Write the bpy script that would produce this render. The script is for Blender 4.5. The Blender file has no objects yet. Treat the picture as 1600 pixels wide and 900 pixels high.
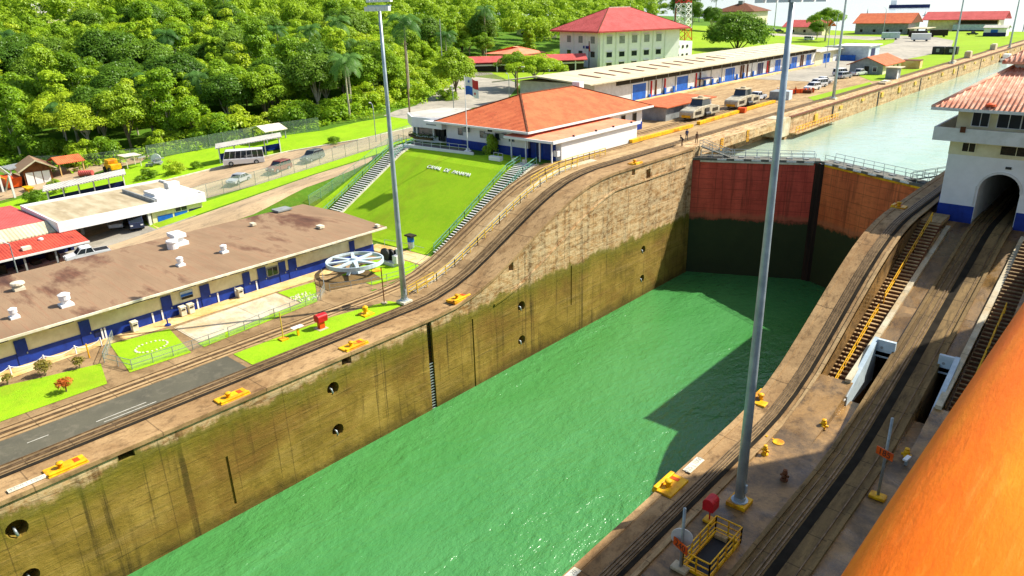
import bpy, bmesh, math, random, bisect
import numpy as np
from mathutils import Matrix, Vector
R = math.radians
rng = random.Random(7)
sc = bpy.context.scene
COL = sc.collection

# ------------------------------------------------------------------ camera, sky, sun, exposure
cam_d = bpy.data.cameras.new('camera'); cam = bpy.data.objects.new('camera', cam_d); COL.objects.link(cam)
cam_d.sensor_width = 36.0; cam_d.lens = 36.0 * 1139.95 / 1600.0
cam_d.clip_start = 0.3; cam_d.clip_end = 60000
cam.matrix_world = Matrix(((0.74688454, -0.22353784, 0.6262542, 0.0),
                           (0.6644527, 0.28744539, -0.68983893, 0.0),
                           (-0.02580878, 0.93134633, 0.36321884, 30.6),
                           (0, 0, 0, 1)))
sc.camera = cam
SUN_TO = Vector((0.54, 0.79, 1.0)).normalized()          # towards the sun
elev = math.asin(SUN_TO.z); azim = math.atan2(SUN_TO.x, SUN_TO.y)
world = bpy.data.worlds.new('World'); sc.world = world; world.use_nodes = True
wn = world.node_tree; bg = wn.nodes['Background']
sky = wn.nodes.new('ShaderNodeTexSky'); sky.sky_type = 'NISHITA'; sky.sun_disc = False
sky.sun_elevation = elev; sky.sun_rotation = azim; sky.dust_density = 1.6; sky.air_density = 1.0; sky.ozone_density = 0.8
wn.links.new(sky.outputs[0], bg.inputs[0]); bg.inputs[1].default_value = 0.115
sun_d = bpy.data.lights.new('sun', 'SUN'); sun = bpy.data.objects.new('sun', sun_d); COL.objects.link(sun)
sun_d.energy = 4.95; sun_d.angle = R(0.5); sun_d.color = (1.0, 0.945, 0.84)
sun.rotation_euler = SUN_TO.to_track_quat('Z', 'Y').to_euler(); sun.location = (60, 90, 140)
sc.view_settings.view_transform = 'Standard'; sc.view_settings.look = 'None'
sc.view_settings.exposure = 0.70; sc.view_settings.gamma = 1.0; sc.view_settings.use_curve_mapping = False
sc.cycles.max_bounces = 6; sc.cycles.transparent_max_bounces = 10
sc.cycles.caustics_reflective = False; sc.cycles.caustics_refractive = False

# ------------------------------------------------------------------ materials
def S(r, g, b):
    f = lambda c: c / 12.92 if c <= 0.04045 else ((c + 0.055) / 1.055) ** 2.4
    return (f(r / 255), f(g / 255), f(b / 255))
def L4(c): return (c[0], c[1], c[2], 1.0)
class NT:
    def __init__(self, name):
        self.m = bpy.data.materials.new(name); self.m.use_nodes = True
        self.t = self.m.node_tree; self.b = self.t.nodes['Principled BSDF']
    def n(self, typ, **kw):
        nd = self.t.nodes.new(typ)
        for k, v in kw.items(): setattr(nd, k, v)
        return nd
    def l(self, a, b): self.t.links.new(a, b)
    def pos(self, stretch=(1, 1, 1), obj=False):
        mp = self.n('ShaderNodeMapping'); mp.inputs['Scale'].default_value = stretch
        if obj: self.l(self.n('ShaderNodeTexCoord').outputs['Object'], mp.inputs[0])
        else: self.l(self.n('ShaderNodeNewGeometry').outputs['Position'], mp.inputs[0])
        return mp.outputs[0]
    def noise(self, vec, scale, detail=6, rough=.6, dist=0):
        nz = self.n('ShaderNodeTexNoise'); nz.inputs['Scale'].default_value = scale
        nz.inputs['Detail'].default_value = detail; nz.inputs['Roughness'].default_value = rough
        nz.inputs['Distortion'].default_value = dist
        self.l(vec, nz.inputs['Vector']); return nz.outputs['Fac']
    def ramp(self, fac, stops):
        r = self.n('ShaderNodeValToRGB'); e = r.color_ramp.elements
        while len(e) < len(stops): e.new(0.5)
        for i, (p, c) in enumerate(stops): e[i].position = p; e[i].color = L4(c) if len(c) == 3 else c
        self.l(fac, r.inputs[0]); return r.outputs[0]
    def mix(self, fac, a, b, mode='MIX'):
        m = self.n('ShaderNodeMix', data_type='RGBA', blend_type=mode)
        if isinstance(fac, float): m.inputs[0].default_value = fac
        else: self.l(fac, m.inputs[0])
        for s, v in ((m.inputs[6], a), (m.inputs[7], b)):
            if isinstance(v, tuple): s.default_value = L4(v)
            else: self.l(v, s)
        return m.outputs[2]
    def math(self, op, a, b=None, clamp=False):
        m = self.n('ShaderNodeMath', operation=op, use_clamp=clamp)
        for s, v in zip(m.inputs, (a, b)):
            if v is None: continue
            if isinstance(v, (int, float)): s.default_value = v
            else: self.l(v, s)
        return m.outputs[0]
    def mapr(self, v, a, b, c=0., d=1.):
        m = self.n('ShaderNodeMapRange'); self.l(v, m.inputs[0])
        for i, x in enumerate((a, b, c, d)): m.inputs[i + 1].default_value = x
        return m.outputs[0]
    def bump(self, h, dist=.05, strength=1.0, prev=None):
        b = self.n('ShaderNodeBump'); b.inputs['Strength'].default_value = strength; b.inputs['Distance'].default_value = dist
        self.l(h, b.inputs['Height'])
        if prev is not None: self.l(prev, b.inputs['Normal'])
        self.l(b.outputs[0], self.b.inputs['Normal']); return b.outputs[0]
    def base(self, c):
        if isinstance(c, tuple): self.b.inputs['Base Color'].default_value = L4(c)
        else: self.l(c, self.b.inputs['Base Color'])
    def set(self, rough=.8, metal=0, spec=.3):
        self.b.inputs['Roughness'].default_value = rough; self.b.inputs['Metallic'].default_value = metal
        self.b.inputs['Specular IOR Level'].default_value = spec; return self

def M(name, c1, c2=None, scale=.6, rough=.8, metal=0, spec=.3, stretch=(1, 1, 1), bump=0, bscale=None, c3=None, obj=False, mid=(.38, .62)):
    t = NT(name); t.set(rough, metal, spec)
    if c2 is None: c2 = tuple(x * .82 for x in c1)
    v = t.pos(stretch, obj)
    f = t.noise(v, scale, 7, .62)
    col = t.ramp(f, [(mid[0], c2), (mid[1], c1)])
    if c3 is not None:
        f3 = t.noise(v, scale * .31, 5, .65, .4)
        col = t.mix(t.mapr(f3, .52, .66), col, c3)
    t.base(col)
    if bump: t.bump(t.noise(v, bscale or scale * 6, 6, .65), bump)
    return t.m

MT = {}
MT['white'] = M('white_paint', (.72, .71, .68), (.60, .59, .55), .9, .6)
MT['whiteclean'] = M('clean_white', (.80, .80, .78), (.74, .74, .72), .9, .5)
MT['cream'] = M('cream_paint', S(228, 220, 182), S(208, 198, 158), .7, .75)
MT['blue'] = M('blue_paint', S(24, 58, 150), S(16, 44, 122), .8, .5)
MT['bluebright'] = M('bright_blue', S(20, 96, 190), S(14, 80, 165), .8, .5)
MT['navy'] = M('navy_paint', S(26, 40, 92), S(20, 30, 70), .8, .5)
MT['dark'] = M('dark_opening', (.012, .013, .014), (.008, .008, .009), 2, .6)
MT['glass'] = M('dark_glass', (.02, .028, .035), (.015, .02, .026), .5, .06, spec=.6)
MT['louvre'] = M('louvre', S(58, 50, 34), S(38, 33, 24), 4, .8)
MT['steel'] = M('painted_pole', S(178, 190, 194), S(150, 162, 168), .8, .42, .35)
MT['galv'] = M('galvanised', S(170, 176, 176), S(140, 148, 150), 3, .45, .5)
MT['rail'] = M('rail_steel', S(136, 112, 82), S(96, 78, 56), 2, .55, .5)
MT['yellow'] = M('yellow_paint', S(242, 186, 12), S(214, 150, 10), 1.6, .5, obj=False, bump=.004, c3=S(176, 110, 20))
MT['yellowpale'] = M('yellow_rail', S(224, 190, 74), S(196, 160, 52), 1.4, .5)
MT['red'] = M('red_paint', S(206, 34, 40), S(176, 24, 30), 1.2, .45)
MT['orange'] = M('orange_paint', S(226, 92, 22), S(196, 70, 16), 1.2, .5)
MT['brown'] = M('rust_brown', S(124, 74, 40), S(88, 50, 28), 1.5, .75)
MT['black'] = M('black_iron', (.03, .03, .03), (.018, .018, .018), 2, .5)
MT['gatepost'] = M('dark_gate_post', S(58, 38, 28), S(34, 22, 18), .6, .8, stretch=(1, 1, .2))
MT['chalk'] = M('chalk_white', (.90, .885, .84), (.84, .825, .78), .9, .7)
MT['silver'] = M('dull_silver', S(196, 188, 164), S(160, 152, 130), 1.2, .5, .2)
MT['gutter'] = M('dark_slot', (.030, .025, .018), (.018, .015, .011), .8, .95, spec=.05)
MT['roof_conc'] = M('concrete_roof', S(186, 172, 142), S(160, 144, 112), .35, .85, c3=S(138, 122, 94), stretch=(.6, 2.2, 1))
MT['tyre'] = M('tyre', (.02, .02, .02), (.014, .014, .014), 3, .9)
MT['grey'] = M('grey_paint', S(150, 154, 152), S(128, 132, 130), 1, .6)
MT['aqua'] = M('pale_grey_blue', S(196, 210, 216), S(172, 188, 196), 1, .5)
MT['greenrail'] = M('green_rail', S(120, 176, 150), S(94, 148, 124), 2, .5)
MT['skin'] = M('skin', (.30, .17, .11), (.26, .14, .09), 4, .6)
MT['cloth_blue'] = M('cloth_blue', (.04, .06, .16), (.03, .045, .12), 5, .9)
MT['cloth_brown'] = M('cloth_brown', (.16, .09, .05), (.11, .06, .035), 5, .9)
MT['cloth_dark'] = M('cloth_dark', (.04, .04, .05), (.025, .025, .03), 5, .9)
MT['bark'] = M('bark', S(150, 134, 108), S(96, 82, 60), 1.4, .9, stretch=(3, 3, .6), bump=.02)
MT['palebark'] = M('pale_bark', S(196, 188, 166), S(150, 140, 116), 1.4, .9, stretch=(3, 3, .6), bump=.02)

# roofs
def roofmat(name, c1, c2, c3, scale=.35, wave=None, stretch=(1, 1, 1), axis='Y'):
    t = NT(name); t.set(.8, 0, .25); v = t.pos(stretch)
    f = t.noise(v, scale, 8, .68, .3); col = t.ramp(f, [(.34, c2), (.58, c1)])
    f2 = t.noise(v, scale * 5, 6, .7); col = t.mix(t.mapr(f2, .56, .72), col, c3)
    t.base(col); nb = t.bump(t.noise(v, scale * 24, 4, .6), .03)
    if wave:
        w = t.n('ShaderNodeTexWave', bands_direction=axis); w.inputs['Scale'].default_value = wave
        t.l(t.pos(), w.inputs['Vector']); t.bump(w.outputs['Fac'], .06, .8, nb)
    return t.m
MT['roof_red'] = roofmat('red_tile_roof', S(204, 110, 66), S(184, 88, 52), S(120, 56, 36), .5, .9)
MT['roof_pink'] = roofmat('salmon_roof', S(240, 150, 112), S(222, 126, 92), S(196, 104, 74), .25)
MT['roof_rose'] = roofmat('rose_red_roof', S(200, 92, 86), S(180, 76, 70), S(146, 58, 52), .3, 1.2)
MT['roof_crimson'] = roofmat('weathered_red_sheet', S(196, 78, 58), S(160, 56, 44), S(96, 36, 30), .25, .9)
MT['roof_pale'] = roofmat('pale_sheet_roof', S(204, 194, 162), S(184, 172, 138), S(150, 140, 114), .2, .7, stretch=(.5, 2, 1))
MT['roof_grey'] = roofmat('grey_sheet_roof', S(196, 192, 180), S(172, 168, 156), S(140, 134, 122), .2, .8)
def brownroof():
    t = NT('brown_bitumen_roof'); t.set(.85, 0, .25); v = t.pos((.42, 1.3, 1))
    big = t.noise(v, .085, 8, .66, .35)
    col = t.ramp(big, [(.37, S(76, 50, 40)), (.435, S(104, 74, 56)), (.50, S(146, 120, 92)), (.72, S(122, 98, 74))])
    st = t.noise(t.pos((.25, 3.2, 1)), .9, 6, .7)
    col = t.mix(t.mapr(st, .52, .75, 0, .45), col, S(150, 98, 72))
    ss = t.n('ShaderNodeSeparateXYZ'); t.l(t.pos(), ss.inputs[0])
    seam = t.math('GREATER_THAN', t.math('FRACT', t.math('MULTIPLY', ss.outputs[1], 1 / 1.05)), .955)
    col = t.mix(t.math('MULTIPLY', seam, .3), col, S(120, 76, 56))
    t.base(col); t.bump(t.noise(v, 7, 5, .65), .02); return t.m
MT['roof_brown'] = brownroof()
def tilemat():
    t = NT('terracotta_tile'); t.set(.7, 0, .3); v = t.pos()
    f = t.noise(v, 1.1, 7, .65); col = t.ramp(f, [(.35, S(200, 124, 94)), (.55, S(222, 164, 134)), (.7, S(234, 196, 170))])
    w = t.n('ShaderNodeTexWave', bands_direction='Z'); w.inputs['Scale'].default_value = 1.9; t.l(v, w.inputs['Vector'])
    t.base(col); t.bump(t.noise(v, 6, 4), .02); return t.m
MT['tile'] = tilemat()

# ground surfaces
def grassmat(name, c1, c2, c3, scale=.25):
    t = NT(name); t.set(.9, 0, .15); v = t.pos()
    a = t.noise(v, scale, 6, .7, .3); col = t.ramp(a, [(.33, c2), (.6, c1)])
    b = t.noise(v, 1.7, 6, .75); col = t.mix(t.mapr(b, .5, .72, 0, .75), col, c3)
    e_ = t.noise(t.pos((1, .45, 1)), .13, 6, .7, .8); col = t.mix(t.mapr(e_, .53, .68, 0, .5), col, tuple((x + y) * .42 for x, y in zip(c3, (.22, .12, .02))))
    d = t.noise(v, 9, 3, .7); col = t.mix(t.mapr(d, .42, .7, 0, .35), col, tuple(x * .55 for x in c2))
    t.base(col); t.bump(t.noise(v, 14, 4, .7), .09, .8); return t.m
MT['lawn'] = grassmat('mown_lawn', (.315, .530, .010), (.235, .440, .008), (.380, .500, .022))
MT['lawnfar'] = grassmat('far_lawn', (.270, .420, .012), (.220, .370, .010), (.340, .420, .03), .05)
MT['rough'] = grassmat('forest_floor', (.10, .22, .012), (.06, .15, .01), (.17, .25, .03), .08)
def concmat(name, c1, c2, c3, sc1=.12, sc2=.9, joint=0, stretch=(1, 1, 1), rough=.85, spec=.25, wet=False):
    t = NT(name); t.set(rough, 0, spec); v = t.pos(stretch)
    a = t.noise(v, sc1, 8, .68, .5); col = t.ramp(a, [(.36, c2), (.58, c1)])
    b = t.noise(v, sc2, 8, .72, .3); col = t.mix(t.mapr(b, .5, .7, 0, .85), col, c3)
    d = t.noise(t.pos(), 6, 5, .75); col = t.mix(t.mapr(d, .45, .75, 0, .35), col, tuple(x * .5 for x in c3))
    if joint:
        ss = t.n('ShaderNodeSeparateXYZ'); t.l(t.pos(), ss.inputs[0])
        j = t.math('GREATER_THAN', t.math('FRACT', t.math('MULTIPLY', ss.outputs[1], 1 / joint)), 1 - .09 / joint)
        col = t.mix(t.math('MULTIPLY', j, .55), col, tuple(x * .35 for x in c3))
    t.base(col); t.bump(t.noise(t.pos(), 8, 6, .7), .02)
    if wet:
        w = t.noise(t.pos(), .22, 5, .6, .6)
        t.l(t.mapr(w, .46, .6, .55, .14), t.b.inputs['Roughness']); t.b.inputs['Specular IOR Level'].default_value = .5
    return t.m
MT['apron'] = concmat('tan_concrete', S(166, 138, 98), S(124, 98, 64), S(84, 66, 44), joint=6)
MT['lip'] = concmat('lip_concrete', S(176, 144, 100), S(134, 102, 64), S(82, 60, 36), .2, 1.4, joint=9, stretch=(1, .5, 1))
MT['track'] = concmat('track_concrete', S(184, 156, 112), S(148, 118, 78), S(104, 80, 52), .3, 1.6, joint=3, stretch=(1.5, .3, 1))
MT['trackgrey'] = concmat('weathered_track_concrete', S(150, 126, 90), S(108, 88, 58), S(68, 54, 36), .3, 1.6, joint=3.2, stretch=(1.6, .3, 1))
MT['trackdark'] = concmat('dark_track_concrete', S(140, 114, 72), S(100, 80, 50), S(58, 46, 28), .3, 1.5, joint=3.2, stretch=(1.6, .3, 1))
MT['pad'] = concmat('pale_slab', S(206, 196, 168), S(186, 160, 118), S(150, 140, 118), .22, .8, joint=7)
MT['path'] = concmat('yellow_path', S(222, 198, 146), S(206, 160, 84), S(196, 150, 84), .3, 1.0)
MT['asphalt'] = concmat('asphalt', (.112, .104, .070), (.078, .074, .052), (.17, .15, .105), .12, .7, rough=.9)
MT['oldroad'] = concmat('worn_road', S(190, 164, 128), S(158, 136, 106), S(120, 106, 84), .12, .9, stretch=(1.2, .35, 1))
MT['greyroad'] = concmat('grey_road', S(176, 168, 150), S(150, 144, 130), S(118, 114, 104), .06, .5)
MT['wet'] = concmat('wet_stained_concrete', S(158, 122, 72), S(92, 70, 40), S(36, 29, 18), .30, .8, wet=True)
MT['brownramp'] = concmat('brown_wet_ramp', S(136, 104, 58), S(92, 70, 38), S(52, 40, 24), .35, 1.2, stretch=(1.3, .4, 1), wet=True)
MT['soil'] = concmat('soil_bank', S(120, 96, 58), S(90, 72, 42), S(70, 58, 34), .3, 1.5)
MT['platform'] = concmat('platform_grey', S(120, 118, 108), S(98, 96, 88), S(76, 74, 68), .3, 1.0)
MT['kerb'] = M('kerb_paint', S(226, 220, 196), S(196, 186, 158), 1.2, .8)
MT['line'] = M('line_paint', S(220, 216, 200), S(180, 176, 160), 3, .8)

def lockwall():
    t = NT('lock_wall_concrete'); t.set(.88, 0, .22)
    ss = t.n('ShaderNodeSeparateXYZ'); t.l(t.pos(), ss.inputs[0]); z = ss.outputs[2]
    streak = t.noise(t.pos((1, 1.0, .10)), .55, 8, .7, .25)       # vertical runs
    lay = t.noise(t.pos((1, .10, 1.4)), 1.15, 8, .72, .4)         # pour layers
    blot = t.noise(t.pos(), .22, 8, .7, .6)
    fine = t.noise(t.pos((1, .5, 1)), 3.0, 7, .75)
    tan = t.ramp(lay, [(.30, S(88, 62, 34)), (.42, S(140, 104, 62)), (.55, S(188, 148, 98)), (.72, S(220, 190, 142))])
    tan = t.mix(t.mapr(streak, .52, .66, 0, .8), tan, S(84, 62, 36))
    tan = t.mix(t.mapr(blot, .55, .7, 0, .55), tan, S(146, 100, 46))
    eff = t.noise(t.pos((1, .14, .8)), 1.7, 8, .76, .3); tan = t.mix(t.mapr(eff, .52, .68, 0, .65), tan, S(226, 204, 160))
    alg = t.ramp(blot, [(.30, S(98, 80, 28)), (.5, S(134, 110, 42)), (.7, S(164, 136, 64))])
    alg = t.mix(t.mapr(lay, .5, .7, 0, .6), alg, S(158, 130, 74))
    alg = t.mix(t.mapr(streak, .58, .7, 0, .6), alg, S(66, 56, 22))
    alg = t.mix(t.mapr(fine, .58, .74, 0, .7), alg, S(52, 46, 20))
    lift = t.math('FRACT', t.math('ADD', t.math('MULTIPLY', z, 1 / 1.7), t.math('MULTIPLY', t.noise(t.pos((1, .3, .4)), .5, 5, .65), .35)))
    line = t.math('MULTIPLY', t.math('LESS_THAN', lift, .055), t.mapr(t.noise(t.pos((1, .5, 1)), .5, 5, .7), .44, .56))
    chip = t.noise(t.pos((1, .45, 1.5)), 5.5, 5, .8, .8)
    drip = t.noise(t.pos((1, 1.5, .05)), .9, 8, .72, .2)
    alg = t.mix(t.mapr(drip, .545, .64, 0, .75), alg, S(60, 50, 20))
    alg = t.mix(t.math('MULTIPLY', line, .45), alg, S(48, 40, 18)); alg = t.mix(t.mapr(t.noise(t.pos((1, .5, .8)), .13, 6, .7, .5), .5, .66, 0, .6), alg, S(120, 84, 36))
    alg = t.mix(t.mapr(chip, .64, .70, 0, .8), alg, S(190, 164, 108))
    tan = t.mix(t.math('MULTIPLY', line, .2), tan, S(86, 62, 34)); tan = t.mix(t.mapr(drip, .52, .62, 0, .75), tan, S(96, 68, 36))
    topb = t.math('MULTIPLY', t.mapr(z, -2.4, -.7), t.mapr(t.noise(t.pos((1, .6, 1)), 1.6, 8, .8, .6), .44, .56)); tan = t.mix(t.math('MULTIPLY', topb, .55), tan, S(214, 192, 150))
    green = t.mix(t.mapr(fine, .4, .7), S(112, 108, 18), S(78, 80, 14))
    zz = t.math('ADD', z, t.mapr(t.noise(t.pos((1, .6, .3)), .6, 7, .7), .3, .7, -.9, .9))
    col = t.mix(t.mapr(zz, -1.9, -.6), alg, tan)
    belt = t.math('MULTIPLY', t.mapr(zz, -3.6, -1.5), t.mapr(zz, -.8, -1.2))
    col = t.mix(t.math('MULTIPLY', belt, .75), col, green)
    wetb = t.mapr(zz, -9.2, -10.3); col = t.mix(t.math('MULTIPLY', wetb, .55), col, S(52, 44, 16))
    y = ss.outputs[1]
    j = t.math('GREATER_THAN', t.math('FRACT', t.math('MULTIPLY', t.math('ADD', y, 4.5), 1 / 11.0)), .992)
    col = t.mix(t.math('MULTIPLY', j, .38), col, S(44, 34, 18))
    t.base(col)
    b1 = t.bump(lay, .10, .9); b2 = t.bump(fine, .06, .9, b1); return t.m
MT['lockwall'] = lockwall()
def gatemat(name, c1, c2):
    t = NT(name); t.set(.6, 0, .3); ss = t.n('ShaderNodeSeparateXYZ'); t.l(t.pos(), ss.inputs[0]); z = ss.outputs[2]
    a = t.noise(t.pos((.5, .5, .12)), .5, 7, .7); col = t.ramp(a, [(.35, c2), (.6, c1)])
    col = t.mix(t.mapr(t.noise(t.pos((.4, .4, 2)), 1.2, 6, .7), .5, .72, 0, .5), col, tuple(x * .5 for x in c2))
    gx = t.math('LESS_THAN', t.math('FRACT', t.math('MULTIPLY', ss.outputs[0], 1 / 2.3)), .03); col = t.mix(t.math('MULTIPLY', gx, .4), col, tuple(x * .4 for x in c2))
    run = t.noise(t.pos((1.2, 1.2, .06)), 1.4, 7, .7); col = t.mix(t.mapr(run, .53, .68, 0, .6), col, (.05, .022, .012))
    row = t.math('LESS_THAN', t.math('FRACT', t.math('MULTIPLY', z, 1 / 1.55)), .05)
    col = t.mix(t.math('MULTIPLY', row, .5), col, tuple(x * .35 for x in c2))
    zz = t.math('ADD', z, t.mapr(t.noise(t.pos(), .8, 6, .7), .3, .7, -.4, .4))
    wet = t.mix(t.noise(t.pos(), .4, 6, .7), (.022, .030, .012), (.05, .055, .02))
    col = t.mix(t.mapr(zz, -1.3, -1.9), col, wet)
    pale = t.math('MULTIPLY', t.mapr(zz, -1.7, -1.2), t.mapr(zz, -.4, -1.0)); col = t.mix(t.math('MULTIPLY', pale, .45), col, S(170, 110, 80))
    t.base(col); t.bump(t.noise(t.pos(), 3, 6, .7), .02); return t.m
MT['gate_crimson'] = gatemat('crimson_gate', S(226, 92, 74), S(186, 66, 54))
MT['gate_rust'] = gatemat('rust_gate', S(232, 122, 70), S(194, 92, 52))

def water(name, c1, c2, wscale, dist, rough=.07, stretch=(1, 1, 1), spec=.5):
    t = NT(name); t.set(rough, 0, spec); v = t.pos(stretch)
    a = t.noise(t.pos((1, .35, 1)), .022, 5, .6, .8); a2 = t.noise(t.pos((1, .5, 1)), .16, 5, .65, .6); t.base(t.mix(t.mapr(t.math('ADD', t.math('MULTIPLY', a, .75), t.math('MULTIPLY', a2, .25)), .38, .6), c1, c2))
    n1 = t.math('MULTIPLY', t.noise(v, wscale, 5, .62, .3), t.mapr(t.noise(t.pos((1, .4, 1)), .045, 3, .5, .4), .36, .58, .18, 1.0)); n2 = t.noise(v, wscale * 3.4, 4, .6)
    b = t.bump(n1, dist, 1.0); t.bump(n2, dist * .3, 1.0, b); return t.m
MT['lockwater'] = water('green_lock_water', (.032, .176, .030), (.064, .238, .066), .42, .62, .22, (1.0, .55, 1), .35)
MT['upwater'] = water('upper_lock_water', (.26, .40, .27), (.38, .47, .39), .4, .16, .12, (.6, .9, 1))  # pale base colour stands in for bright sky mirrored in the water
MT['lakewater'] = water('lake_water', (.42, .50, .52), (.48, .55, .57), .05, .6, .14)  # base lightened to carry the sky's reflection in the colour

def lifeboatmat():
    t = NT('orange_lifeboat'); t.set(.6, 0, .2); v = t.pos((1.4, .25, 1.0), True)
    a = t.noise(v, 1.0, 7, .7, .5); col = t.ramp(a, [(.30, S(248, 104, 2)), (.5, S(252, 120, 4)), (.7, S(255, 138, 12))])
    b = t.noise(t.pos((3, .35, 3), True), 1.8, 7, .75, .4); col = t.mix(t.mapr(b, .56, .76, 0, .35), col, S(255, 186, 80))
    d = t.noise(t.pos((2, .3, 2), True), .7, 6, .7, .3); col = t.mix(t.mapr(d, .52, .7, 0, .3), col, S(236, 92, 8))
    t.base(col); t.bump(t.noise(t.pos((2, .6, 2), True), 5, 6, .7), .012); return t.m
MT['lifeboat'] = lifeboatmat()
def chain(name, alpha, col):
    t = NT(name); t.set(.6, .2, .3); t.base(col); t.b.inputs['Alpha'].default_value = alpha; return t.m
MT['chain'] = chain('chain_link_mesh', .30, S(206, 216, 206))
MT['net'] = chain('thin_mesh', .16, S(190, 210, 196))
def leafmat(name, dark, mid, light, trans=.38):
    t = NT(name); nt = t.t
    oi = t.n('ShaderNodeObjectInfo')
    v = t.pos()
    a = t.noise(v, .35, 4, .6); b = t.noise(v, 2.2, 3, .6)
    f = t.math('ADD', t.math('MULTIPLY', oi.outputs['Random'], .6), t.math('MULTIPLY', a, .4))
    col = t.ramp(f, [(.12, dark), (.45, mid), (.8, light)])
    col = t.mix(t.mapr(b, .4, .65, 0, .35), col, tuple(x * .6 for x in mid))
    d = t.n('ShaderNodeBsdfDiffuse'); tr = t.n('ShaderNodeBsdfTranslucent'); mx = t.n('ShaderNodeMixShader'); mx.inputs[0].default_value = trans
    t.l(col, d.inputs[0]); t.l(t.mix(.6, col, light), tr.inputs[0]); t.l(d.outputs[0], mx.inputs[1]); t.l(tr.outputs[0], mx.inputs[2])
    gl = t.n('ShaderNodeBsdfGlossy'); gl.inputs['Roughness'].default_value = .45; m2 = t.n('ShaderNodeMixShader'); m2.inputs[0].default_value = .02
    t.l(mx.outputs[0], m2.inputs[1]); t.l(gl.outputs[0], m2.inputs[2])
    t.l(m2.outputs[0], nt.nodes['Material Output'].inputs[0]); return t.m
MT['leaf'] = leafmat('broad_leaves', (.11, .23, .012), (.24, .42, .016), (.40, .54, .028))
MT['leafbright'] = leafmat('bright_leaves', (.22, .41, .014), (.36, .55, .018), (.50, .60, .03))
MT['leafdark'] = leafmat('dark_leaves', (.06, .15, .014), (.13, .26, .018), (.22, .36, .03))
MT['leafpalm'] = leafmat('palm_leaves', (.05, .14, .03), (.09, .22, .04), (.15, .30, .06))
MT['leaforange'] = leafmat('orange_leaves', (.42, .10, .02), (.55, .15, .02), (.62, .20, .03), .2)
MT['leafolive'] = leafmat('olive_leaves', (.16, .15, .02), (.24, .20, .03), (.32, .24, .04), .25)
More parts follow.
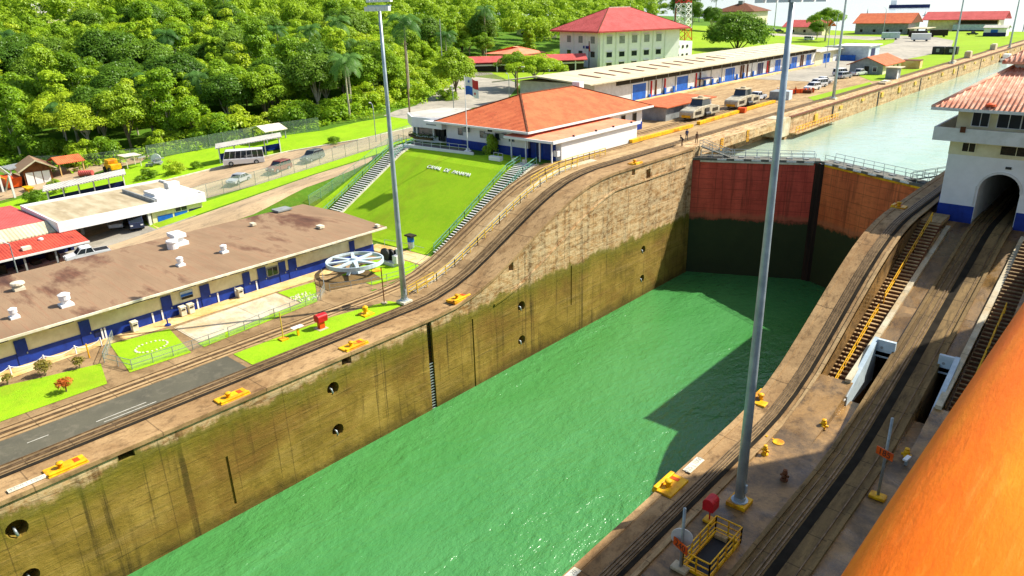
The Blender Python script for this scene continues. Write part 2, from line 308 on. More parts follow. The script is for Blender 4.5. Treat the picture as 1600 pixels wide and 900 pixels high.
# ------------------------------------------------------------------ mesh and thing helpers
WM = {}
class MB:
    def __init__(self): self.v = []; self.f = []; self.mi = []; self.c = 0
    def add(self, vs, fs):
        o = len(self.v); self.v += [tuple(p) for p in vs]
        for f in fs: self.f.append(tuple(i + o for i in f)); self.mi.append(self.c)
        return self
    def box(self, x0, x1, y0, y1, z0, z1):
        return self.add([(x0, y0, z0), (x1, y0, z0), (x1, y1, z0), (x0, y1, z0), (x0, y0, z1), (x1, y0, z1), (x1, y1, z1), (x0, y1, z1)],
                        [(0, 3, 2, 1), (4, 5, 6, 7), (0, 1, 5, 4), (1, 2, 6, 5), (2, 3, 7, 6), (3, 0, 4, 7)])
    def obox(self, c, s, rz=0):
        ca, sa = math.cos(rz), math.sin(rz); hx, hy = s[0] / 2, s[1] / 2
        pts = [(-hx, -hy), (hx, -hy), (hx, hy), (-hx, hy)]
        P = [(c[0] + x * ca - y * sa, c[1] + x * sa + y * ca) for x, y in pts]
        return self.prism(P, c[2], c[2] + s[2])
    def prism(self, P, z0, z1, P1=None):
        n = len(P); P1 = P1 or P
        return self.add([(x, y, z0) for x, y in P] + [(x, y, z1) for x, y in P1],
                        [tuple(range(n - 1, -1, -1)), tuple(range(n, 2 * n))] + [(i, (i + 1) % n, n + (i + 1) % n, n + i) for i in range(n)])
    def beam(self, p, q, w, h=None):
        h = h or w; p, q = Vector(p), Vector(q); d = (q - p)
        if d.length < 1e-6: return self
        d.normalize(); u = d.cross(Vector((0, 0, 1)))
        if u.length < 1e-4: u = Vector((1, 0, 0))
        u.normalize(); k = u.cross(d); a, b = u * w / 2, k * h / 2
        vs = [p - a - b, p + a - b, p + a + b, p - a + b, q - a - b, q + a - b, q + a + b, q - a + b]
        return self.add(vs, [(0, 1, 2, 3), (7, 6, 5, 4), (0, 4, 5, 1), (1, 5, 6, 2), (2, 6, 7, 3), (3, 7, 4, 0)])
    def tube(self, pts, r, n=8, r1=None, caps=True):
        pts = [Vector(p) for p in pts]; m = len(pts); rings = []; up = None
        for i, p in enumerate(pts):
            d = (pts[min(i + 1, m - 1)] - pts[max(i - 1, 0)]).normalized()
            u = d.cross(Vector((0, 0, 1)) if abs(d.z) < .95 else Vector((1, 0, 0))).normalized(); k = u.cross(d)
            t = i / max(1, m - 1); rr = r if r1 is None else r + (r1 - r) * t
            rings.append([p + (u * math.cos(2 * math.pi * j / n) + k * math.sin(2 * math.pi * j / n)) * rr for j in range(n)])
        vs = [q for g in rings for q in g]; fs = []
        for i in range(m - 1):
            for j in range(n): fs.append((i * n + j, i * n + (j + 1) % n, (i + 1) * n + (j + 1) % n, (i + 1) * n + j))
        if caps: fs += [tuple(range(n - 1, -1, -1)), tuple((m - 1) * n + j for j in range(n))]
        return self.add(vs, fs)
    def lathe(self, c, prof, n=16):
        vs = [(c[0] + r * math.cos(2 * math.pi * j / n), c[1] + r * math.sin(2 * math.pi * j / n), c[2] + z) for r, z in prof for j in range(n)]
        fs = [(i * n + j, i * n + (j + 1) % n, (i + 1) * n + (j + 1) % n, (i + 1) * n + j) for i in range(len(prof) - 1) for j in range(n)]
        fs += [tuple(range(n - 1, -1, -1)), tuple((len(prof) - 1) * n + j for j in range(n))]
        return self.add(vs, fs)
    def loft(self, rings, caps=True, closed=True):
        n = len(rings[0]); vs = [p for g in rings for p in g]; fs = []
        for i in range(len(rings) - 1):
            for j in range(n if closed else n - 1):
                fs.append((i * n + j, i * n + (j + 1) % n, (i + 1) * n + (j + 1) % n, (i + 1) * n + j))
        if caps: fs += [tuple(range(n - 1, -1, -1)), tuple((len(rings) - 1) * n + j for j in range(n))]
        return self.add(vs, fs)
    def slabpoly(self, P, t):            # polygon of 3D points given thickness downwards
        n = len(P); return self.add(list(P) + [(x, y, z - t) for x, y, z in P],
                                    [tuple(range(n)), tuple(range(2 * n - 1, n - 1, -1))] + [(i, n + i, n + (i + 1) % n, (i + 1) % n) for i in range(n)])
    def build(self, name, mats, parent=None, smooth=False, local=False, bevel=0, **tags):
        me = bpy.data.meshes.new(name); vs = self.v
        if parent is not None and not local:
            inv = WM[parent.name].inverted(); vs = [tuple(inv @ Vector(p)) for p in vs]
        me.from_pydata(vs, [], self.f)
        if not isinstance(mats, (list, tuple)): mats = [mats]
        for m in mats: me.materials.append(MT[m] if isinstance(m, str) else m)
        if len(mats) > 1: me.polygons.foreach_set('material_index', self.mi)
        if smooth: me.polygons.foreach_set('use_smooth', [True] * len(me.polygons))
        me.update(); o = bpy.data.objects.new(name, me); COL.objects.link(o)
        if parent is not None: o.parent = parent; WM[o.name] = WM[parent.name]
        else: WM[o.name] = Matrix.Identity(4)
        if bevel:
            b = o.modifiers.new('bevel', 'BEVEL'); b.width = bevel; b.segments = 2; b.limit_method = 'ANGLE'
        for k, v in tags.items(): o[k] = v
        return o
def thing(name, label, cat, loc=(0, 0, 0), rz=0, group=None):
    o = bpy.data.objects.new(name, None); COL.objects.link(o); o.empty_display_size = .3
    o.location = loc; o.rotation_euler = (0, 0, rz); WM[o.name] = Matrix.Translation(loc) @ Matrix.Rotation(rz, 4, 'Z')
    o['label'] = label; o['category'] = cat
    if group: o['group'] = group
    return o
def solo(mb, name, mats, label, cat, base=(0, 0, 0), rz=0, group=None, local=False, **k):
    e = Matrix.Translation(base) @ Matrix.Rotation(rz, 4, 'Z')
    if not local:
        inv = e.inverted(); mb.v = [tuple(inv @ Vector(p)) for p in mb.v]
    o = mb.build(name, mats, None, **k); o.location = base; o.rotation_euler = (0, 0, rz); WM[o.name] = e
    o['label'] = label; o['category'] = cat
    if group: o['group'] = group
    return o
def struct(mb, name, mats, **k):
    o = mb.build(name, mats, **k); o['kind'] = 'structure'; return o
def kids(o): return [c for c in ALLKIDS.get(o.name, [])] if False else list(o.children)
def copy_tree(o, loc, rz=0, label=None, scale=None, zmat=None):
    c = o.copy(); COL.objects.link(c); c.location = loc; c.rotation_euler = (0, 0, rz)
    if scale: c.scale = scale if isinstance(scale, tuple) else (scale,) * 3
    if label: c['label'] = label
    for ch in o.children:
        d = ch.copy(); COL.objects.link(d); d.parent = c
        for g in ch.children:
            e = g.copy(); COL.objects.link(e); e.parent = d
    return c
def textmesh(txt, size, extrude=.01):
    cu = bpy.data.curves.new('text', 'FONT'); cu.body = txt; cu.size = size; cu.extrude = extrude; cu.align_x = 'CENTER'; cu.align_y = 'CENTER'
    o = bpy.data.objects.new('text', cu); COL.objects.link(o)
    dg = bpy.context.evaluated_depsgraph_get(); me = bpy.data.meshes.new_from_object(o.evaluated_get(dg))
    bpy.data.objects.remove(o); return me
def put_text(txt, size, mat, mtx, name, parent=None, extrude=.01, **tags):
    me = textmesh(txt, size, extrude); me.materials.clear(); me.materials.append(MT[mat]); me.name = name
    m = Matrix(mtx) if not isinstance(mtx, Matrix) else mtx
    if parent is not None: m = WM[parent.name].inverted() @ m
    me.transform(m); o = bpy.data.objects.new(name, me); COL.objects.link(o)
    if parent is not None: o.parent = parent; WM[o.name] = WM[parent.name]
    for k, v in tags.items(): o[k] = v
    return o
def frame(o, x, y):            # matrix with origin o, text direction x, text up y
    x = Vector(x).normalized(); y = Vector(y).normalized(); z = x.cross(y)
    return Matrix(((x.x, y.x, z.x, o[0]), (x.y, y.y, z.y, o[1]), (x.z, y.z, z.z, o[2]), (0, 0, 0, 1)))
def boolcut(o, cutters):
    bpy.context.view_layer.update()
    for c in cutters + [o]:
        b_ = bmesh.new(); b_.from_mesh(c.data); bmesh.ops.recalc_face_normals(b_, faces=b_.faces); b_.to_mesh(c.data); b_.free()
    for c in cutters:
        m = o.modifiers.new('cut', 'BOOLEAN'); m.operation = 'DIFFERENCE'; m.solver = 'EXACT'; m.object = c
    dg = bpy.context.evaluated_depsgraph_get(); me = bpy.data.meshes.new_from_object(o.evaluated_get(dg))
    o.modifiers.clear(); me.name = o.data.name; o.data = me
    for c in cutters: bpy.data.objects.remove(c)

# ------------------------------------------------------------------ the lie of the land
def hr(y): return float(np.interp(y, [47, 50, 53, 56, 59, 62, 65, 68, 71, 74, 77, 80, 84], [0, .15, .7, 1.6, 2.85, 4.2, 5.55, 6.85, 7.95, 8.75, 9.2, 9.4, 9.4]))
def hl(y): return float(np.interp(y, [58.5, 60, 62, 75, 77, 78.5], [0, .35, 1.2, 8.5, 9.25, 9.4]))
def hb(y): return float(np.interp(y, [10, 33, 45, 60, 75, 90, 105], [.3, 1.5, 2.8, 4.5, 6.2, 8, 9.4]))
def hc(y): return float(np.interp(y, [45, 48, 52, 61, 75, 82, 85], [0, .12, .75, 2.7, 6.2, 7.9, 8.3]))
def sm(t): t = min(max(t, 0), 1); return t * t * (3 - 2 * t)
def h(x, y):
    if x > -64.6: a = hr(y)
    elif x > -65.4: t = (-64.6 - x) / .8; a = hr(y) * (1 - t) + hl(y) * t
    elif x > -95.5: a = hl(y)
    else:
        t = sm((-95.5 - x) / 4.5); a = hl(y) * (1 - t) + hb(y) * t
    if x < -150:
        a += 14 * sm((-150 - x) / 160) * (1 - sm((y - 330) / 250) * .35) + 5 * sm((-330 - x) / 300)
    if y > 495: s_ = sm((y - 495) / 45); a = a * (1 - s_) - 6 * s_
    return a
XS = sorted(set([-3000, -2200, -1500, -1000, -700, -520] + list(range(-420, -150, 15)) + list(range(-150, -100, 5)) + [-100, -99.1, -98.2, -97.3, -96.4, -95.5, -92, -88, -84, -80, -76, -72, -69, -65.4, -64.6, -61, -57]))
YS = sorted(set([-500, -200, -100, -50, -25] + list(range(-10, 44, 4)) + [45, 46, 47, 48.5] + list(np.arange(50, 82, 1.0)) + [83, 84, 86, 88, 90, 94, 98, 102, 105, 110] + list(range(120, 480, 15)) + list(range(480, 700, 12)) + [760, 900, 1300, 1800]))
def cell_z(x, y):
    i = min(max(bisect.bisect_right(XS, x) - 1, 0), len(XS) - 2); j = min(max(bisect.bisect_right(YS, y) - 1, 0), len(YS) - 2)
    x0, x1, y0, y1 = XS[i], XS[i + 1], YS[j], YS[j + 1]; u = (x - x0) / (x1 - x0); v = (y - y0) / (y1 - y0)
    return (h(x0, y0) * (1 - u) + h(x1, y0) * u) * (1 - v) + (h(x0, y1) * (1 - u) + h(x1, y1) * u) * v
def clip(poly, ax, val, keep_less):
    out = []; n = len(poly)
    for i in range(n):
        p, q = poly[i], poly[(i + 1) % n]; a = (p[ax] - val) * (1 if keep_less else -1); b = (q[ax] - val) * (1 if keep_less else -1)
        if a <= 0: out.append(p)
        if (a < 0 < b) or (b < 0 < a):
            t = a / (a - b); out.append((p[0] + (q[0] - p[0]) * t, p[1] + (q[1] - p[1]) * t))
    return out
def drape(poly, name, mat, dz, kind='structure', mb=None):
    own = mb is None; mb = mb or MB()
    xs = [p[0] for p in poly]; ys = [p[1] for p in poly]
    for i in range(len(XS) - 1):
        if XS[i + 1] <= min(xs) or XS[i] >= max(xs): continue
        px = clip(clip(poly, 0, XS[i], False), 0, XS[i + 1], True)
        if len(px) < 3: continue
        for j in range(len(YS) - 1):
            if YS[j + 1] <= min(ys) or YS[j] >= max(ys): continue
            c = clip(clip(px, 1, YS[j], False), 1, YS[j + 1], True)
            d = []
            for p in c:
                if not d or (abs(p[0] - d[-1][0]) + abs(p[1] - d[-1][1])) > 1e-4: d.append(p)
            if len(d) > 1 and abs(d[0][0] - d[-1][0]) + abs(d[0][1] - d[-1][1]) < 1e-4: d.pop()
            if len(d) < 3: continue
            ar = sum(d[k][0] * d[(k + 1) % len(d)][1] - d[(k + 1) % len(d)][0] * d[k][1] for k in range(len(d)))
            if abs(ar) < 1e-4: continue
            if ar < 0: d.reverse()
            mb.add([(x, y, cell_z(x, y) + dz) for x, y in d], [tuple(range(len(d)))])
    if not own: return mb
    o = mb.build(name, mat); o['kind'] = kind; return o
def rect(x0, x1, y0, y1): return [(x0, y0), (x1, y0), (x1, y1), (x0, y1)]
def ysam(y0, y1, st=1.0):
    n = max(1, int(math.ceil((y1 - y0) / st))); base = [y0 + (y1 - y0) * i / n for i in range(n + 1)]
    return base
def ramp_ys(y0, y1): return sorted(set([y for y in [y0] + list(np.arange(45, 92, 1.0)) + [y1] if y0 <= y <= y1]))
def strip(mb, x0, x1, ys, zf, t, zb=None):      # long strip whose top follows zf(y)
    rings = []
    for y in ys:
        z = zf(y); b = (z - t) if zb is None else zb
        rings.append([(x0, y, b), (x1, y, b), (x1, y, z), (x0, y, z)])
    return mb.loft(rings)
def win(parent, face, at, u0, u1, z0, z1, mat='glass', name='window', proud=.05, frame=None, fw=.09, split=True):
    def bx(m, a0, a1, b0, b1, d):
        lo, hi = (at, at + d) if face[1] == '+' else (at - d, at)
        if face[0] == 'x': m.box(lo, hi, a0, a1, b0, b1)
        else: m.box(a0, a1, lo, hi, b0, b1)
        return m
    o = bx(MB(), u0, u1, z0, z1, proud).build(name, mat, parent)
    if frame:
        m = MB()
        bx(m, u0 - fw, u0, z0 - fw, z1 + fw, proud + .03); bx(m, u1, u1 + fw, z0 - fw, z1 + fw, proud + .03)
        bx(m, u0, u1, z1, z1 + fw, proud + .03); bx(m, u0, u1, z0 - fw, z0, proud + .03)
        if u1 - u0 > 1.1 and split and name == 'window': bx(m, (u0 + u1) / 2 - .03, (u0 + u1) / 2 + .03, z0, z1, proud + .02)
        f = m.build('frame', frame, o if o.name in WM else parent)
    return o
def railing(parent, pts, hgt=1.0, rails=(1.0, .55), post=1.8, r=.03, mat='galv', name='handrail', dz=0):
    m = MB()
    for a, b in zip(pts[:-1], pts[1:]):
        a, b = Vector(a), Vector(b); L = (b - a).length; n = max(1, round(L / post))
        for f in rails: m.beam(a + Vector((0, 0, hgt * f)), b + Vector((0, 0, hgt * f)), r * 2)
        for i in range(n + 1):
            p = a.lerp(b, i / n); m.beam(p, p + Vector((0, 0, hgt)), r * 2)
    return m.build(name, mat, parent) if name else m
# ------------------------------------------------------------------ ground and water
g = MB()
nx, ny = len(XS), len(YS)
g.add([(x, y, h(x, y)) for y in YS for x in XS], [(j * nx + i, j * nx + i + 1, (j + 1) * nx + i + 1, (j + 1) * nx + i) for j in range(ny - 1) for i in range(nx - 1)])
struct(g, 'ground', 'rough', smooth=False)
# the lake sheet lies north of the locks only
lake = MB().add([(-30000, 505, 5.2), (30000, 505, 5.2), (30000, 45000, 5.2), (-30000, 45000, 5.2)], [(0, 1, 2, 3)])
struct(lake, 'lake', 'lakewater')
struct(MB().add([(-53.9, -80, -10.7), (-20, -80, -10.7), (-20, 112, -10.7), (-53.9, 112, -10.7)], [(0, 1, 2, 3)]), 'lock_water', 'lockwater')
struct(MB().add([(x, y, 5.5) for x, y in ((-57.2, 102.3), (-54.3, 102.3), (-37.3, 110.5), (-19.7, 102.2), (31, 102.2), (31, 505), (-57.2, 505))], [tuple(range(7))]), 'upper_lock_water', 'upwater')
struct(MB().add([(-2.95, -260, -2.2), (31, -260, -2.2), (31, 101, -2.2), (-2.95, 101, -2.2)], [(0, 1, 2, 3)]), 'side_lock_water', 'lockwater')
struct(MB().box(31, 3000, -500, 500, -20, 6), 'far_bank', 'lawnfar')

drape(rect(-76.3, -57, -60, 57.5), 'apron', 'apron', .02)
drape([(-64.4, 57.5), (-57, 57.5), (-57, 500), (-64, 300), (-92, 262), (-92, 96), (-64.4, 84)], 'upper_apron', 'track', .02)
drape(rect(-62.3, -58.5, -60, 28), 'lock_road', 'asphalt', .05)
drape([(-62.2, 28.6), (-58.7, 28.6), (-58.7, 47.2), (-60.9, 46.6), (-62.2, 40)], 'grass_strip', 'lawn', .06)
drape([(-75.2, -40), (-66.2, -40), (-65.6, 18.4), (-70.3, 19.6), (-71.6, 15), (-74.0, 8)], 'near_lawn', 'lawn', .06)
drape([(-74.1, 21.9), (-66.2, 20.6), (-65.8, 26.2), (-73.1, 27.4)], 'ring_lawn', 'lawn', .06)
drape([(-67.3, 27.6), (-66.0, 27.6), (-67.2, 41.5), (-72.8, 45.0), (-73.2, 40.2), (-68.3, 40.2)], 'slab_lawn', 'lawn', .06)
drape([(-73.0, 27.8), (-67.4, 27.8), (-68.4, 40.0), (-73.2, 39.9)], 'concrete_slab', 'pad', .06)
drape([(-75.9, -40), (-74.9, -40), (-73.4, 10), (-74.4, 21), (-73.6, 28), (-73.6, 47), (-75.9, 56)], 'footpath', 'path', .06)
drape([(-72.2, 48.4), (-66.4, 48.6), (-64.8, 56.5), (-69.6, 56.8), (-73.4, 54.5)], 'wheel_lawn', 'lawn', .06)
drape([(-72.6, 44.6), (-69.0, 44.2), (-67.0, 50.6), (-71.0, 51.6)], 'wheel_pad', 'soil', .085)
drape([(-78.5, 57.0), (-65.6, 57.0), (-65.4, 59.5), (-74.6, 59.3), (-78.5, 58.9)], 'stair_foot_path', 'path', .06)
# the sloping lawn between the two stairs and its smaller neighbour
drape([(-93.2, 62), (-90.2, 62), (-90.2, 59.3), (-69.1, 59.5), (-67.6, 77.6), (-76.5, 78.4), (-91.2, 77.0)], 'sloping_lawn', 'lawn', .05)
drape([(-97.0, 60), (-95.3, 60), (-94.2, 76.6), (-96.6, 71)], 'stair_side_lawn', 'lawn', .05)
drape(rect(-65.2, -64.3, 57.0, 80), 'soil_bank', 'soil', .03)
drape([(-76.5, 78.4), (-67.6, 77.8), (-67.4, 80.6), (-75.5, 81.0)], 'terrace_lawn', 'lawn', .05)
# back road, street and verges
drape([(-103.5, 20), (-98.4, 20), (-98.4, 52), (-99.4, 62), (-98.6, 74), (-97.2, 82), (-102.0, 80), (-103.4, 66), (-103.2, 50)], 'back_road', 'oldroad', .04)
drape([(-109.2, 40), (-103.8, 40), (-103.8, 66), (-102.6, 80), (-104.6, 91), (-106.6, 78), (-107.4, 67.7), (-108.2, 58.5)], 'fence_verge', 'lawn', .04)
drape([(-131.5, 30), (-110.2, 30), (-110.0, 51), (-108.3, 58.5), (-107.5, 67.7), (-106.7, 77.9), (-105.0, 91), (-110, 98), (-114.3, 83.8), (-121.5, 73), (-124.9, 63.2), (-128, 49)], 'street', 'oldroad', .04)
drape([(-133, 20), (-98.6, 20), (-103.6, 46), (-110.4, 46), (-110.4, 40), (-128, 42)], 'station_yard', 'greyroad', .035)
drape([(-144, 30), (-131.6, 30), (-128.4, 49), (-125.2, 63.2), (-121.8, 73), (-114.6, 83.8), (-110.2, 98), (-113, 106), (-121, 106), (-127, 94), (-128.6, 86), (-136.6, 78), (-141, 69), (-144.5, 62), (-146, 50)], 'verge_lawn', 'lawn', .03)
drape([(-170, 24), (-146, 24), (-147, 42), (-148.5, 50), (-146.2, 56), (-150, 60), (-156, 50), (-163, 45)], 'dirt_yard', 'oldroad', .03)
drape([(-126.5, 100), (-109.8, 99), (-111, 108), (-116, 112), (-116, 126), (-124, 138), (-140, 160), (-168, 178), (-176, 172), (-160, 150), (-140, 126), (-130, 112)], 'upper_road', 'greyroad', .04)
drape([(-109, 99.5), (-96, 84), (-92, 90), (-97, 112), (-101, 130), (-114, 128), (-113, 110)], 'upper_yard', 'platform', .045)
drape([(-114.5, 114), (-103, 104), (-100, 110), (-110, 128), (-114.5, 126)], 'island_lawn', 'lawnfar', .07)
drape([(-182, 168), (-176, 178), (-160, 196), (-148, 208), (-146, 262), (-131, 330), (-118, 330), (-104, 300), (-100, 262), (-120, 160), (-140, 165)], 'hill_lawn', 'lawnfar', .04)
drape([(-150, 270), (-134, 290), (-120, 330), (-118, 420), (-200, 470), (-240, 400), (-210, 330)], 'mound_lawn', 'lawnfar', .05)
drape([(-92, 262), (-64, 240), (-58, 300), (-57, 510), (-190, 510), (-200, 440), (-130, 400), (-100, 330)], 'far_field', 'lawnfar', .03)
drape([(-92, 200), (-69, 200), (-74, 262), (-70, 330), (-84, 400), (-104, 440), (-120, 440), (-104, 380), (-98, 330), (-94, 290)], 'far_road', 'greyroad', .06)
drape([(-118, 395), (-108, 420), (-150, 440), (-185, 430), (-190, 415), (-150, 415)], 'far_branch_road', 'greyroad', .065)
drape([(-62, 168), (-56.9, 160), (-56.9, 198), (-60.5, 205)], 'canal_edge_lawn', 'lawnfar', .05)
drape([(-69, 222), (-60.8, 208), (-57.2, 214), (-57, 262), (-61, 300), (-73, 300), (-74, 262)], 'hut_lawn', 'lawnfar', .05)
k = MB()
for a, b in (((-128.2, 49), (-125, 63.2)), ((-125, 63.2), (-121.6, 73)), ((-121.6, 73), (-114.4, 83.8)), ((-114.4, 83.8), (-110.1, 98)), ((-131.6, 30), (-128.2, 49))):
    A = Vector((a[0], a[1], h(*a) + .07)); B = Vector((b[0], b[1], h(*b) + .07)); k.beam(A, B, .45, .26)
struct(k, 'street_kerb', 'kerb')
k = MB()
for x0, y0, y1 in ((-59.5, 15.2, 19.2), (-58.95, 15.6, 19.8), (-60.4, 10.5, 12.0)): k.box(x0, x0 + .07, y0, y1, .056, .062)
struct(k, 'road_marking', 'line')

# ------------------------------------------------------------------ lock walls
def cutbox(x0, x1, y0, y1, z0, z1):
    return MB().box(x0, x1, y0, y1, z0, z1).build('cutter', 'dark')
def cutcyl(x, y, z, r, d):
    m = MB(); m.tube([(x - d, y, z), (x + .4, y, z)], r, 14); return m.build('cutter', 'dark')
NICHES = [(33.6, -2.85, .66), (33.55, -7.4, .66), (60.75, -3.4, .66), (60.65, -7.9, .66), (87.9, -3.4, .6), (87.9, -7.9, .6), (7.3, -2.55, .72), (7.2, -6.6, .6)]
wl = MB(); ys = ramp_ys(-80, 101.2)
strip(wl, -57, -53.7, ys, hr, 0, -24)
lw = solo(wl, 'lock_wall', 'lockwall', 'long algae stained concrete side wall of the empty lock chamber, on the left of the green water', 'lock wall')
cut = [cutcyl(-53.7, y, z, r, 1.2) for y, z, r in NICHES]
cut += [cutbox(-54.3, -53.2, 45.65, 46.35, -12, -.25), cutbox(-54.9, -53.2, 34.9, 36.0, -1.1, 1), cutbox(-54.9, -53.2, 14.5, 15.7, -.9, 1), cutbox(-54.7, -53.2, 58.7, 59.5, 1.6, 5), cutbox(-54.6, -53.2, 87.9, 89.0, 6.6, 8.4), cutbox(-54.6, -53.2, 84.2, 85.0, 8.2, 10)]
for y, a, b in ((22.4, -9.5, -4.6), (70.5, -6.5, -1.0), (52.3, -10.7, -2.2)): cut.append(cutbox(-53.82, -53.2, y, y + .22, a, b))
boolcut(lw, cut)
m = MB(); strip(m, -54.05, -53.55, ys, lambda y: hr(y) + .10, .34); m.build('coping', 'lip', lw)
m = MB(); strip(m, -57, -54.05, ys, lambda y: hr(y) + .03, .05); m.build('walkway', 'lip', lw)
# curved old ledge line below the ramp
m = MB(); led = []
for y in np.arange(56, 100, 1.0): led.append((y, min(hr(y - 5.5) - 1.9, 7.0)))
for (ya, za), (yb, zb) in zip(led[:-1], led[1:]): m.beam((-53.64, ya, za), (-53.64, yb, zb), .16, .22)
m.build('ledge', 'lockwall', lw)
m = MB()
for y, z, r in NICHES: m.tube([(-54.4, y - .1, z - .25), (-53.75, y - .1, z - .1), (-53.72, y - .05, z - .5)], .09, 6)
hooks = m
for y, z, r in NICHES:
    q = MB(); q.tube([(-54.3, y - .12, z - .05), (-53.8, y - .12, z - .1), (-53.74, y - .05, z - .55)], .1, 6); q.build('mooring_hook', 'galv', lw, smooth=True)
# recess for the open gate and the girder that spans it
wl2 = MB(); wl2.box(-61, -57.2, 101.2, 136, -24, 8.0)
wl2.box(-61, -53.7, 136, 505, -24, 9.4)
lw2 = solo(wl2, 'lock_wall', 'lockwall', 'rust brown concrete wall along the upper lock, running away beside the pale water', 'lock wall')
m = MB(); m.box(-54.1, -53.5, 138.1, 505, 9.32, 9.56); m.build('coping', 'brown', lw2)
m = MB(); m.box(-57, -53.7, 101.25, 136, 7.9, 9.42); m.build('girder', 'lockwall', lw2)
m = MB(); m.box(-57, -53.55, 133.5, 137.8, 6.2, 9.5); m.build('girder_bearing', 'pad', lw2)
m = MB()
for y in np.arange(150, 480, 14.0): m.box(-53.85, -53.45, y, y + 1.6, 7.6 + .5 * math.sin(y), 8.5)
m.build('fender_block', 'yellowpale', lw2)
for y in (110.0, 119.5):
    q = MB()
    for dy in (0, .7): q.beam((-53.6, y + dy, 7.6), (-53.6, y + dy, 9.6), .09)
    for z in np.arange(7.7, 9.6, .3): q.beam((-53.6, y, z), (-53.6, y + .7, z), .08)
    q.build('ladder', 'yellow', lw2)
for y in (268.0, 300.0, 226.0, 190.0, 160.0):
    q = MB(); q.box(-53.78, -53.6, y, y + .7, 5.6, 8.9); q.build('ladder_slot', 'dark', lw2)
t = thing('walkway_railing', 'yellow pipe railing along the low ledge of the upper lock wall', 'railing', (-53.4, 139, 6.6))
m = MB(); m.box(-53.66, -52.2, 137.9, 160, 6.35, 6.6); m.build('ledge', 'lockwall', t)
railing(t, [(-52.4, 138, 6.6), (-52.4, 160, 6.6)], 1.1, (1, .5), 1.6, .05, 'yellow')

# centre wall between the two lanes
CX = -11.55
def hs(y): return float(np.interp(y, [56.2, 81, 81.3], [0, 8.9, 8.9]))
def side(y): return hr(y)
cw = MB(); ys = ramp_ys(-80, 130)
strip(cw, -20.2, -17.0, ys, hr, 0, -24)
strip(cw, -6.1, -2.95, ys, hr, 0, -24)
def under(y): return max(hc(y), hs(y) - .35) if y < 56.2 else (hs(y) - .35 if y < 81 else 8.3)
yst = sorted(set(ys + [56.1, 56.3, 81.05, 81.1]))
strip(cw, -17.0, -15.0, yst, under, 0, -24); strip(cw, -8.1, -6.1, yst, under, 0, -24)
def pit(y): return float(np.interp(y, [45, 48, 55.8, 56.0, 58.5, 66, 66.01], [0, .1, .2, -.1, -2.6, -2.6, 3.6])) if y < 66.01 else hc(y)
ypit = sorted(set([y for y in ys if not 55 < y < 67] + [55, 55.8, 56, 57, 58.5, 62, 66, 66.02, 67]))
strip(cw, -15.0, -14.45, sorted(set(ys + [61])), lambda y: max(hc(y), 0), 0, -24)
strip(cw, -14.45, -13.1, ypit, pit, 0, -24)
strip(cw, -13.1, -9.6, ys, hc, 0, -24)
strip(cw, -9.6, -8.65, ypit, pit, 0, -24)
strip(cw, -8.65, -8.1, ys, lambda y: max(hc(y), 0), 0, -24)
cwo = solo(cw, 'lock_wall', 'wet', 'wide centre wall with wet stained top, on the right of the green lock chamber', 'lock wall')
m = MB(); strip(m, -14.45, -13.1, [61.0] + list(np.arange(62, 68)), lambda y: hc(y) + .01, .35); strip(m, -9.6, -8.65, [61.0] + list(np.arange(62, 68)), lambda y: hc(y) + .01, .35)
strip(m, -14.5, -13.0, list(np.arange(68, 91)), lambda y: hc(y) + .012, .2); strip(m, -9.65, -8.6, list(np.arange(68, 91)), lambda y: hc(y) + .012, .2)
m.build('inner_ramp', 'brownramp', cwo)
m = MB(); strip(m, -20.28, -19.78, ys, lambda y: hr(y) + .08, .5); m.build('coping', 'lip', cwo)
m = MB(); strip(m, -19.78, -17.0, ys, lambda y: hr(y) + .022, .2); m.build('walkway', 'lip', cwo)
m = MB(); m.box(-20.27, -20.15, -80, 130, -24, -.3); strip(m, -20.24, -20.16, ys, lambda y: hr(y) - .3, 0, -24); m.build('facing', 'lockwall', cwo)
m = MB(); strip(m, -17.28, -17.0, [y for y in ys if y < 90], lambda y: hr(y) + .16, .4); m.build('kerb', 'track', cwo)
m = MB(); strip(m, -15.05, -14.6, [y for y in ys if 55 < y < 84], lambda y: hc(y) + (.25 if y > 61 else .3), .7); strip(m, -8.55, -8.1, [y for y in ys if 55 < y < 84], lambda y: hc(y) + .3, .7); m.build('stair_kerb', 'pad', cwo)
# upper platform beside the tower
m = MB(); m.box(-17.0, -15.2, 81.1, 84.9, 8.5, 8.92); m.build('landing', 'track', cwo)
m = MB()
for y in (82.6, 84.2): m = MB(); m.box(-15.7, -15.35, y, y + .4, 6.0, 8.5); m.build('column', 'grey', cwo)

# tow tracks: slab, rails and rack follow the ramps
def tow_track(label, xs_slab, rails_x, rack_x, zf, y0, y1, slabmat, gap=None):
    t = thing('tow_track', label, 'railway track', ((xs_slab[0] + xs_slab[1]) / 2, (y0 + y1) / 2, zf((y0 + y1) / 2)), 0, 'tow tracks along the lock')
    Y = ramp_ys(y0, y1)
    m = MB(); strip(m, xs_slab[0], xs_slab[1], Y, lambda y: zf(y) + .07, .12); m.build('track_bed', slabmat, t)
    for x in rails_x:
        m = MB(); strip(m, x - .035, x + .035, Y, lambda y: zf(y) + .16, .1); m.build('rail', 'rail', t)
    m = MB(); strip(m, rack_x - .16, rack_x - .06, Y, lambda y: zf(y) + .15, .1); strip(m, rack_x + .06, rack_x + .16, Y, lambda y: zf(y) + .15, .1); m.build('rack', 'rail', t)
    if gap:
        m = MB(); strip(m, gap[0], gap[1], Y, lambda y: zf(y) + .085, .03); m.build('gutter', 'gutter', t)
    return t
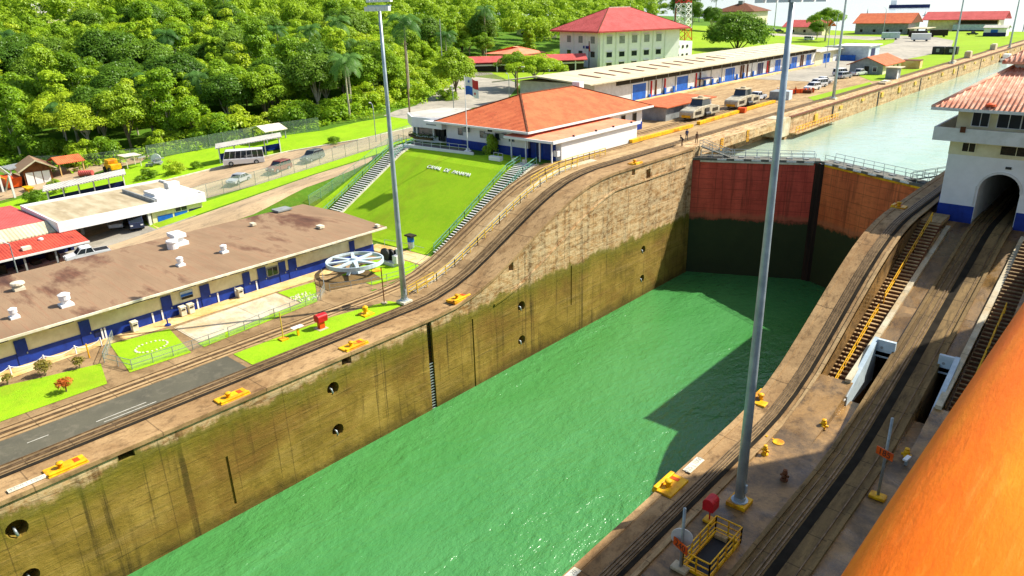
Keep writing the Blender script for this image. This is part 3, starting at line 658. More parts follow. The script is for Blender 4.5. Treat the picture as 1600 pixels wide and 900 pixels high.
tow_track('rack railway along the lip of the left lock wall, climbing the curved ramp', (-58.5, -57.05), (-58.35, -57.2), -57.78, hr, -60, 101, 'trackgrey', (-57.0, -56.62))
tow_track('pale return track beside the lawns and the long blue and cream workshop', (-64.5, -62.35), (-64.2, -62.7), -63.45, lambda y: h(-63, y), -60, 101, 'track')
tow_track('rack railway on the chamber edge of the centre wall, climbing past the striped stairs', (-18.75, -17.95), (-18.65, -18.05), -18.35, hr, -60, 118, 'trackgrey', (-17.92, -17.62))
tow_track('sunken track in the middle of the centre wall, running up into the tower arch', (-12.95, -9.75), (-12.5, -10.2), -11.9, lambda y: hc(y), -60, 109, 'trackdark', (-11.62, -11.05))
m = MB(); strip(m, -13.12, -12.85, ramp_ys(-60, 90), lambda y: hc(y) + .26, .3); strip(m, -9.85, -9.58, ramp_ys(-60, 90), lambda y: hc(y) + .26, .3); m.build('track_kerb', 'trackdark', cwo)
t = tow_track('rack railway along the rusty wall of the upper lock, past the two silver engines', (-58.5, -57.05), (-58.35, -57.2), -57.78, lambda y: 9.4, 101.1, 500, 'trackgrey')
t = tow_track('return track on the upper level, under the two silver engines', (-68.6, -66.2), (-68.2, -66.6), -67.4, lambda y: 9.4, 101.1, 200, 'track')

# yellow mooring bitts on the copings
def bitt(x, y, z, side, label, L=3.0):
    t = thing('mooring_bitt', label, 'mooring bitt', (x, y, z), 0, 'yellow mooring recesses on the lock edges')
    m = MB(); m.box(x - .72, x + .72, y - L / 2, y + L / 2, z - .16, z + .14); m.build('base_plate', 'yellow', t, bevel=.05)
    q = MB(); q.lathe((x, y - L * .12, z + .13), [(.22, 0), (.17, .12), (.17, .3), (.27, .36), (.24, .46), (.05, .5)], 12); q.build('bollard', 'yellow', t, smooth=True)
    q = MB(); q.box(x - .5, x + .25, y + L * .22, y + L * .36, z + .14, z + .165); q.build('worn_slot', 'orange', t)
    q = MB(); q.box(x + side * .5 - .16, x + side * .5 + .16, y - L / 2 + .05, y + L / 2 - .05, z + .14, z + .3); q.build('rim', 'yellow', t, bevel=.05)
    return t
for y, lab in ((11.3, 'yellow bitt on the left lock edge, the lowest one at the photo edge'), (24.3, 'yellow bitt on the left lock edge below the orange bush'), (37.0, 'yellow bitt on the left lock edge beside the square black notch'), (51.3, 'yellow bitt on the left lock edge at the foot of the ramp'), (86.2, 'yellow bitt high on the left ramp near the red gate')):
    bitt(-54.5, y, hr(y) + .05, 1, lab, 2.7 if y < 80 else 1.8)
bitt(-19.85, 37.2, .05, -1, 'yellow bitt on the centre wall edge near the red box', 2.4)
bitt(-19.85, 51.6, .25, -1, 'yellow bitt on the centre wall edge behind the tall pole', 2.4)
bitt(-19.7, 83.0, 9.45, -1, 'small yellow bitt on the centre wall edge in front of the red gate', 1.2)
def plate(x, y, z, w, l, txt, label, rot):
    t = thing('number_plate', label, 'painted plate', (x, y, z))
    m = MB(); m.box(x - w / 2, x + w / 2, y - l / 2, y + l / 2, z, z + .05); m.build('plate', 'kerb', t)
    put_text(txt, w * .85, 'grey', frame((x, y, z + .056), (0, rot, 0), (-rot, 0, 0)), 'lettering', t, .003)
plate(-54.35, 8.75, .12, .55, 2.4, '4250 | 1000', 'cream painted plate with faint numbers beside the lowest yellow bitt', 1)
plate(-19.75, 40.2, .1, .6, 2.0, '425 | 1000', 'white painted plate with faint numbers on the centre wall edge', 1)
plate(-19.9, 26.3, .1, .5, 1.2, 'A 20', 'small white plate at the very bottom of the centre wall edge', 1)
t = thing('ladder', 'black rung ladder set into a slot of the left lock wall', 'ladder', (-53.9, 46, -10.7))
m = MB()
for y in (45.72, 46.28): m.beam((-54.0, y, -10.9), (-54.0, y, -.3), .06)
m.build('side_rail', 'black', t)
m = MB()
for z in np.arange(-10.7, -5.2, .34): m.beam((-53.85, 45.7, z), (-53.85, 46.3, z), .09)
m.build('rung', 'galv', t)
m = MB()
for z in np.arange(-5.2, -.4, .34): m.beam((-54.0, 45.7, z), (-54.0, 46.3, z), .05)
m.build('rung', 'black', t)

# ------------------------------------------------------------------ the mitre gate: two leaves
HL, AP, HR_ = Vector((-53.9, 101.4, 0)), Vector((-37.3, 109.3, 0)), Vector((-20.1, 101.3, 0))
def leaf(a, b, matname, label, stripe):
    d = (b - a).normalized(); n = Vector((d.y, -d.x, 0)); n = n if n.y < 0 else -n
    t = thing('lock_gate', label, 'lock gate', tuple(a.lerp(b, .5) + Vector((0, 0, -10.7))))
    P = [a, b, b - n * 2.0, a - n * 2.0]
    m = MB(); m.prism([(p.x, p.y) for p in P], -24, 7.45); m.build('gate_leaf', matname, t)
    m = MB()
    A, B = a + n * .12, b + n * .12
    m.beam(A + Vector((0, 0, 7.42)) + d * 1.2, B + Vector((0, 0, 7.42)) - d * 1.0, .3, .26); m.build('fender', stripe, t)
    m = MB(); Q = [a + n * .25, b + n * .1, b - n * 2.2, a - n * 2.2]; m.prism([(p.x, p.y) for p in Q], 7.56, 7.9); m.build('walkway', 'platform', t)
    for i in range(6):
        s = a.lerp(b, .2 + i * .135); e = s + d * 1.35
        q = MB(); q.beam(s + n * .29 + Vector((0, 0, 7.74)), e + n * .29 + Vector((0, 0, 7.74)), .05, .24); q.build('warning_board', 'whiteclean', t)
    for off in (-.1, 1.9):
        railing(t, [tuple(a - n * off + d * 1.2 + Vector((0, 0, 7.9))), tuple(b - n * off - d * .8 + Vector((0, 0, 7.9)))], 1.05, (1.0, .5), 1.7, .028, 'steel')
    m = MB()
    for i in range(7):
        s = a.lerp(b, .12 + i * .125); m.beam(s - n * 1.0 + Vector((0, 0, 7.9)), s - n * 1.0 + d * .8 + Vector((0, 0, 7.9)), .6, .28)
    m.build('deck_box', 'grey', t)
    if matname == 'gate_rust' or True:
        m = MB(); c = b if matname == 'gate_crimson' else b
        m.prism([((c + d * -.75).x, (c + d * -.75).y), ((c + n * .35 - d * .5).x, (c + n * .35 - d * .5).y), ((c + n * .35).x, (c + n * .35).y), (c.x, c.y)], -24, 7.5); m.build('mitre_post', 'gatepost', t)
    return t
leaf(HL, AP, 'gate_crimson', 'left leaf of the lock gate, crimson above a dark wet base', 'kerb')
leaf(HR_, AP, 'gate_rust', 'right leaf of the lock gate, rust orange above a dark wet base', 'yellow')
for (p, q, lab) in (((-53.4, 103.0, 9.45), (-49.2, 104.6, 7.9), 'sloping steel gangway from the left wall down to the crimson gate leaf'), ((-19.4, 102.4, 9.45), (-23.8, 103.9, 7.9), 'sloping steel gangway from the centre wall down to the rust orange gate leaf')):
    t = thing('gangway', lab, 'gangway', q, 0, 'gangways at the ends of the lock gate'); P, Q = Vector(p), Vector(q)
    m = MB(); m.beam(P, Q, 1.0, .14); m.build('ramp', 'platform', t)
    for s in (-.5, .5): railing(t, [tuple(P + Vector((0, s, 0))), tuple(Q + Vector((0, s, 0)))], 1.0, (1, .5), 1.6, .03, 'galv')

# ------------------------------------------------------------------ stairs on the locks
def stairs(name, label, x0, x1, y0, y1, zf, n, mat, under_mat, tread=.58, rail_x=(), railmat='yellow', stringers=True, group=None, zoff=0.0, railh=1.0, depth=.06):
    t = thing('staircase', label, 'staircase', ((x0 + x1) / 2, y0, zf(y0)), 0, group)
    dy = (y1 - y0) / n; proto = None
    for i in range(n):
        y = y0 + dy * i; z = zf(y + dy * .9) + zoff
        if proto is None:
            proto = MB().box(0, x1 - x0, 0, dy * tread, -.09, 0).build('tread', mat, None, local=True)
            o = proto
        else: o = proto.copy(); COL.objects.link(o)
        o.parent = t; o.location = WM[t.name].inverted() @ Vector((x0, y, z)); WM[o.name] = WM[t.name]
    Y = ysam(y0, y1 + .2, 1.0)
    if stringers:
        m = MB(); strip(m, x0, x1, Y, lambda y: zf(y) - .22 + zoff, .25); m.build('stair_base', under_mat, t)  # dark colour of the base stands in for shade between the treads
    for x, ya, yb in rail_x:
        pts = [(x, y, zf(y) + zoff) for y in ysam(ya, yb, 3.0)]
        railing(t, pts, railh, (1.0, .55), 2.0, .035, railmat)
    return t
stairs('staircase', 'long brown striped stairs with a yellow handrail, left of the sunken track', -16.95, -15.1, 56.2, 81, hs, 48, 'track', 'brown', .5, ((-16.05, 56.4, 66.5), (-16.05, 68, 81)), 'yellow', group='stairs of the centre wall')
stairs('staircase', 'dark striped stairs with a yellow handrail, right of the sunken track by the lifeboat', -8.0, -6.2, 56.2, 81, hs, 48, 'trackgrey', 'brown', .5, ((-7.1, 56.4, 70), (-6.4, 73, 81)), 'yellow', group='stairs of the centre wall')
stairs('staircase', 'grey and black striped stairs up the lock side of the sloping lawn', -68.4, -65.5, 60.2, 78.2, lambda y: hl(y) + .1, 44, 'white', 'black', .5, ((-68.5, 60.5, 78), (-65.5, 66, 78)), 'greenrail', group='stairs beside the sloping lawn')
stairs('staircase', 'grey and black striped stairs up the far side of the sloping lawn', -94.4, -91.6, 60.6, 78.2, lambda y: hl(y) + .1, 44, 'white', 'black', .5, ((-94.4, 60.8, 78), (-91.7, 74, 78)), 'greenrail', group='stairs beside the sloping lawn')
m = MB(); strip(m, -91.55, -91.15, ysam(60.6, 78, 1), lambda y: hl(y) + .2, .5); solo(m, 'stair_kerb', 'kerb', 'pale kerb edging the far stairs of the sloping lawn', 'kerb', (-91.3, 60.6, .5))
m = MB(); strip(m, -65.45, -65.05, ysam(60.6, 78, 1), lambda y: hl(y) + .22, .8); solo(m, 'stair_kerb', 'pad', 'grey kerb between the lock side stairs and the soil bank', 'kerb', (-65.2, 60.6, .5))
t = thing('handrail', 'yellow handrail climbing between the two tracks of the left ramp', 'handrail', (-60.2, 52, .6))
railing(t, [(-60.4, 49.0, hr(49.0)), (-60.4, 53, hr(53))], 1.05, (1, .66, .33), 1.3, .035, 'yellowpale', 'railing_section')
railing(t, [(-59.9, y, hr(y)) for y in (50, 53, 56, 60, 64, 68, 72, 76, 80)], 1.05, (1, .55), 1.5, .04, 'yellowpale', 'railing_section')
railing(t, [(-61.5, y, hr(y)) for y in (72, 75, 78, 81, 85, 89)], 1.05, (1, .55), 1.5, .04, 'yellowpale', 'railing_section')
m = MB(); strip(m, -61.3, -60.1, ysam(50, 85, 1), lambda y: hr(y) + .1, .2); m.build('ramp_path', 'pad', t)
# white parapets over the underpasses
def hp(y): return float(np.interp(y, [54.6, 56, 62], [.9, 1.6, 4.0]))
for x0, x1, cx0, cx1, yy, lab in ((-14.72, -14.35, -14.35, -12.95, 61.0, 'white parapet around the dark underpass left of the sunken track'), (-8.7, -8.33, -9.75, -8.7, 61.0, 'white parapet around the dark underpass right of the sunken track')):
    t = thing('parapet', lab, 'parapet', (x0, 55, 0), 0, 'white parapets by the sunken track')
    m = MB(); strip(m, x0, x1, ysam(54.8, 61.4, 1), hp, 0, -.2); m.build('side_parapet', 'aqua', t)
    m = MB(); m.box(cx0, cx1, yy, yy + .3, 2.2, 3.75); m.build('end_parapet', 'aqua', t)
    m = MB(); m.tube([(cx0 + .4, yy - .02, 3.1), (cx0 + .4, yy - .04, 3.1)], .12, 8); m.build('drain', 'grey', t)
# ------------------------------------------------------------------ buildings
def hip(mb, x0, x1, y0, y1, z, zr, t=.25, along='y', inset=None):
    w = (x1 - x0) if along == 'y' else (y1 - y0); i = inset if inset is not None else w / 2
    if along == 'y': r0, r1 = ((x0 + x1) / 2, y0 + i, zr), ((x0 + x1) / 2, y1 - i, zr)
    else: r0, r1 = (x0 + i, (y0 + y1) / 2, zr), (x1 - i, (y0 + y1) / 2, zr)
    A, B, C, D = (x0, y0, z), (x1, y0, z), (x1, y1, z), (x0, y1, z)
    a, b, c, d = [(p[0], p[1], z - t) for p in (A, B, C, D)]
    if along == 'y': F = [(0, 1, 4), (1, 2, 5, 4), (2, 3, 5), (3, 0, 4, 5)]
    else: F = [(0, 1, 5, 4), (1, 2, 5), (2, 3, 4, 5), (3, 0, 4)]
    return mb.add([A, B, C, D, r0, r1, a, b, c, d], F + [(6, 7, 1, 0), (7, 8, 2, 1), (8, 9, 3, 2), (9, 6, 0, 3), (9, 8, 7, 6)])
def gable(mb, x0, x1, y0, y1, z, zr, t=.16, along='y'):
    if along == 'y':
        xm = (x0 + x1) / 2; P = [(x0, z), (xm, zr), (x1, z), (x1, z - t), (xm, zr - t), (x0, z - t)]
        return mb.loft([[(x, y, q) for x, q in P] for y in (y0, y1)])
    ym = (y0 + y1) / 2; P = [(y0, z), (ym, zr), (y1, z), (y1, z - t), (ym, zr - t), (y0, z - t)]
    return mb.loft([[(x, y, q) for y, q in P] for x in (x0, x1)])
def ridge(mb, pts, r=.12):
    for p, q in zip(pts[:-1], pts[1:]): mb.beam(p, q, r * 2, r * 1.4)
    return mb

# long workshop with the brown roof
t = thing('workshop_building', 'long low blue and cream workshop with a weathered brown roof', 'workshop', (-84, 22, 0))
m = MB(); m.box(-92, -76, -25, 56.4, 1.25, 3.45); m.build('wall', 'cream', t)
m = MB(); m.box(-92.05, -75.95, -25.05, 56.45, 0, 1.25); m.build('dado', 'blue', t)
m = MB(); P = [(-94.2, 3.55), (-84, 3.9), (-74.7, 3.5), (-74.7, 3.36), (-84, 3.72), (-94.2, 3.41)]
m.loft([[(x, y, z) for x, z in P] for y in (-27, 57.9)]); rf = m.build('roof', 'roof_brown', t)
m = MB(); m.box(-74.78, -74.6, -27, 57.9, 3.3, 3.52); m.build('fascia', 'kerb', t)
def rz_(x): return float(np.interp(x, [-94.2, -84, -74.7], [3.55, 3.9, 3.5]))
for x, y, r, hh in ((-79, 15.8, .36, .85), (-78.5, 20.2, .52, 1.15), (-80.8, 33, .36, .85), (-81.2, 38.5, .36, .8)):
    q = MB(); z = rz_(x); q.box(x - r * 1.15, x + r * 1.15, y - r * 1.15, y + r * 1.15, z - .15, z + .22)
    q.lathe((x, y, z + .2), [(r * .8, 0), (r * .8, hh * .35), (r, hh * .4), (r, hh * .8), (r * 1.12, hh * .85), (r * .5, hh)], 16); q.build('roof_vent', 'whiteclean', rf)
q = MB(); z = rz_(-87); q.box(-87.6, -86.5, 18, 19, z - .1, z + .35); q.lathe((-87.05, 18.5, z + .35), [(.25, 0), (.25, .2), (.7, .3), (.65, .5), (.2, .6)], 14); q.build('roof_vent', 'kerb', rf)
q = MB(); z = rz_(-89); q.box(-90.2, -88.0, 35.8, 37.5, z - .1, z + .5); q.box(-89.8, -88.5, 36, 37.2, z + .5, z + 1.0); q.box(-90.3, -88.1, 35.9, 37.4, z + 1.0, z + 1.5); q.lathe((-87.9, 35.4, z), [(.62, 0), (.62, .8), (.72, .85), (.68, 1.1), (.1, 1.2)], 16); q.build('roof_fan', 'whiteclean', rf, bevel=.05)
for x, y, s in ((-80.5, 51.6, .5), (-89, 46.8, .4), (-75.3, 56.9, .32)):
    q = MB(); z = rz_(x); q.box(x - s, x + s, y - s * .7, y + s * .7, z + .12, z + .42); q.box(x - s * .6, x + s * .6, y - s * .4, y + s * .4, z - .1, z + .14); q.build('roof_vent', 'kerb', rf)
q = MB(); q.box(-94.1, -92.2, 52.6, 54.9, 3.75, 3.95); q.box(-93.9, -92.4, 52.8, 54.7, 3.4, 3.75); q.build('roof_hatch', 'grey', rf)
for y0, y1 in ((14.5, 15.5), (20.1, 21.1), (28.2, 29.3), (32.5, 33.6), (37.6, 38.5), (39.5, 40.6), (42.3, 43.2), (43.6, 44.7), (52.6, 53.4), (6.2, 7.3)):
    d = win(t, 'x+', -75.95, y0, y1, .05, 2.55, 'blue', 'door', .07)
    q = MB(); q.box(-75.88, -75.8, y1 - .2, y1 - .1, 1.05, 1.2); q.build('handle', 'galv', d)
for y0, y1 in ((17.6, 19.8), (23.8, 27.9), (29.6, 30.4), (30.7, 32.2), (32.6, 33.6), (34.0, 35.8), (36.2, 38.4), (39.0, 41.0), (41.6, 43.0), (43.6, 46.2), (46.8, 50.2), (51.0, 54.0), (12.8, 14.2), (8, 11)):
    win(t, 'x+', -76, y0, y1, 2.72, 3.2, 'louvre', 'louvre', .05, 'cream', .05)
sgn = win(t, 'x+', -75.95, 30.3, 31.7, 1.6, 2.5, 'aqua', 'mural_board', .05)
q = MB(); q.box(-75.9, -75.87, 30.35, 31.65, 1.95, 2.2); q.build('blue_band', 'bluebright', sgn)
q = MB(); q.box(-75.9, -75.87, 30.35, 31.65, 1.62, 1.9); q.build('dark_band', 'louvre', sgn)
win(t, 'x+', -76, 40.8, 42.1, 1.25, 2.2, 'glass', 'window', .05, 'grey')
for y in (21.9, 22.2, 27.0, 28.0, 31.9, 34.3, 36.4, 39.1): win(t, 'x+', -75.94, y, y + .16, 0, 1.2, 'whiteclean', 'pier', .06)
win(t, 'x+', -75.94, 21.3, 22.3, .55, 1.15, 'navy', 'hatch', .05)
for y, mt in ((24.9, 'kerb'), (30.0, 'kerb'), (30.9, 'kerb'), (36.7, 'kerb')):
    q = thing('waste_bin', {24.9: 'cream waste bin against the workshop wall above the ring lawn', 30.0: 'squat cream bin under the mural board of the workshop', 30.9: 'tall cream bin under the mural board of the workshop', 36.7: 'cream waste bin beside a blue workshop door above the pale slab'}[y], 'waste bin', (-75.3, y, .03), 0, 'bins along the workshop wall')
    b = MB(); b.prism([(-75.62, y - .3), (-75.02, y - .3), (-75.02, y + .3), (-75.62, y + .3)], .08, 1.02); b.build('body', mt, q, bevel=.05)
    b = MB(); b.box(-75.66, -74.98, y - .34, y + .34, 1.02, 1.18); b.build('lid', mt, q, bevel=.05)
    b = MB(); b.box(-74.99, -74.95, y - .2, y + .2, .78, .92); b.build('slot', 'dark', q)

# service station with the white canopy roof
t = thing('canopy_building', 'white flat roofed service station with an open canopy bay', 'service station', (-112, 38, 1.8))
Z0 = 5.2
m = MB(); m.box(-120.6, -106.0, 29.0, 48.6, Z0 - .35, Z0 - .05); m.build('roof', 'roof_conc', t)
m = MB(); m.box(-106.2, -105.95, 28.7, 48.9, Z0 - 1.1, Z0 + .25); m.box(-121, -106.2, 28.7, 28.95, Z0 - 1.1, Z0 + .25); m.box(-121, -106.2, 48.65, 48.9, Z0 - 1.1, Z0 + .25); m.box(-121, -120.75, 28.95, 48.65, Z0 - .6, Z0 + .25); m.build('fascia', 'whiteclean', t)
m = MB(); m.box(-118, -106.8, 41.7, 41.95, Z0 - .05, Z0 + .45); m.build('roof_upstand', 'grey', t)
m = MB(); m.box(-111.5, -107, 42.2, 48.3, Z0 - .02, Z0 + .5); m.build('upper_roof', 'whiteclean', t)
m = MB(); m.box(-114.5, -106.5, 40.9, 48.4, 1.6, Z0 - .36); m.build('wall', 'cream', t)
for y0, y1, mt in ((41.6, 43.8, 'bluebright'), (44.1, 46.0, 'bluebright'), (46.3, 48.2, 'navy')): win(t, 'x+', -106.5, y0, y1, 2.4, 3.3, mt, 'shutter', .06)
win(t, 'x+', -106.5, 44.3, 46.0, 3.4, 4.0, 'glass', 'window', .06, 'white')
for y in (42.3, 44.3, 46.0): win(t, 'x+', -106.5, y, y + .7, 4.15, 4.4, 'louvre', 'vent', .05)
for x, y in ((-106.4, 29.4), (-106.4, 40.4), (-119.8, 29.4), (-119.8, 40.4), (-112.2, 36.8), (-112.2, 33.2)):
    q = MB(); q.box(x - .2, x + .2, y - .2, y + .2, h(x, y) - .3, Z0 - .3); q.build('column', 'white', t)
m = MB(); m.box(-112, -108.2, 42.5, 45, Z0 + .5, Z0 + .9); m.box(-113.4, -111.9, 46.2, 48, Z0, Z0 + 1.3); m.tube([(-113.6, 46.8, Z0 + .7), (-113.6, 46.8, Z0 + .72)], .5, 12); m.build('air_conditioner', 'white', t)
m = MB(); m.prism([(-106.3, 40.5), (-103.8, 40.2), (-103.6, 47.6), (-106.3, 48)], 1.5, 2.35); solo(m, 'loading_ramp', 'path', 'orange stained loading ramp at the foot of the white service station', 'ramp', (-105, 44, 1.9))
# red roofed sheds beside it
t = thing('red_roof_shed', 'shed with a rose red roof and pale eaves left of the white service station', 'shed', (-117, 18, .8))
m = MB(); m.box(-124, -108, -10, 28.2, .3, 4.2); m.build('wall', 'cream', t)
m = MB(); m.slabpoly([(-125.5, -11, 4.75), (-110.2, -11, 5.0), (-110.2, 28.6, 5.0), (-125.5, 28.6, 4.75)], .2); m.build('roof', 'roof_rose', t)
m = MB(); m.slabpoly([(-110.2, -11, 5.02), (-107, -11, 4.15), (-107, 28.6, 4.15), (-110.2, 28.6, 5.02)], .15); m.build('roof_skirt', 'roof_pale', t)
t = thing('workshop_shed', 'open fronted shed with a rusty red sheet roof behind the brown roofed workshop', 'shed', (-103.5, 20, .8))
m = MB(); m.slabpoly([(-106.6, -10, 4.1), (-101.5, -10, 3.35), (-101.5, 30.6, 3.35), (-106.6, 30.6, 4.1)], .16); rf = m.build('roof', 'roof_crimson', t)
m = MB(); m.box(-101.62, -101.42, -10, 30.6, 3.16, 3.38); m.build('gutter', 'white', t)
q = MB(); q.box(-103.6, -102.8, 23.4, 24.4, 3.6, 4.0); q.build('roof_box', 'kerb', rf)
q = MB(); q.lathe((-105.2, 26.2, 3.9), [(.3, 0), (.3, .2), (.1, .3)], 10); q.build('roof_cap', 'whiteclean', rf)
for y in (29.9, 26.5, 23.0, 19.5, 16): q = MB(); q.box(-102.1, -101.9, y, y + .2, .6, 3.3); q.build('post', 'grey', t)
m = MB(); m.box(-106.4, -106.2, -10, 30, .6, 3.7); m.build('back_wall', 'navy', t)
m = MB()
for i in range(9):
    y = 13 + i * 1.9; m.box(-105.6, -104.2, y, y + 1.1 + .3 * math.sin(i), .8, 1.6 + .5 * math.sin(i * 2.1))
m.build('work_bench', 'louvre', t)
t = thing('street_lamp', 'slim street lamp in front of the rusty red sheet roof', 'street lamp', (-100, 21.6, .7))
m = MB(); m.tube([(-100, 21.6, .5), (-100, 21.6, 5.6)], .09, 8, .06); m.build('pole', 'galv', t)
m = MB(); m.beam((-100, 21.6, 5.5), (-101.5, 21.2, 5.7), .08); m.box(-102, -101.2, 21, 21.3, 5.66, 5.8); m.build('lamp_head', 'white', t)

# upper offices: hip roof, side annex, glazed entrance
t = thing('office_building', 'white office with a big red tiled hip roof above the sloping lawn', 'office', (-80, 98, 9.4))
def skewY(x): return 81.4 + (x + 82) * -.04
m = MB(); m.box(-87, -69.8, 81.2, 112, 10.7, 13.15); m.build('wall', 'whiteclean', t)
m = MB(); m.box(-87.06, -69.74, 81.14, 112.06, 9.2, 10.7); m.build('dado', 'blue', t)
m = MB(); hip(m, -88.4, -68.6, 79.9, 113.4, 13.4, 17.1, .22); rf = m.build('roof', 'roof_red', t)
m = MB(); ridge(m, [(-88.4, 79.9, 13.4), (-78.5, 89.8, 17.15), (-68.6, 79.9, 13.4)]); ridge(m, [(-78.5, 89.8, 17.15), (-78.5, 103.5, 17.15), (-68.6, 113.4, 13.4)]); m.build('ridge_tiles', 'brown', rf)
m = MB(); m.box(-68.55, -68.35, 79.9, 113.4, 13.12, 13.4); m.box(-88.4, -68.4, 79.7, 79.88, 13.12, 13.4); m.build('gutter', 'whiteclean', t)
m = MB(); m.box(-80.0, -78.4, 105.2, 106.5, 16.4, 17.6); m.build('roof_vent', 'whiteclean', rf)
for x in (-84.2, -79.4, -76.2, -73.4): win(t, 'y-', 81.2, x, x + .9, 11.5, 12.4, 'glass', 'window', .06, 'grey')
win(t, 'y-', 81.2, -77.8, -76.9, 12.5, 13.0, 'louvre', 'vent', .06)
for x, z in ((-82.6, 12.1), (-78.2, 11.6), (-74.8, 11.9)):
    q = MB(); q.box(x, x + .9, 80.5, 81.15, z, z + .65); q.build('air_conditioner', 'grey', t)
for y in (97, 101, 105.5, 109): win(t, 'x+', -69.8, y, y + 1.1, 11.0, 12.4, 'louvre', 'window', .06, 'grey')
win(t, 'x+', -69.8, 103.6, 104.5, 9.5, 11.7, 'grey', 'door', .06)
t2 = thing('annex_building', 'flat salmon roofed annex with a bright white side wall beside the curving track', 'annex', (-67.5, 90, 9.4))
m = MB(); m.box(-69.5, -63.9, 81.6, 101.2, 9.2, 12.35); m.build('wall', 'whiteclean', t2)
m = MB(); m.box(-69.56, -64.9, 81.5, 81.6, 9.3, 12.35); m.box(-69.6, -69.5, 81.5, 84.5, 9.3, 12.3); m.build('blue_front', 'blue', t2)
m = MB(); m.slabpoly([(-72.8, 79.4, 12.66), (-63.7, 79.4, 12.5), (-63.7, 101.5, 12.5), (-69.6, 101.5, 12.75), (-69.6, 82, 12.75), (-72.8, 82, 12.7)], .2); m.build('roof', 'roof_pink', t2)
m = MB(); m.box(-63.72, -63.5, 79.3, 101.6, 12.2, 12.62); m.box(-72.8, -63.7, 79.22, 79.42, 12.25, 12.6); m.build('fascia', 'whiteclean', t2)
for x, y in ((-71.8, 79.8), (-69.0, 79.8), (-66.4, 79.8), (-64.2, 79.8)): q = MB(); q.box(x - .08, x + .08, y - .08, y + .08, 9.3, 12.3); q.build('post', 'whiteclean', t2)
q = MB(); q.box(-64.7, -64.0, 80.8, 81.5, 10.2, 11.0); q.build('air_conditioner', 'whiteclean', t2)
win(t2, 'y-', 81.5, -68.4, -67.4, 9.4, 11.7, 'navy', 'door', .06, 'bluebright')
for y in (84, 89.5, 94.0, 99): q = MB(); q.box(-63.8, -63.5, y, y + .2, 12.6, 12.85); q.build('roof_light', 'black', t2)
t3 = thing('entrance_pavilion', 'white angular entrance pavilion with dark windows at the corner of the red roofed office', 'pavilion', (-93, 86, 9.4))
P = [(-98.6, 83.4), (-94.6, 80.8), (-90.6, 81.4), (-88.6, 83.0), (-88.6, 90), (-92, 93), (-98, 91)]
sc_ = lambda P, f: [(-93.4 + (x + 93.4) * f, 86.5 + (y - 86.5) * f) for x, y in P]
m = MB(); m.prism(sc_(P, .86), 9.2, 12.0); m.build('wall', 'glass', t3)
m = MB(); m.prism(sc_(P, .92), 9.2, 10.4); m.build('plinth', 'whiteclean', t3)
m = MB(); m.prism(sc_(P, 1.04), 11.9, 13.55); m.build('fascia', 'whiteclean', t3)
m = MB(); m.prism(sc_(P, .97), 13.56, 13.6); m.build('roof', 'roof_grey', t3)
m = MB(); m.box(-91.4, -87, 80.2, 82.4, 12.1, 13.2); m.build('porch', 'whiteclean', t3)
q = MB(); q.box(-90.6, -88.3, 80.14, 80.2, 12.62, 12.8); q.build('sign_band', 'grey', t3)
for a, b in zip(sc_(P, .875), sc_(P, .875)[1:]): q = MB(); q.beam((a[0], a[1], 10.4), (a[0], a[1], 12), .3); q.build('mullion', 'whiteclean', t3)
m = MB(); m.prism([(-92.6, 79.0), (-79.4, 79.2), (-77.9, 78.2), (-92.6, 77.0)], 8.6, 9.75); m.build('terrace', 'platform', t3)
m = MB(); m.beam((-92.7, 76.95, 9.2), (-78.0, 78.05, 9.2), .25, 1.15); m.build('terrace_wall', 'whiteclean', t3)
railing(t3, [(-92.5, 77.15, 9.75), (-79.2, 78.2, 9.75)], .95, (1, .5), 1.9, .03, 'steel')
for x0, x1 in ((-90.9, -89.9), (-89.7, -88.8)):
    q = MB(); q.box(x0, x1, 82.3, 82.42, 9.75, 11.9); q.build('door', 'dark', t3)
t = thing('plinth', 'low white planter block on the edge of the sloping lawn under the office wall', 'planter', (-73, 77.4, 9.2))
m = MB(); m.box(-73.8, -71.6, 77.0, 77.7, 8.9, 9.9); m.build('block', 'whiteclean', t)
railing(t, [(-73.6, 77.9, 9.3), (-71.8, 77.9, 9.3)], 1, (1, .5), .9, .03, 'steel')
for x in (-69.6, -67.6): m = MB(); m.box(x - .25, x + .25, 77.6, 78.1, 9, 9.9); solo(m, 'lawn_post', 'kerb', 'short cream post at the top of the sloping lawn, ' + ('the left one' if x < -69 else 'next to the grey stairs'), 'post', (x, 77.8, 9.2))
t = thing('flagpole', 'white flagpole with a stepped base on the office terrace', 'flagpole', (-79.5, 78.4, 9.7))
m = MB(); m.lathe((-79.5, 78.4, 9.75), [(.55, 0), (.55, .12), (.3, .2), (.3, .4), (.1, .55)], 12); m.build('base', 'whiteclean', t)
m = MB(); m.tube([(-79.5, 78.4, 9.9), (-79.5, 78.4, 20.9)], .085, 8, .05); m.build('pole', 'whiteclean', t)
t = thing('flag', 'waving flag in white, red and blue quarters with two stars', 'flag', (-79.5, 78.4, 18.2))
def flagpt(u, v):
    return (-79.4 + u * 2.9, 78.4 + .28 * math.sin(u * 5.5) * u, 18.15 + v * 2.5 - .45 * u * u + .1 * math.sin(u * 7))
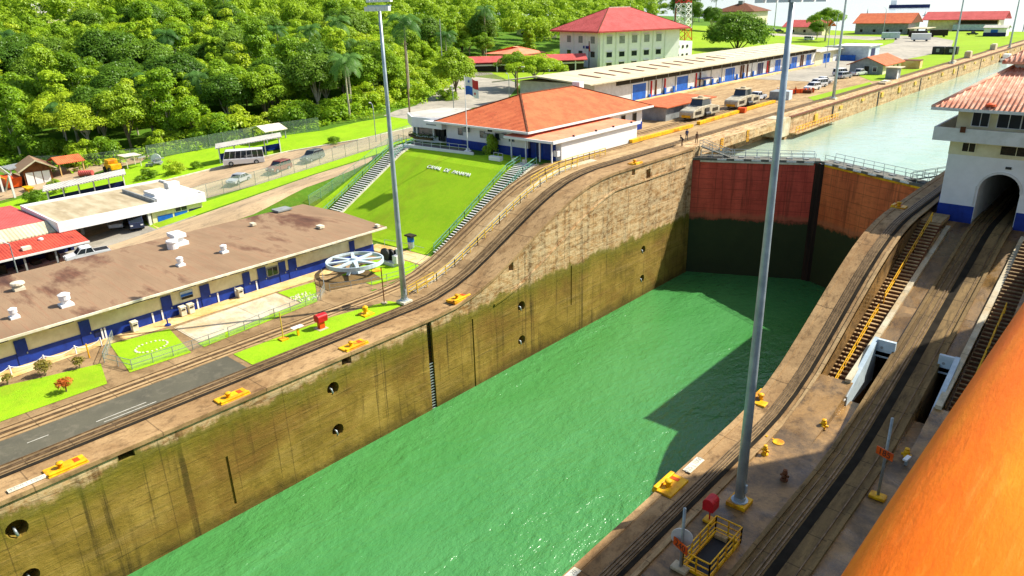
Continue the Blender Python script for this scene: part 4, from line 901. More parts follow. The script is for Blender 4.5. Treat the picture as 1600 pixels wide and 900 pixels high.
for (u0, u1, v0, v1, mt, nm) in ((0, .5, .5, 1, 'whiteclean', 'white_quarter'), (.5, 1, .5, 1, 'red', 'red_quarter'), (0, .5, 0, .5, 'bluebright', 'blue_quarter'), (.5, 1, 0, .5, 'whiteclean', 'white_quarter')):
    m = MB(); N = 6
    m.add([flagpt(u0 + (u1 - u0) * i / N, v0 + (v1 - v0) * j / 2) for j in range(3) for i in range(N + 1)], [(j * (N + 1) + i, j * (N + 1) + i + 1, (j + 1) * (N + 1) + i + 1, (j + 1) * (N + 1) + i) for j in range(2) for i in range(N)])
    q = m.build(nm, mt, t)
for u, v, mt in ((.25, .75, 'bluebright'), (.75, .25, 'red')):
    c = flagpt(u, v); m = MB(); pts = []
    for i in range(10):
        r = .3 if i % 2 == 0 else .12; a = math.pi / 2 + i * math.pi / 5; pts.append((c[0] + r * math.cos(a), c[1] - .05, c[2] + r * math.sin(a)))
    m.add(pts + [(p[0], p[1] + .1, p[2]) for p in pts], [tuple(range(10)), tuple(range(19, 9, -1))]); m.build('star', mt, t)
sl = math.atan2(8.5 - 1.2, 13)
def lawnz(y): return hl(y)
t = thing('lawn_lettering', 'white raised letters spelling CANAL DE PANAMA on the sloping lawn', 'lettering', (-78.7, 73.4, hl(73.4)))
for wd, x in (('CANAL', -81.9), ('DE', -79.05), ('PANAMA', -75.9)):
    o = put_text(wd, .96, 'whiteclean', frame((x, 73.4 - .03 * (x + 78.7), hl(73.4 - .03 * (x + 78.7)) + .12), (1, -.03, 0), (0, math.cos(sl), math.sin(sl))), 'word', t, .03)
# warehouse
t = thing('warehouse', 'very long pale warehouse with blue doors along the upper lock', 'warehouse', (-100, 195, 9.4))
m = MB(); m.box(-112, -91.5, 128, 250, 9.3, 14.4); m.build('wall', 'white', t)
m = MB(); m.box(-108, -91.4, 250, 272, 9.3, 13.2); m.build('end_wall', 'cream', t)
m = MB(); P = [(-117, 14.3), (-104, 16.0), (-89.6, 14.9), (-89.6, 14.65), (-104, 15.7), (-117, 14.05)]
m.loft([[(x, y, z) for x, z in P] for y in (124, 250)]); rf = m.build('roof', 'roof_pale', t)
m = MB(); m.slabpoly([(-109, 250.2, 13.6), (-90, 250.2, 13.5), (-90, 273, 13.5), (-109, 273, 13.6)], .25); m.build('end_roof', 'roof_grey', t)
for i in range(20):
    y = 133 + i * 5.8; q = MB(); q.slabpoly([(-99.5, y, 15.78), (-94, y, 15.34), (-94, y + .9, 15.34), (-99.5, y + .9, 15.78)], .1); q.build('roof_light', 'brown' if i < 11 else 'white', rf)
m = MB(); m.box(-91.5, -91.3, 136, 250, 13.45, 14.4); m.build('clerestory', 'louvre', t)
m = MB()
for y in np.arange(141, 250, 5.4): m.box(-91.36, -91.2, y, y + .18, 13.4, 14.45)
m.build('clerestory_mullion', 'grey', t)
for a, b, mt in ((142.3, 147.9, 'blue'), (161.7, 167, 'blue'), (186.8, 192.4, 'blue'), (206.5, 210.5, 'navy'), (218.5, 222.5, 'blue'), (230.6, 235, 'blue'), (242.3, 246.5, 'blue')):
    win(t, 'x+', -91.5, a, b, 9.45, 13.1, 'bluebright' if mt == 'blue' else mt, 'door', .1, 'whiteclean', .2)
win(t, 'x+', -91.4, 257, 263, 9.45, 12.4, 'bluebright', 'door', .1, 'whiteclean', .3)
win(t, 'x+', -91.4, 266, 270, 9.45, 11.6, 'whiteclean', 'door', .1)
for y in (150, 152, 171, 173, 196, 197.5, 213, 214, 226, 227, 238, 239.5, 200, 156): q = MB(); q.box(-91.45, -91.2, y, y + .3, 9.5, 13.3); q.build('downpipe', 'brown' if int(y) % 3 else 'red', t)
for y in np.arange(149, 250, 6.0): q = MB(); q.box(-91.5, -91.36, y, y + .16, 9.4, 13.4); q.build('pilaster', 'grey', t)
for y in (148.8, 155.5, 159.5, 168, 175, 179, 183, 193, 197, 203, 223.6, 229): m = MB(); m.box(-91.25, -90.9, y, y + .7, 9.4, 11.2 if int(y) % 2 else 10.4); m.build('equipment_box', 'bluebright', t)
m = MB(); m.box(-91.2, -89.4, 141, 250, 9.4, 9.7); m.build('loading_kerb', 'path', t)
m = MB(); m.box(-91.35, -91.25, 149, 249, 9.45, 10.0)
m.build('skirting', 'bluebright', t)
m = MB(); m.box(-91.4, -89.8, 171.8, 177, 11.7, 11.9); m.build('awning', 'navy', t)

# big administration building on the hill
t = thing('administration_building', 'tall white building with a red hip roof in front of the forest', 'administration building', (-150, 226, 9.4))
A = Vector((-147.2, 208.8, 0)); ux_ = (Vector((-175.6, 219.7, 0)) - A).normalized(); uy_ = Vector((-ux_.y, ux_.x, 0)); uy_ = uy_ if uy_.y > 0 else -uy_
WL_, WD = 26.0, 33.0
def pt(u, v, z): p = A + ux_ * u + uy_ * v; return (p.x, p.y, z)
def prm(m, u0, u1, v0, v1, z0, z1): return m.prism([pt(u, v, 0)[:2] for u, v in ((u0, v0), (u0, v1), (u1, v1), (u1, v0))], z0, z1)
m = MB(); prm(m, 0, WL_, 0, WD, 9.2, 21.3); m.build('wall', 'chalk', t)
m = MB(); e = 2.6; z0, z1 = 21.4, 28.4
c = [pt(-e, -e, z0), pt(-e, WD + e, z0), pt(WL_ + e, WD + e, z0), pt(WL_ + e, -e, z0), pt(WL_ / 2, WL_ / 2 - 1, z1), pt(WL_ / 2, WD - WL_ / 2 + 1, z1)]
m.add(c + [(p[0], p[1], p[2] - .5) for p in c[:4]], [(3, 0, 4), (0, 1, 5, 4), (1, 2, 5), (2, 3, 4, 5), (0, 3, 9, 6), (1, 0, 6, 7), (2, 1, 7, 8), (3, 2, 8, 9), (6, 9, 8, 7)]); rf = m.build('roof', 'roof_rose', t)
m = MB(); m.beam(c[4], c[5], .5, .4); m.build('ridge_tiles', 'kerb', rf)
m = MB(); ridge(m, [c[0], c[4], c[3]], .14); ridge(m, [c[1], c[5]], .14); m.build('hip_tiles', 'brown', rf)
for i in range(6):
    v = 2.2 + i * 5.1
    q = MB(); prm(q, -.25, 0, v - 1.1, v - .6, 9.4, 21); q.build('pilaster', 'whiteclean', t)
    for z, hh in ((10.0, 1.3), (13.0, 1.6), (17.2, 2.4)):
        if i == 5: continue
        q = MB(); prm(q, -.12, 0, v + .4, v + 2.5, z, z + hh); w_ = q.build('window', 'grey' if z > 15 else 'glass', t)
        q = MB(); prm(q, -.5, -.13, v + .2, v + 2.7, z + hh, z + hh + .2); q.build('sill', 'white', w_)
for i in range(3):
    u = 3.2 + i * 7.6
    for z, hh in ((13.0, 1.8), (17.4, 2.2)):
        q = MB(); prm(q, u, u + 2.4, -.12, 0, z, z + hh); q.build('window', 'glass' if z < 15 else 'grey', t)
    q = MB(); prm(q, u - 2.2, u - 1.7, -.22, 0, 9.4, 21); q.build('pilaster', 'whiteclean', t)
m = MB(); prm(m, 6.4, 10.2, -.2, -.06, 15.6, 16.5); sg = m.build('sign', 'blue', t)
m = MB(); q = pt(-1.6, -1.5, 12); solo(MB().beam(pt(4.2, -1.6, 9.4), pt(4.2, -1.6, 18.2), .22), 'mast', 'black', 'dark flagpole with an orange pennant in front of the tall white building', 'flagpole', pt(4.2, -1.6, 9.4))
m = MB(); m.add([pt(4.2, -1.7, 18.2), pt(4.2, -1.7, 15.5), pt(3.2, -1.7, 14.6), pt(3.6, -1.7, 16.8)], [(0, 1, 2, 3), (3, 2, 1, 0)]); solo(m, 'pennant', 'orange', 'limp orange pennant hanging in front of the tall white building', 'pennant', pt(4.2, -1.7, 16))
t = thing('side_building', 'low white building with small square openings right of the tall white building', 'building', (-148, 258, 9.4))
m = MB(); m.prism([(-146, 242.5), (-144.6, 266), (-158, 270), (-160, 246)], 9.2, 15.4); m.build('wall', 'whiteclean', t)
for i in range(7):
    y = 244 + i * 3.0; xx = -146 + (y - 242.5) * .06
    for z in (10.2, 13.3):
        q = MB(); q.box(xx - .1, xx + .2, y, y + 1.1, z, z + 1.0); q.build('window', 'louvre', t)
t = thing('long_shed', 'long open shed with a red roof in front of the tall white building', 'shed', (-160, 195, 9.6))
P0, P1 = Vector((-178, 176, 0)), Vector((-150, 203, 0)); d = (P1 - P0).normalized(); n = Vector((d.y, -d.x, 0))
def qd(a, b, z): p = P0 + d * a + n * b; return (p.x, p.y, z)
m = MB(); L = (P1 - P0).length
m.slabpoly([qd(-1, 4.5, 13.1), qd(L + 1, 4.5, 13.1), qd(L + 1, -1, 14.7), qd(-1, -1, 14.7)], .25); m.slabpoly([qd(-1, -1, 14.7), qd(L + 1, -1, 14.7), qd(L + 1, -7, 13.1), qd(-1, -7, 13.1)], .25); m.build('roof', 'roof_rose', t)
m = MB(); m.prism([qd(0, 2.6, 0)[:2], qd(L, 2.6, 0)[:2], qd(L, -6, 0)[:2], qd(0, -6, 0)[:2]], 9.4, 12.9); m.build('wall', 'louvre', t)
for i in range(5): q = MB(); p = qd(2 + i * 8.5, 4.2, 9.4); q.box(p[0] - .15, p[0] + .15, p[1] - .15, p[1] + .15, 9.3, 13.1); q.build('post', 'white', t)
m = MB(); m.prism([qd(-1, 3.4, 0)[:2], qd(L, 3.4, 0)[:2], qd(L, 3.1, 0)[:2], qd(-1, 3.1, 0)[:2]], 11.9, 12.4); m.build('fascia', 'white', t)
t = thing('red_hut', 'small red roofed hut behind the long red shed', 'hut', (-182, 204, 11))
m = MB(); m.box(-188, -174, 199, 210, 10, 14); m.build('wall', 'cream', t); m = MB(); hip(m, -189.5, -172.5, 197.5, 211.5, 14.2, 16.4); m.build('roof', 'roof_pink', t)

# lattice tower
t = thing('lattice_tower', 'red and white steel lattice mast on the green mound', 'mast', (-190, 339, 12))
def lat(z0, z1, w0, w1, mt, nm, nb):
    m = MB(); cx, cy = -190.5, 339.5
    cr = lambda w, z: [(cx + sx * w, cy + sy * w, z) for sx, sy in ((-1, -1), (1, -1), (1, 1), (-1, 1))]
    for i in range(nb):
        za, zb = z0 + (z1 - z0) * i / nb, z0 + (z1 - z0) * (i + 1) / nb; wa, wb = w0 + (w1 - w0) * i / nb, w0 + (w1 - w0) * (i + 1) / nb
        a, b = cr(wa, za), cr(wb, zb)
        for k in range(4):
            m.beam(a[k], b[k], .32); m.beam(a[k], b[(k + 1) % 4], .2); m.beam(a[(k + 1) % 4], b[k], .2); m.beam(b[k], b[(k + 1) % 4], .2)
    m.build(nm, mt, t)
lat(11.5, 17, 3.6, 3.3, 'orange', 'lower_section', 1); lat(17, 28.5, 3.3, 2.8, 'whiteclean', 'middle_section', 4); lat(28.5, 40, 2.8, 2.2, 'red', 'upper_section', 4)
solo(MB().beam((-172, 300, 10), (-172, 300, 27), .5), 'mast', 'brown', 'thin rust brown mast in front of the lattice tower', 'mast', (-172, 300, 10))
# ------------------------------------------------------------------ control tower over the middle track
t = thing('control_tower', 'white lock control tower with a blue base, a track arch and a terracotta roof', 'control tower', (-10.8, 95, 8.3))
TX0, TX1, TY0, TY1 = -16.45, -5.25, 85.0, 110.0
body = MB(); body.box(TX0, TX1, TY0, TY1, 7.2, 16.64); body = body.build('wall', 'whiteclean', t)
ax0, ax1, zs = -13.2, -9.64, 11.9
P = [(ax0, 6.6), (ax1, 6.6)] + [((ax0 + ax1) / 2 + (ax1 - ax0) / 2 * math.cos(a), zs + 1.76 * math.sin(a)) for a in np.linspace(0, math.pi, 15)]
m = MB(); m.loft([[(x, y, z) for x, z in P] for y in (TY0 - 1, TY1 - .5)]); cut = m.build('cutter', 'dark')  # tunnel stops short: closed end added to keep the arch dark
boolcut(body, [cut])
m = MB()
for i in range(14):
    a, b = np.linspace(0, math.pi, 15)[i:i + 2]; c = (ax0 + ax1) / 2
    m.beam((c + 1.86 * math.cos(a), TY0 - .03, zs + 1.85 * math.sin(a)), (c + 1.86 * math.cos(b), TY0 - .03, zs + 1.85 * math.sin(b)), .12, .22)
m.build('arch_trim', 'white', t)
for x0, x1 in ((TX0 - .06, ax0 - .05), (ax1 + .05, TX1)): m = MB(); m.box(x0, x1, TY0 - .06, TY0, 7.2, 10.06); m.build('dado', 'blue', t)
m = MB(); m.box(TX0 - .06, TX0, TY0, TY1, 7.2, 10.86); m.build('side_dado', 'blue', t)
m = MB(); m.box(TX0 - .03, TX1, TY0 - .03, TY0, 15.18, 16.64); m.build('upper_band', 'cream', t)
for a, b in ((-15.3, -14.2), (-12.0, -9.4), (-8.1, -6.2)): win(t, 'y-', TY0 - .03, a, b, 15.56, 16.4, 'louvre', 'window', .06, 'cream')
q = MB(); q.box(-11.3, -10.8, TY0 - .1, TY0, 14.2, 14.43); q.build('vent', 'black', t)
q = MB(); q.box(-13.46, -13.38, TY0 - .12, TY0, 10.2, 12.2); q.build('conduit', 'white', t)
# balcony
bx0, bx1, by0, by1 = -17.9, -3.95, 83.7, 111.2
m = MB(); m.box(bx0, bx1, by0, by1, 16.64, 16.83); m.box(bx0, bx1, by0, by0 + .22, 16.83, 17.96); m.box(bx0, bx0 + .22, by0 + .22, by1, 16.83, 17.96); m.box(bx1 - .22, bx1, by0 + .22, by1, 16.83, 17.96); m.box(bx0 + .22, bx1 - .22, by1 - .22, by1, 16.83, 17.96); m.build('balcony', 'white', t)
q = MB(); q.box(-15.56, -15.1, by0 - .12, by0, 17.58, 18.15); q.build('rusty_box', 'brown', t)
m = MB(); m.box(-16.3, -5.45, 85.2, 109.8, 16.83, 19.7); m.build('upper_wall', 'cream', t)
for a, b in ((-14.95, -13.55), (-12.8, -10.9), (-10.8, -9.0), (-8.9, -7.25)): win(t, 'y-', 85.2, a, b, 18.1, 19.4, 'glass', 'window', .05, 'whiteclean', .06)
for a in (87, 90.5, 94, 98, 102, 106): win(t, 'x-', -16.3, a, a + 1.8, 18.1, 19.4, 'glass', 'window', .05, 'whiteclean', .06)
# tiled roof with rolled tiles
ex0, ex1, ey0, ey1, ez, ez2 = -18.2, -3.65, 83.0, 112.0, 20.0, 23.35
ins, insy = 4.9, 10.0
rz0 = MB(); rx0, rx1, ry0, ry1 = ex0 + ins, ex1 - ins, ey0 + insy, ey1 - insy
V = [(ex0, ey0, ez), (ex1, ey0, ez), (ex1, ey1, ez), (ex0, ey1, ez), (rx0, ry0, ez2), (rx1, ry0, ez2), (rx1, ry1, ez2), (rx0, ry1, ez2)]
rz0.add(V + [(x, y, z - .3) for x, y, z in V[:4]], [(0, 1, 5, 4), (1, 2, 6, 5), (2, 3, 7, 6), (3, 0, 4, 7), (4, 5, 6, 7), (1, 0, 8, 9), (2, 1, 9, 10), (3, 2, 10, 11), (0, 3, 11, 8), (8, 11, 10, 9)])
rf = rz0.build('roof', 'tile', t)
def rolls(mb, ex0, ex1, ey0, ey1, ez, rx0, rx1, ry0, ry1, ez2, st=.42, r=.085):
    def roll(p, q): mb.tube([p, q], r, 6, r * .9)
    x = ex0 + st / 2
    while x < ex1:
        f = min(1, (x - ex0) / (rx0 - ex0), (ex1 - x) / (ex1 - rx1)); 
        for ya, yb in ((ey0, ry0), (ey1, ry1)): roll((x, ya - .05 * (1 if ya < yb else -1), ez + .03), (x, ya + (yb - ya) * f, ez + (ez2 - ez) * f + .03))
        x += st
    y = ey0 + st / 2
    while y < ey1:
        f = min(1, (y - ey0) / (ry0 - ey0), (ey1 - y) / (ey1 - ry1))
        for xa, xb in ((ex0, rx0), (ex1, rx1)): roll((xa, y, ez + .03), (xa + (xb - xa) * f, y, ez + (ez2 - ez) * f + .03))
        y += st
    return mb
rolls(MB(), ex0, ex1, ey0, ey1, ez, rx0, rx1, ry0, ry1, ez2).build('roll_tiles', 'tile', rf, smooth=True)
m = MB()
for a, b in ((0, 4), (1, 5), (2, 6), (3, 7)): m = MB(); m.tube([V[a], (V[b][0], V[b][1], V[b][2] + .05)], .2, 8); m.build('hip_tiles', 'tile', rf, smooth=True)
m = MB(); m.box(ex0 - .05, ex1 + .05, ey0 - .12, ey0 - .02, 19.68, 19.96); m.box(ex0 - .12, ex0 - .02, ey0 - .1, ey1, 19.68, 19.96); m.build('gutter', 'white', t)
q = MB(); q.lathe((-13.4, 83.6, 20.25), [(.5, 0), (.42, .2), (.1, .32)], 12); q.build('tile_patch', 'orange', rf)
m = MB(); m.box(-13.6, -8.6, 92.4, 98.0, 22.8, 23.9); cup = m.build('cupola_wall', 'white', t)
cx0, cx1, cy0, cy1 = -14.45, -7.8, 91.4, 99.0
V = [(cx0, cy0, 23.8), (cx1, cy0, 23.8), (cx1, cy1, 23.8), (cx0, cy1, 23.8), (-11.4, 94.8, 25.9), (-10.9, 94.8, 25.9), (-10.9, 95.7, 25.9), (-11.4, 95.7, 25.9)]
m = MB(); m.add(V + [(x, y, z - .25) for x, y, z in V[:4]], [(0, 1, 5, 4), (1, 2, 6, 5), (2, 3, 7, 6), (3, 0, 4, 7), (4, 5, 6, 7), (1, 0, 8, 9), (2, 1, 9, 10), (3, 2, 10, 11), (0, 3, 11, 8), (8, 11, 10, 9)])
c = m.build('cupola_roof', 'tile', t)
rolls(MB(), cx0, cx1, cy0, cy1, 23.8, -11.4, -10.9, 94.8, 95.7, 25.9).build('roll_tiles', 'tile', c, smooth=True)

# ------------------------------------------------------------------ tall light poles
def light_pole(x, y, z, H, r0, label, head=True, box=True):
    t = thing('light_pole', label, 'light pole', (x, y, z), 0, 'tall light poles along the locks')
    m = MB(); m.tube([(x, y, z + .25 + (H - .25) * i / 4) for i in range(5)], r0, 12, r0 * .42); m.build('pole', 'steel', t, smooth=True)
    m = MB(); m.box(x - 1.9 * r0, x + 1.9 * r0, y - 1.9 * r0, y + 1.9 * r0, z, z + .3); m.build('base', 'yellow' if 'centre' in label else 'kerb', t, bevel=.03)
    m = MB(); m.lathe((x, y, z + .3), [(r0 * 1.6, 0), (r0 * 1.6, .06), (r0 * 1.15, .08), (r0 * 1.1, .3)], 12); m.build('flange', 'steel', t)
    if box: m = MB(); m.box(x + r0 * .8, x + r0 * .8 + .14, y - .1, y + .1, z + 1.0, z + 1.6); m.build('junction_box', 'steel', t)
    if head:
        m = MB(); m.beam((x - 1.7, y, z + H), (x + 1.7, y, z + H), .16); m.beam((x - 1.5, y + .3, z + H + .8), (x + 1.5, y + .3, z + H + .8), .12); m.build('cross_arm', 'steel', t)
        for i in range(6):
            for k in range(2):
                q = MB(); q.obox((x - 1.55 + i * .62, y - .25 + k * .3, z + H - .45 + k * .8), (.46, .34, .42), .1); q.build('floodlight', 'whiteclean', t)
    return t
light_pole(-59.05, 47.3, .1, 30.6, .34, 'tall grey light pole at the end of the grass strip on the left wall')
light_pole(-15.5, 38.4, .0, 30.75, .34, 'tall grey light pole in front on a yellow base on the centre wall')
light_pole(-56.4, 167.7, 9.4, 26, .34, 'tall grey light pole at the near end of the upper canal edge lawn', box=False)
light_pole(-55.9, 269.2, 9.4, 26, .34, 'tall grey light pole farther along the upper canal edge', box=False)
light_pole(-52.9 - 1.5, 352.9, 9.4, 26, .36, 'tall grey light pole farthest along the upper canal edge', box=False)
light_pole(-196, 462, 9.4, 26, .36, 'distant light pole against the lake left of the near pole head', box=False)
def street_lamp(x, y, z, H, lab, r=.08, mat='galv', arm=1.2, ang=0.0):
    t = thing('street_lamp', lab, 'street lamp', (x, y, z), 0, 'street lamps along the roads')
    m = MB(); a = Vector((math.cos(ang), math.sin(ang), 0)); B = Vector((x, y, z)); m.tube([B, B + Vector((0, 0, H * .85)), B + Vector((0, 0, H * .97)) + a * arm * .3, B + Vector((0, 0, H)) + a * arm], r, 8, r * .6); m.build('pole', mat, t)
    q = MB(); e = B + Vector((0, 0, H)) + a * (arm + .3); q.obox((e.x, e.y, e.z - .08), (.7, .3, .14), ang); q.build('lamp_head', 'white', t)
street_lamp(-109.6, 84.4, 7.3, 7.0, 'curved white street lamp behind the fence, on the road right of the minibus', ang=2.8)
street_lamp(-104.4, 99.7, 8.9, 7.2, 'white street lamp left of the flag on the office lawn', ang=2.6)
street_lamp(-110, 122, 9.4, 7, 'curved white street lamp between the flag and the red tiled office roof', ang=2.6)
street_lamp(-104, 118, 9.4, 9, 'dark lamp post with two heads above the red tiled office roof', .12, 'brown', 1.0, .3)
street_lamp(-85, 242, 9.4, 13, 'slim lamp post beside the end of the long warehouse', .12, 'steel', .8, 1)
street_lamp(-98, 285, 9.4, 15, 'slim lamp post in front of the orange roofed house', .14, 'steel', .8, 1)
street_lamp(-128, 445, 9.4, 14, 'far lamp post against the orange roofed house', .16, 'steel', 1, 3)
t = thing('utility_pole', 'tall wooden utility pole at the forest edge right of the light pole', 'utility pole', (-122, 103.5, 9.2))
m = MB(); m.tube([(-122, 103.5, 9), (-122, 103.5, 24)], .2, 8, .13); m.build('pole', 'bark', t); m = MB(); m.beam((-123, 103.5, 23.4), (-121, 103.5, 23.4), .14); m.build('cross_arm', 'bark', t)
t = thing('utility_pole', 'slender pale utility pole in the forest above the curving road', 'utility pole', (-163, 152, 9.6))
m = MB(); m.tube([(-163, 152, 9), (-163, 152, 27)], .16, 8, .1); m.build('pole', 'galv', t)

# ------------------------------------------------------------------ things on the centre wall
def sign_post(x, y, H, zs, txt, label, base):
    t = thing('sign_post', label, 'sign post', (x, y, 0), 0, 'orange number signs on grey posts')
    m = MB(); m.tube([(x, y, .2), (x, y, H)], .09, 10); m.build('post', 'galv', t, smooth=True)
    m = MB(); m.box(x - .5, x + .5, y - .35, y + .35, .02, .26); m.build('base', base, t, bevel=.06)
    c, s = math.cos(-.35), math.sin(-.35); X = Vector((c, s, 0)); N = Vector((s, -c, 0))
    m = MB(); m.obox((x + N.x * .12, y + N.y * .12, zs - .27), (1.15, .06, .54), -.35); b = m.build('sign_board', 'orange', t)
    put_text(txt, .58, 'black', frame((x + N.x * .156, y + N.y * .156, zs), X, (0, 0, 1)), 'lettering', b, .004)
    return t
sign_post(-15.44, 30.75, 4.3, 1.75, '240', 'grey post with an orange 240 sign and a white disc, beside the yellow cage', 'pad')
t = bpy.data.objects['sign_post']; m = MB(); m.tube([(-15.6, 30.98, 2.05), (-15.62, 31.03, 2.05)], .62, 20); q = m.build('white_disc', 'white', t)
sign_post(-8.92, 44.65, 6.0, 3.45, '185', 'grey post with an orange 185 sign on a yellow base near the lifeboat', 'yellow')
t = thing('hose_box', 'red hose box on a yellow base between the front pole and the yellow cage', 'hose box', (-16.16, 35.6, 0))
m = MB(); m.box(-16.5, -15.85, 35.3, 35.95, .03, .2); m.build('base', 'yellow', t, bevel=.04)
m = MB(); m.tube([(-16.16, 35.6, .2), (-16.16, 35.6, 1.1)], .05, 8); m.build('post', 'red', t)
m = MB(); pr = [(-.36, 0), (-.36, .55)] + [(.36 * math.cos(a), .55 + .3 * math.sin(a)) for a in np.linspace(math.pi, 0, 9)] + [(.36, 0)]
m.loft([[(-16.16 + x, y, 1.0 + z) for x, z in pr] for y in (35.2, 36.05)]); m.build('box', 'red', t, bevel=.02)
def hydrant(x, y, lab, mat='yellow', s=1.0):
    t = thing('hydrant', lab, 'hydrant', (x, y, 0), 0, 'squat fire hydrants on the lock walls')
    m = MB(); m.lathe((x, y, 0.0), [(.28 * s, 0), (.28 * s, .06), (.15 * s, .1), (.15 * s, .5 * s), (.2 * s, .55 * s), (.17 * s, .68 * s), (.06 * s, .78 * s)], 14); m.build('body', mat, t, smooth=True)
    m = MB(); m.tube([(x - .3 * s, y, .38 * s), (x + .3 * s, y, .38 * s)], .1 * s, 10); m.tube([(x, y - .3 * s, .36 * s), (x, y, .36 * s)], .12 * s, 10); m.build('outlet', mat, t, smooth=True)
    m = MB(); m.lathe((x, y, .78 * s), [(.16 * s, 0), (.16 * s, .06 * s), (.05, .1 * s)], 8); m.build('cap', mat, t)
    return t
hydrant(-16.57, 44.73, 'yellow hydrant beside the tall front pole', s=.9)
hydrant(-14.56, 50.5, 'yellow hydrant below the foot of the striped stairs', s=1.1)
hydrant(-8.77, 50.3, 'yellow hydrant right of the orange 185 sign', s=1.1)
hydrant(-14.31, 42.7, 'rusty brown hydrant stub on a dark stain right of the tall front pole', 'brown', .95)
t = thing('deck_mark', 'flat yellow disc with a short handle painted metal cover on the wet concrete', 'cover', (-16.43, 46.75, 0))
m = MB(); m.lathe((-16.43, 46.75, .03), [(.42, 0), (.42, .07), (.36, .09)], 18); m.build('disc', 'yellow', t); m = MB(); m.box(-17.5, -16.85, 46.9, 47.1, .03, .08); m.build('handle', 'yellow', t)
for x, y, lab in ((-14.6, 54.3, 'short white stub post at the bottom of the striped stairs'), (-8.5, 49.2, 'short white stub post beside the hydrant near the 185 sign')):
    t = thing('stub_post', lab, 'post', (x, y, 0), 0, 'white stub posts on the centre wall'); m = MB(); m.box(x - .09, x + .09, y - .09, y + .09, 0, .75); m.build('post', 'grey', t)
    m = MB(); m.obox((x, y, .75), (.28, .75, .14), -.15); m.build('cap', 'whiteclean', t, bevel=.02)
t = thing('access_shaft', 'yellow railed cage around a dark access shaft beside the 240 sign', 'access shaft', (-14.5, 32.8, 0))
X0, X1, Y0, Y1 = -15.4, -13.75, 30.9, 34.9
m = MB(); m.box(X0, X0 + .12, Y0, Y1, .02, .2); m.box(X1 - .12, X1, Y0, Y1, .02, .2); m.box(X0 + .12, X1 - .12, Y0, Y0 + .12, .02, .2); m.box(X0 + .12, X1 - .12, Y1 - .12, Y1, .02, .2); m.build('kerb', 'yellow', t)
m = MB(); m.box(X0 + .13, X1 - .13, Y0 + .13, Y1 - .13, .02, .05); m.build('shaft_mouth', 'dark', t)
railing(t, [(X0, Y0, .1), (X1, Y0, .1), (X1, Y1, .1), (X0, Y1, .1), (X0, Y0, .1)], 1.15, (1, .62, .25), 1.0, .035, 'yellow', 'guard_rail')
m = MB(); m.box(X0 + .2, X0 + .95, Y1 - .5, Y1 - .2, .05, .3); m.build('step', 'track', t)

# ------------------------------------------------------------------ things on the left wall and lawns
t = thing('hose_box', 'red hose box on the grass strip of the left lock wall', 'hose box', (-60.6, 37.5, 0))
m = MB(); m.box(-60.85, -60.35, 37.2, 37.8, .05, .9); m.build('stand', 'orange', t)
m = MB(); pr = [(-.4, 0), (-.45, .55)] + [(.45 * math.cos(a), .55 + .25 * math.sin(a)) for a in np.linspace(math.pi, 0, 9)] + [(.4, 0)]
m.loft([[(-60.6 + x, y, .85 + z) for x, z in pr] for y in (37.0, 38.1)]); m.build('box', 'red', t)
m = MB(); m.box(-61.2, -60.0, 36.9, 38.0, .04, .09); m.build('base', 'pad', t)
t = thing('valve_stand', 'yellow valve on a yellow plate in the grass strip', 'valve', (-59.8, 42.6, 0))
m = MB(); m.box(-60.5, -59.2, 42.0, 43.3, .06, .18); m.build('plate', 'yellow', t); m = MB(); m.lathe((-59.9, 42.6, .18), [(.35, 0), (.2, .15), (.2, .5), (.3, .55), (.3, .75), (.08, .9)], 12); m.tube([(-60.3, 42.6, .55), (-59.5, 42.6, .55)], .12, 8); m.build('valve', 'yellow', t)
t = thing('marker_post', 'thin yellow marker post on the grass strip left of the red hose box', 'post', (-61.3, 33.5, 0))
m = MB(); m.tube([(-61.3, 33.5, .05), (-61.3, 33.5, 3.0)], .06, 8); m.build('post', 'yellowpale', t); m = MB(); m.box(-61.7, -60.9, 33.1, 33.9, .06, .2); m.build('base', 'yellow', t)
t = thing('notice_board', 'small white and yellow notice on a short stand in the grass strip', 'notice', (-61, 35, 0))
m = MB(); m.box(-61.3, -60.7, 34.4, 35.6, .95, 1.0); m.build('board', 'whiteclean', t); m = MB(); m.box(-61.06, -60.9, 34.9, 35.1, .05, .95); m.build('leg', 'yellow', t)
t = thing('marker_post', 'thin rusty post with a yellow round plate beside the base of the left light pole', 'post', (-60.7, 45.8, 0))
m = MB(); m.tube([(-60.7, 45.8, .05), (-60.7, 45.8, 4.3)], .06, 8); m.build('post', 'brown', t)
m = MB(); m.lathe((-61.2, 45.6, 3.9), [(.55, 0), (.55, .05)], 16); m.build('round_plate', 'yellow', t); m = MB(); m.box(-60.95, -60.45, 45.55, 46.05, .06, .2); m.build('base', 'pad', t)
for y, lab in ((13.0, 'pale thin post by the orange bush'),): pass
t = thing('marker_post', 'short orange post between the two square lawns in front of the workshop', 'post', (-72.5, 19.4, 0))
m = MB(); m.tube([(-72.5, 19.4, 0), (-72.5, 19.4, 1.5)], .07, 8); m.build('post', 'yellow', t)
t = thing('tap_stand', 'blue standpipe between the stone ring lawn and the pale slab', 'standpipe', (-74.0, 27.7, 0))
m = MB(); m.tube([(-74, 27.7, .05), (-74, 27.7, 1.4)], .08, 8); m.build('pipe', 'blue', t); m = MB(); m.lathe((-74, 27.7, .05), [(.3, 0), (.3, .15), (.1, .25)], 10); m.build('base', 'blue', t)
m = MB(); n_ = 22
for i in range(n_):
    a = 2 * math.pi * i / n_; x, y = -70.2 + 1.15 * math.cos(a), 24.3 + 1.5 * math.sin(a); s = .07 + .04 * rng.random(); m.lathe((x, y, .06), [(s * 1.3, 0), (s * 1.2, s * .7), (s * .4, s)], 7)
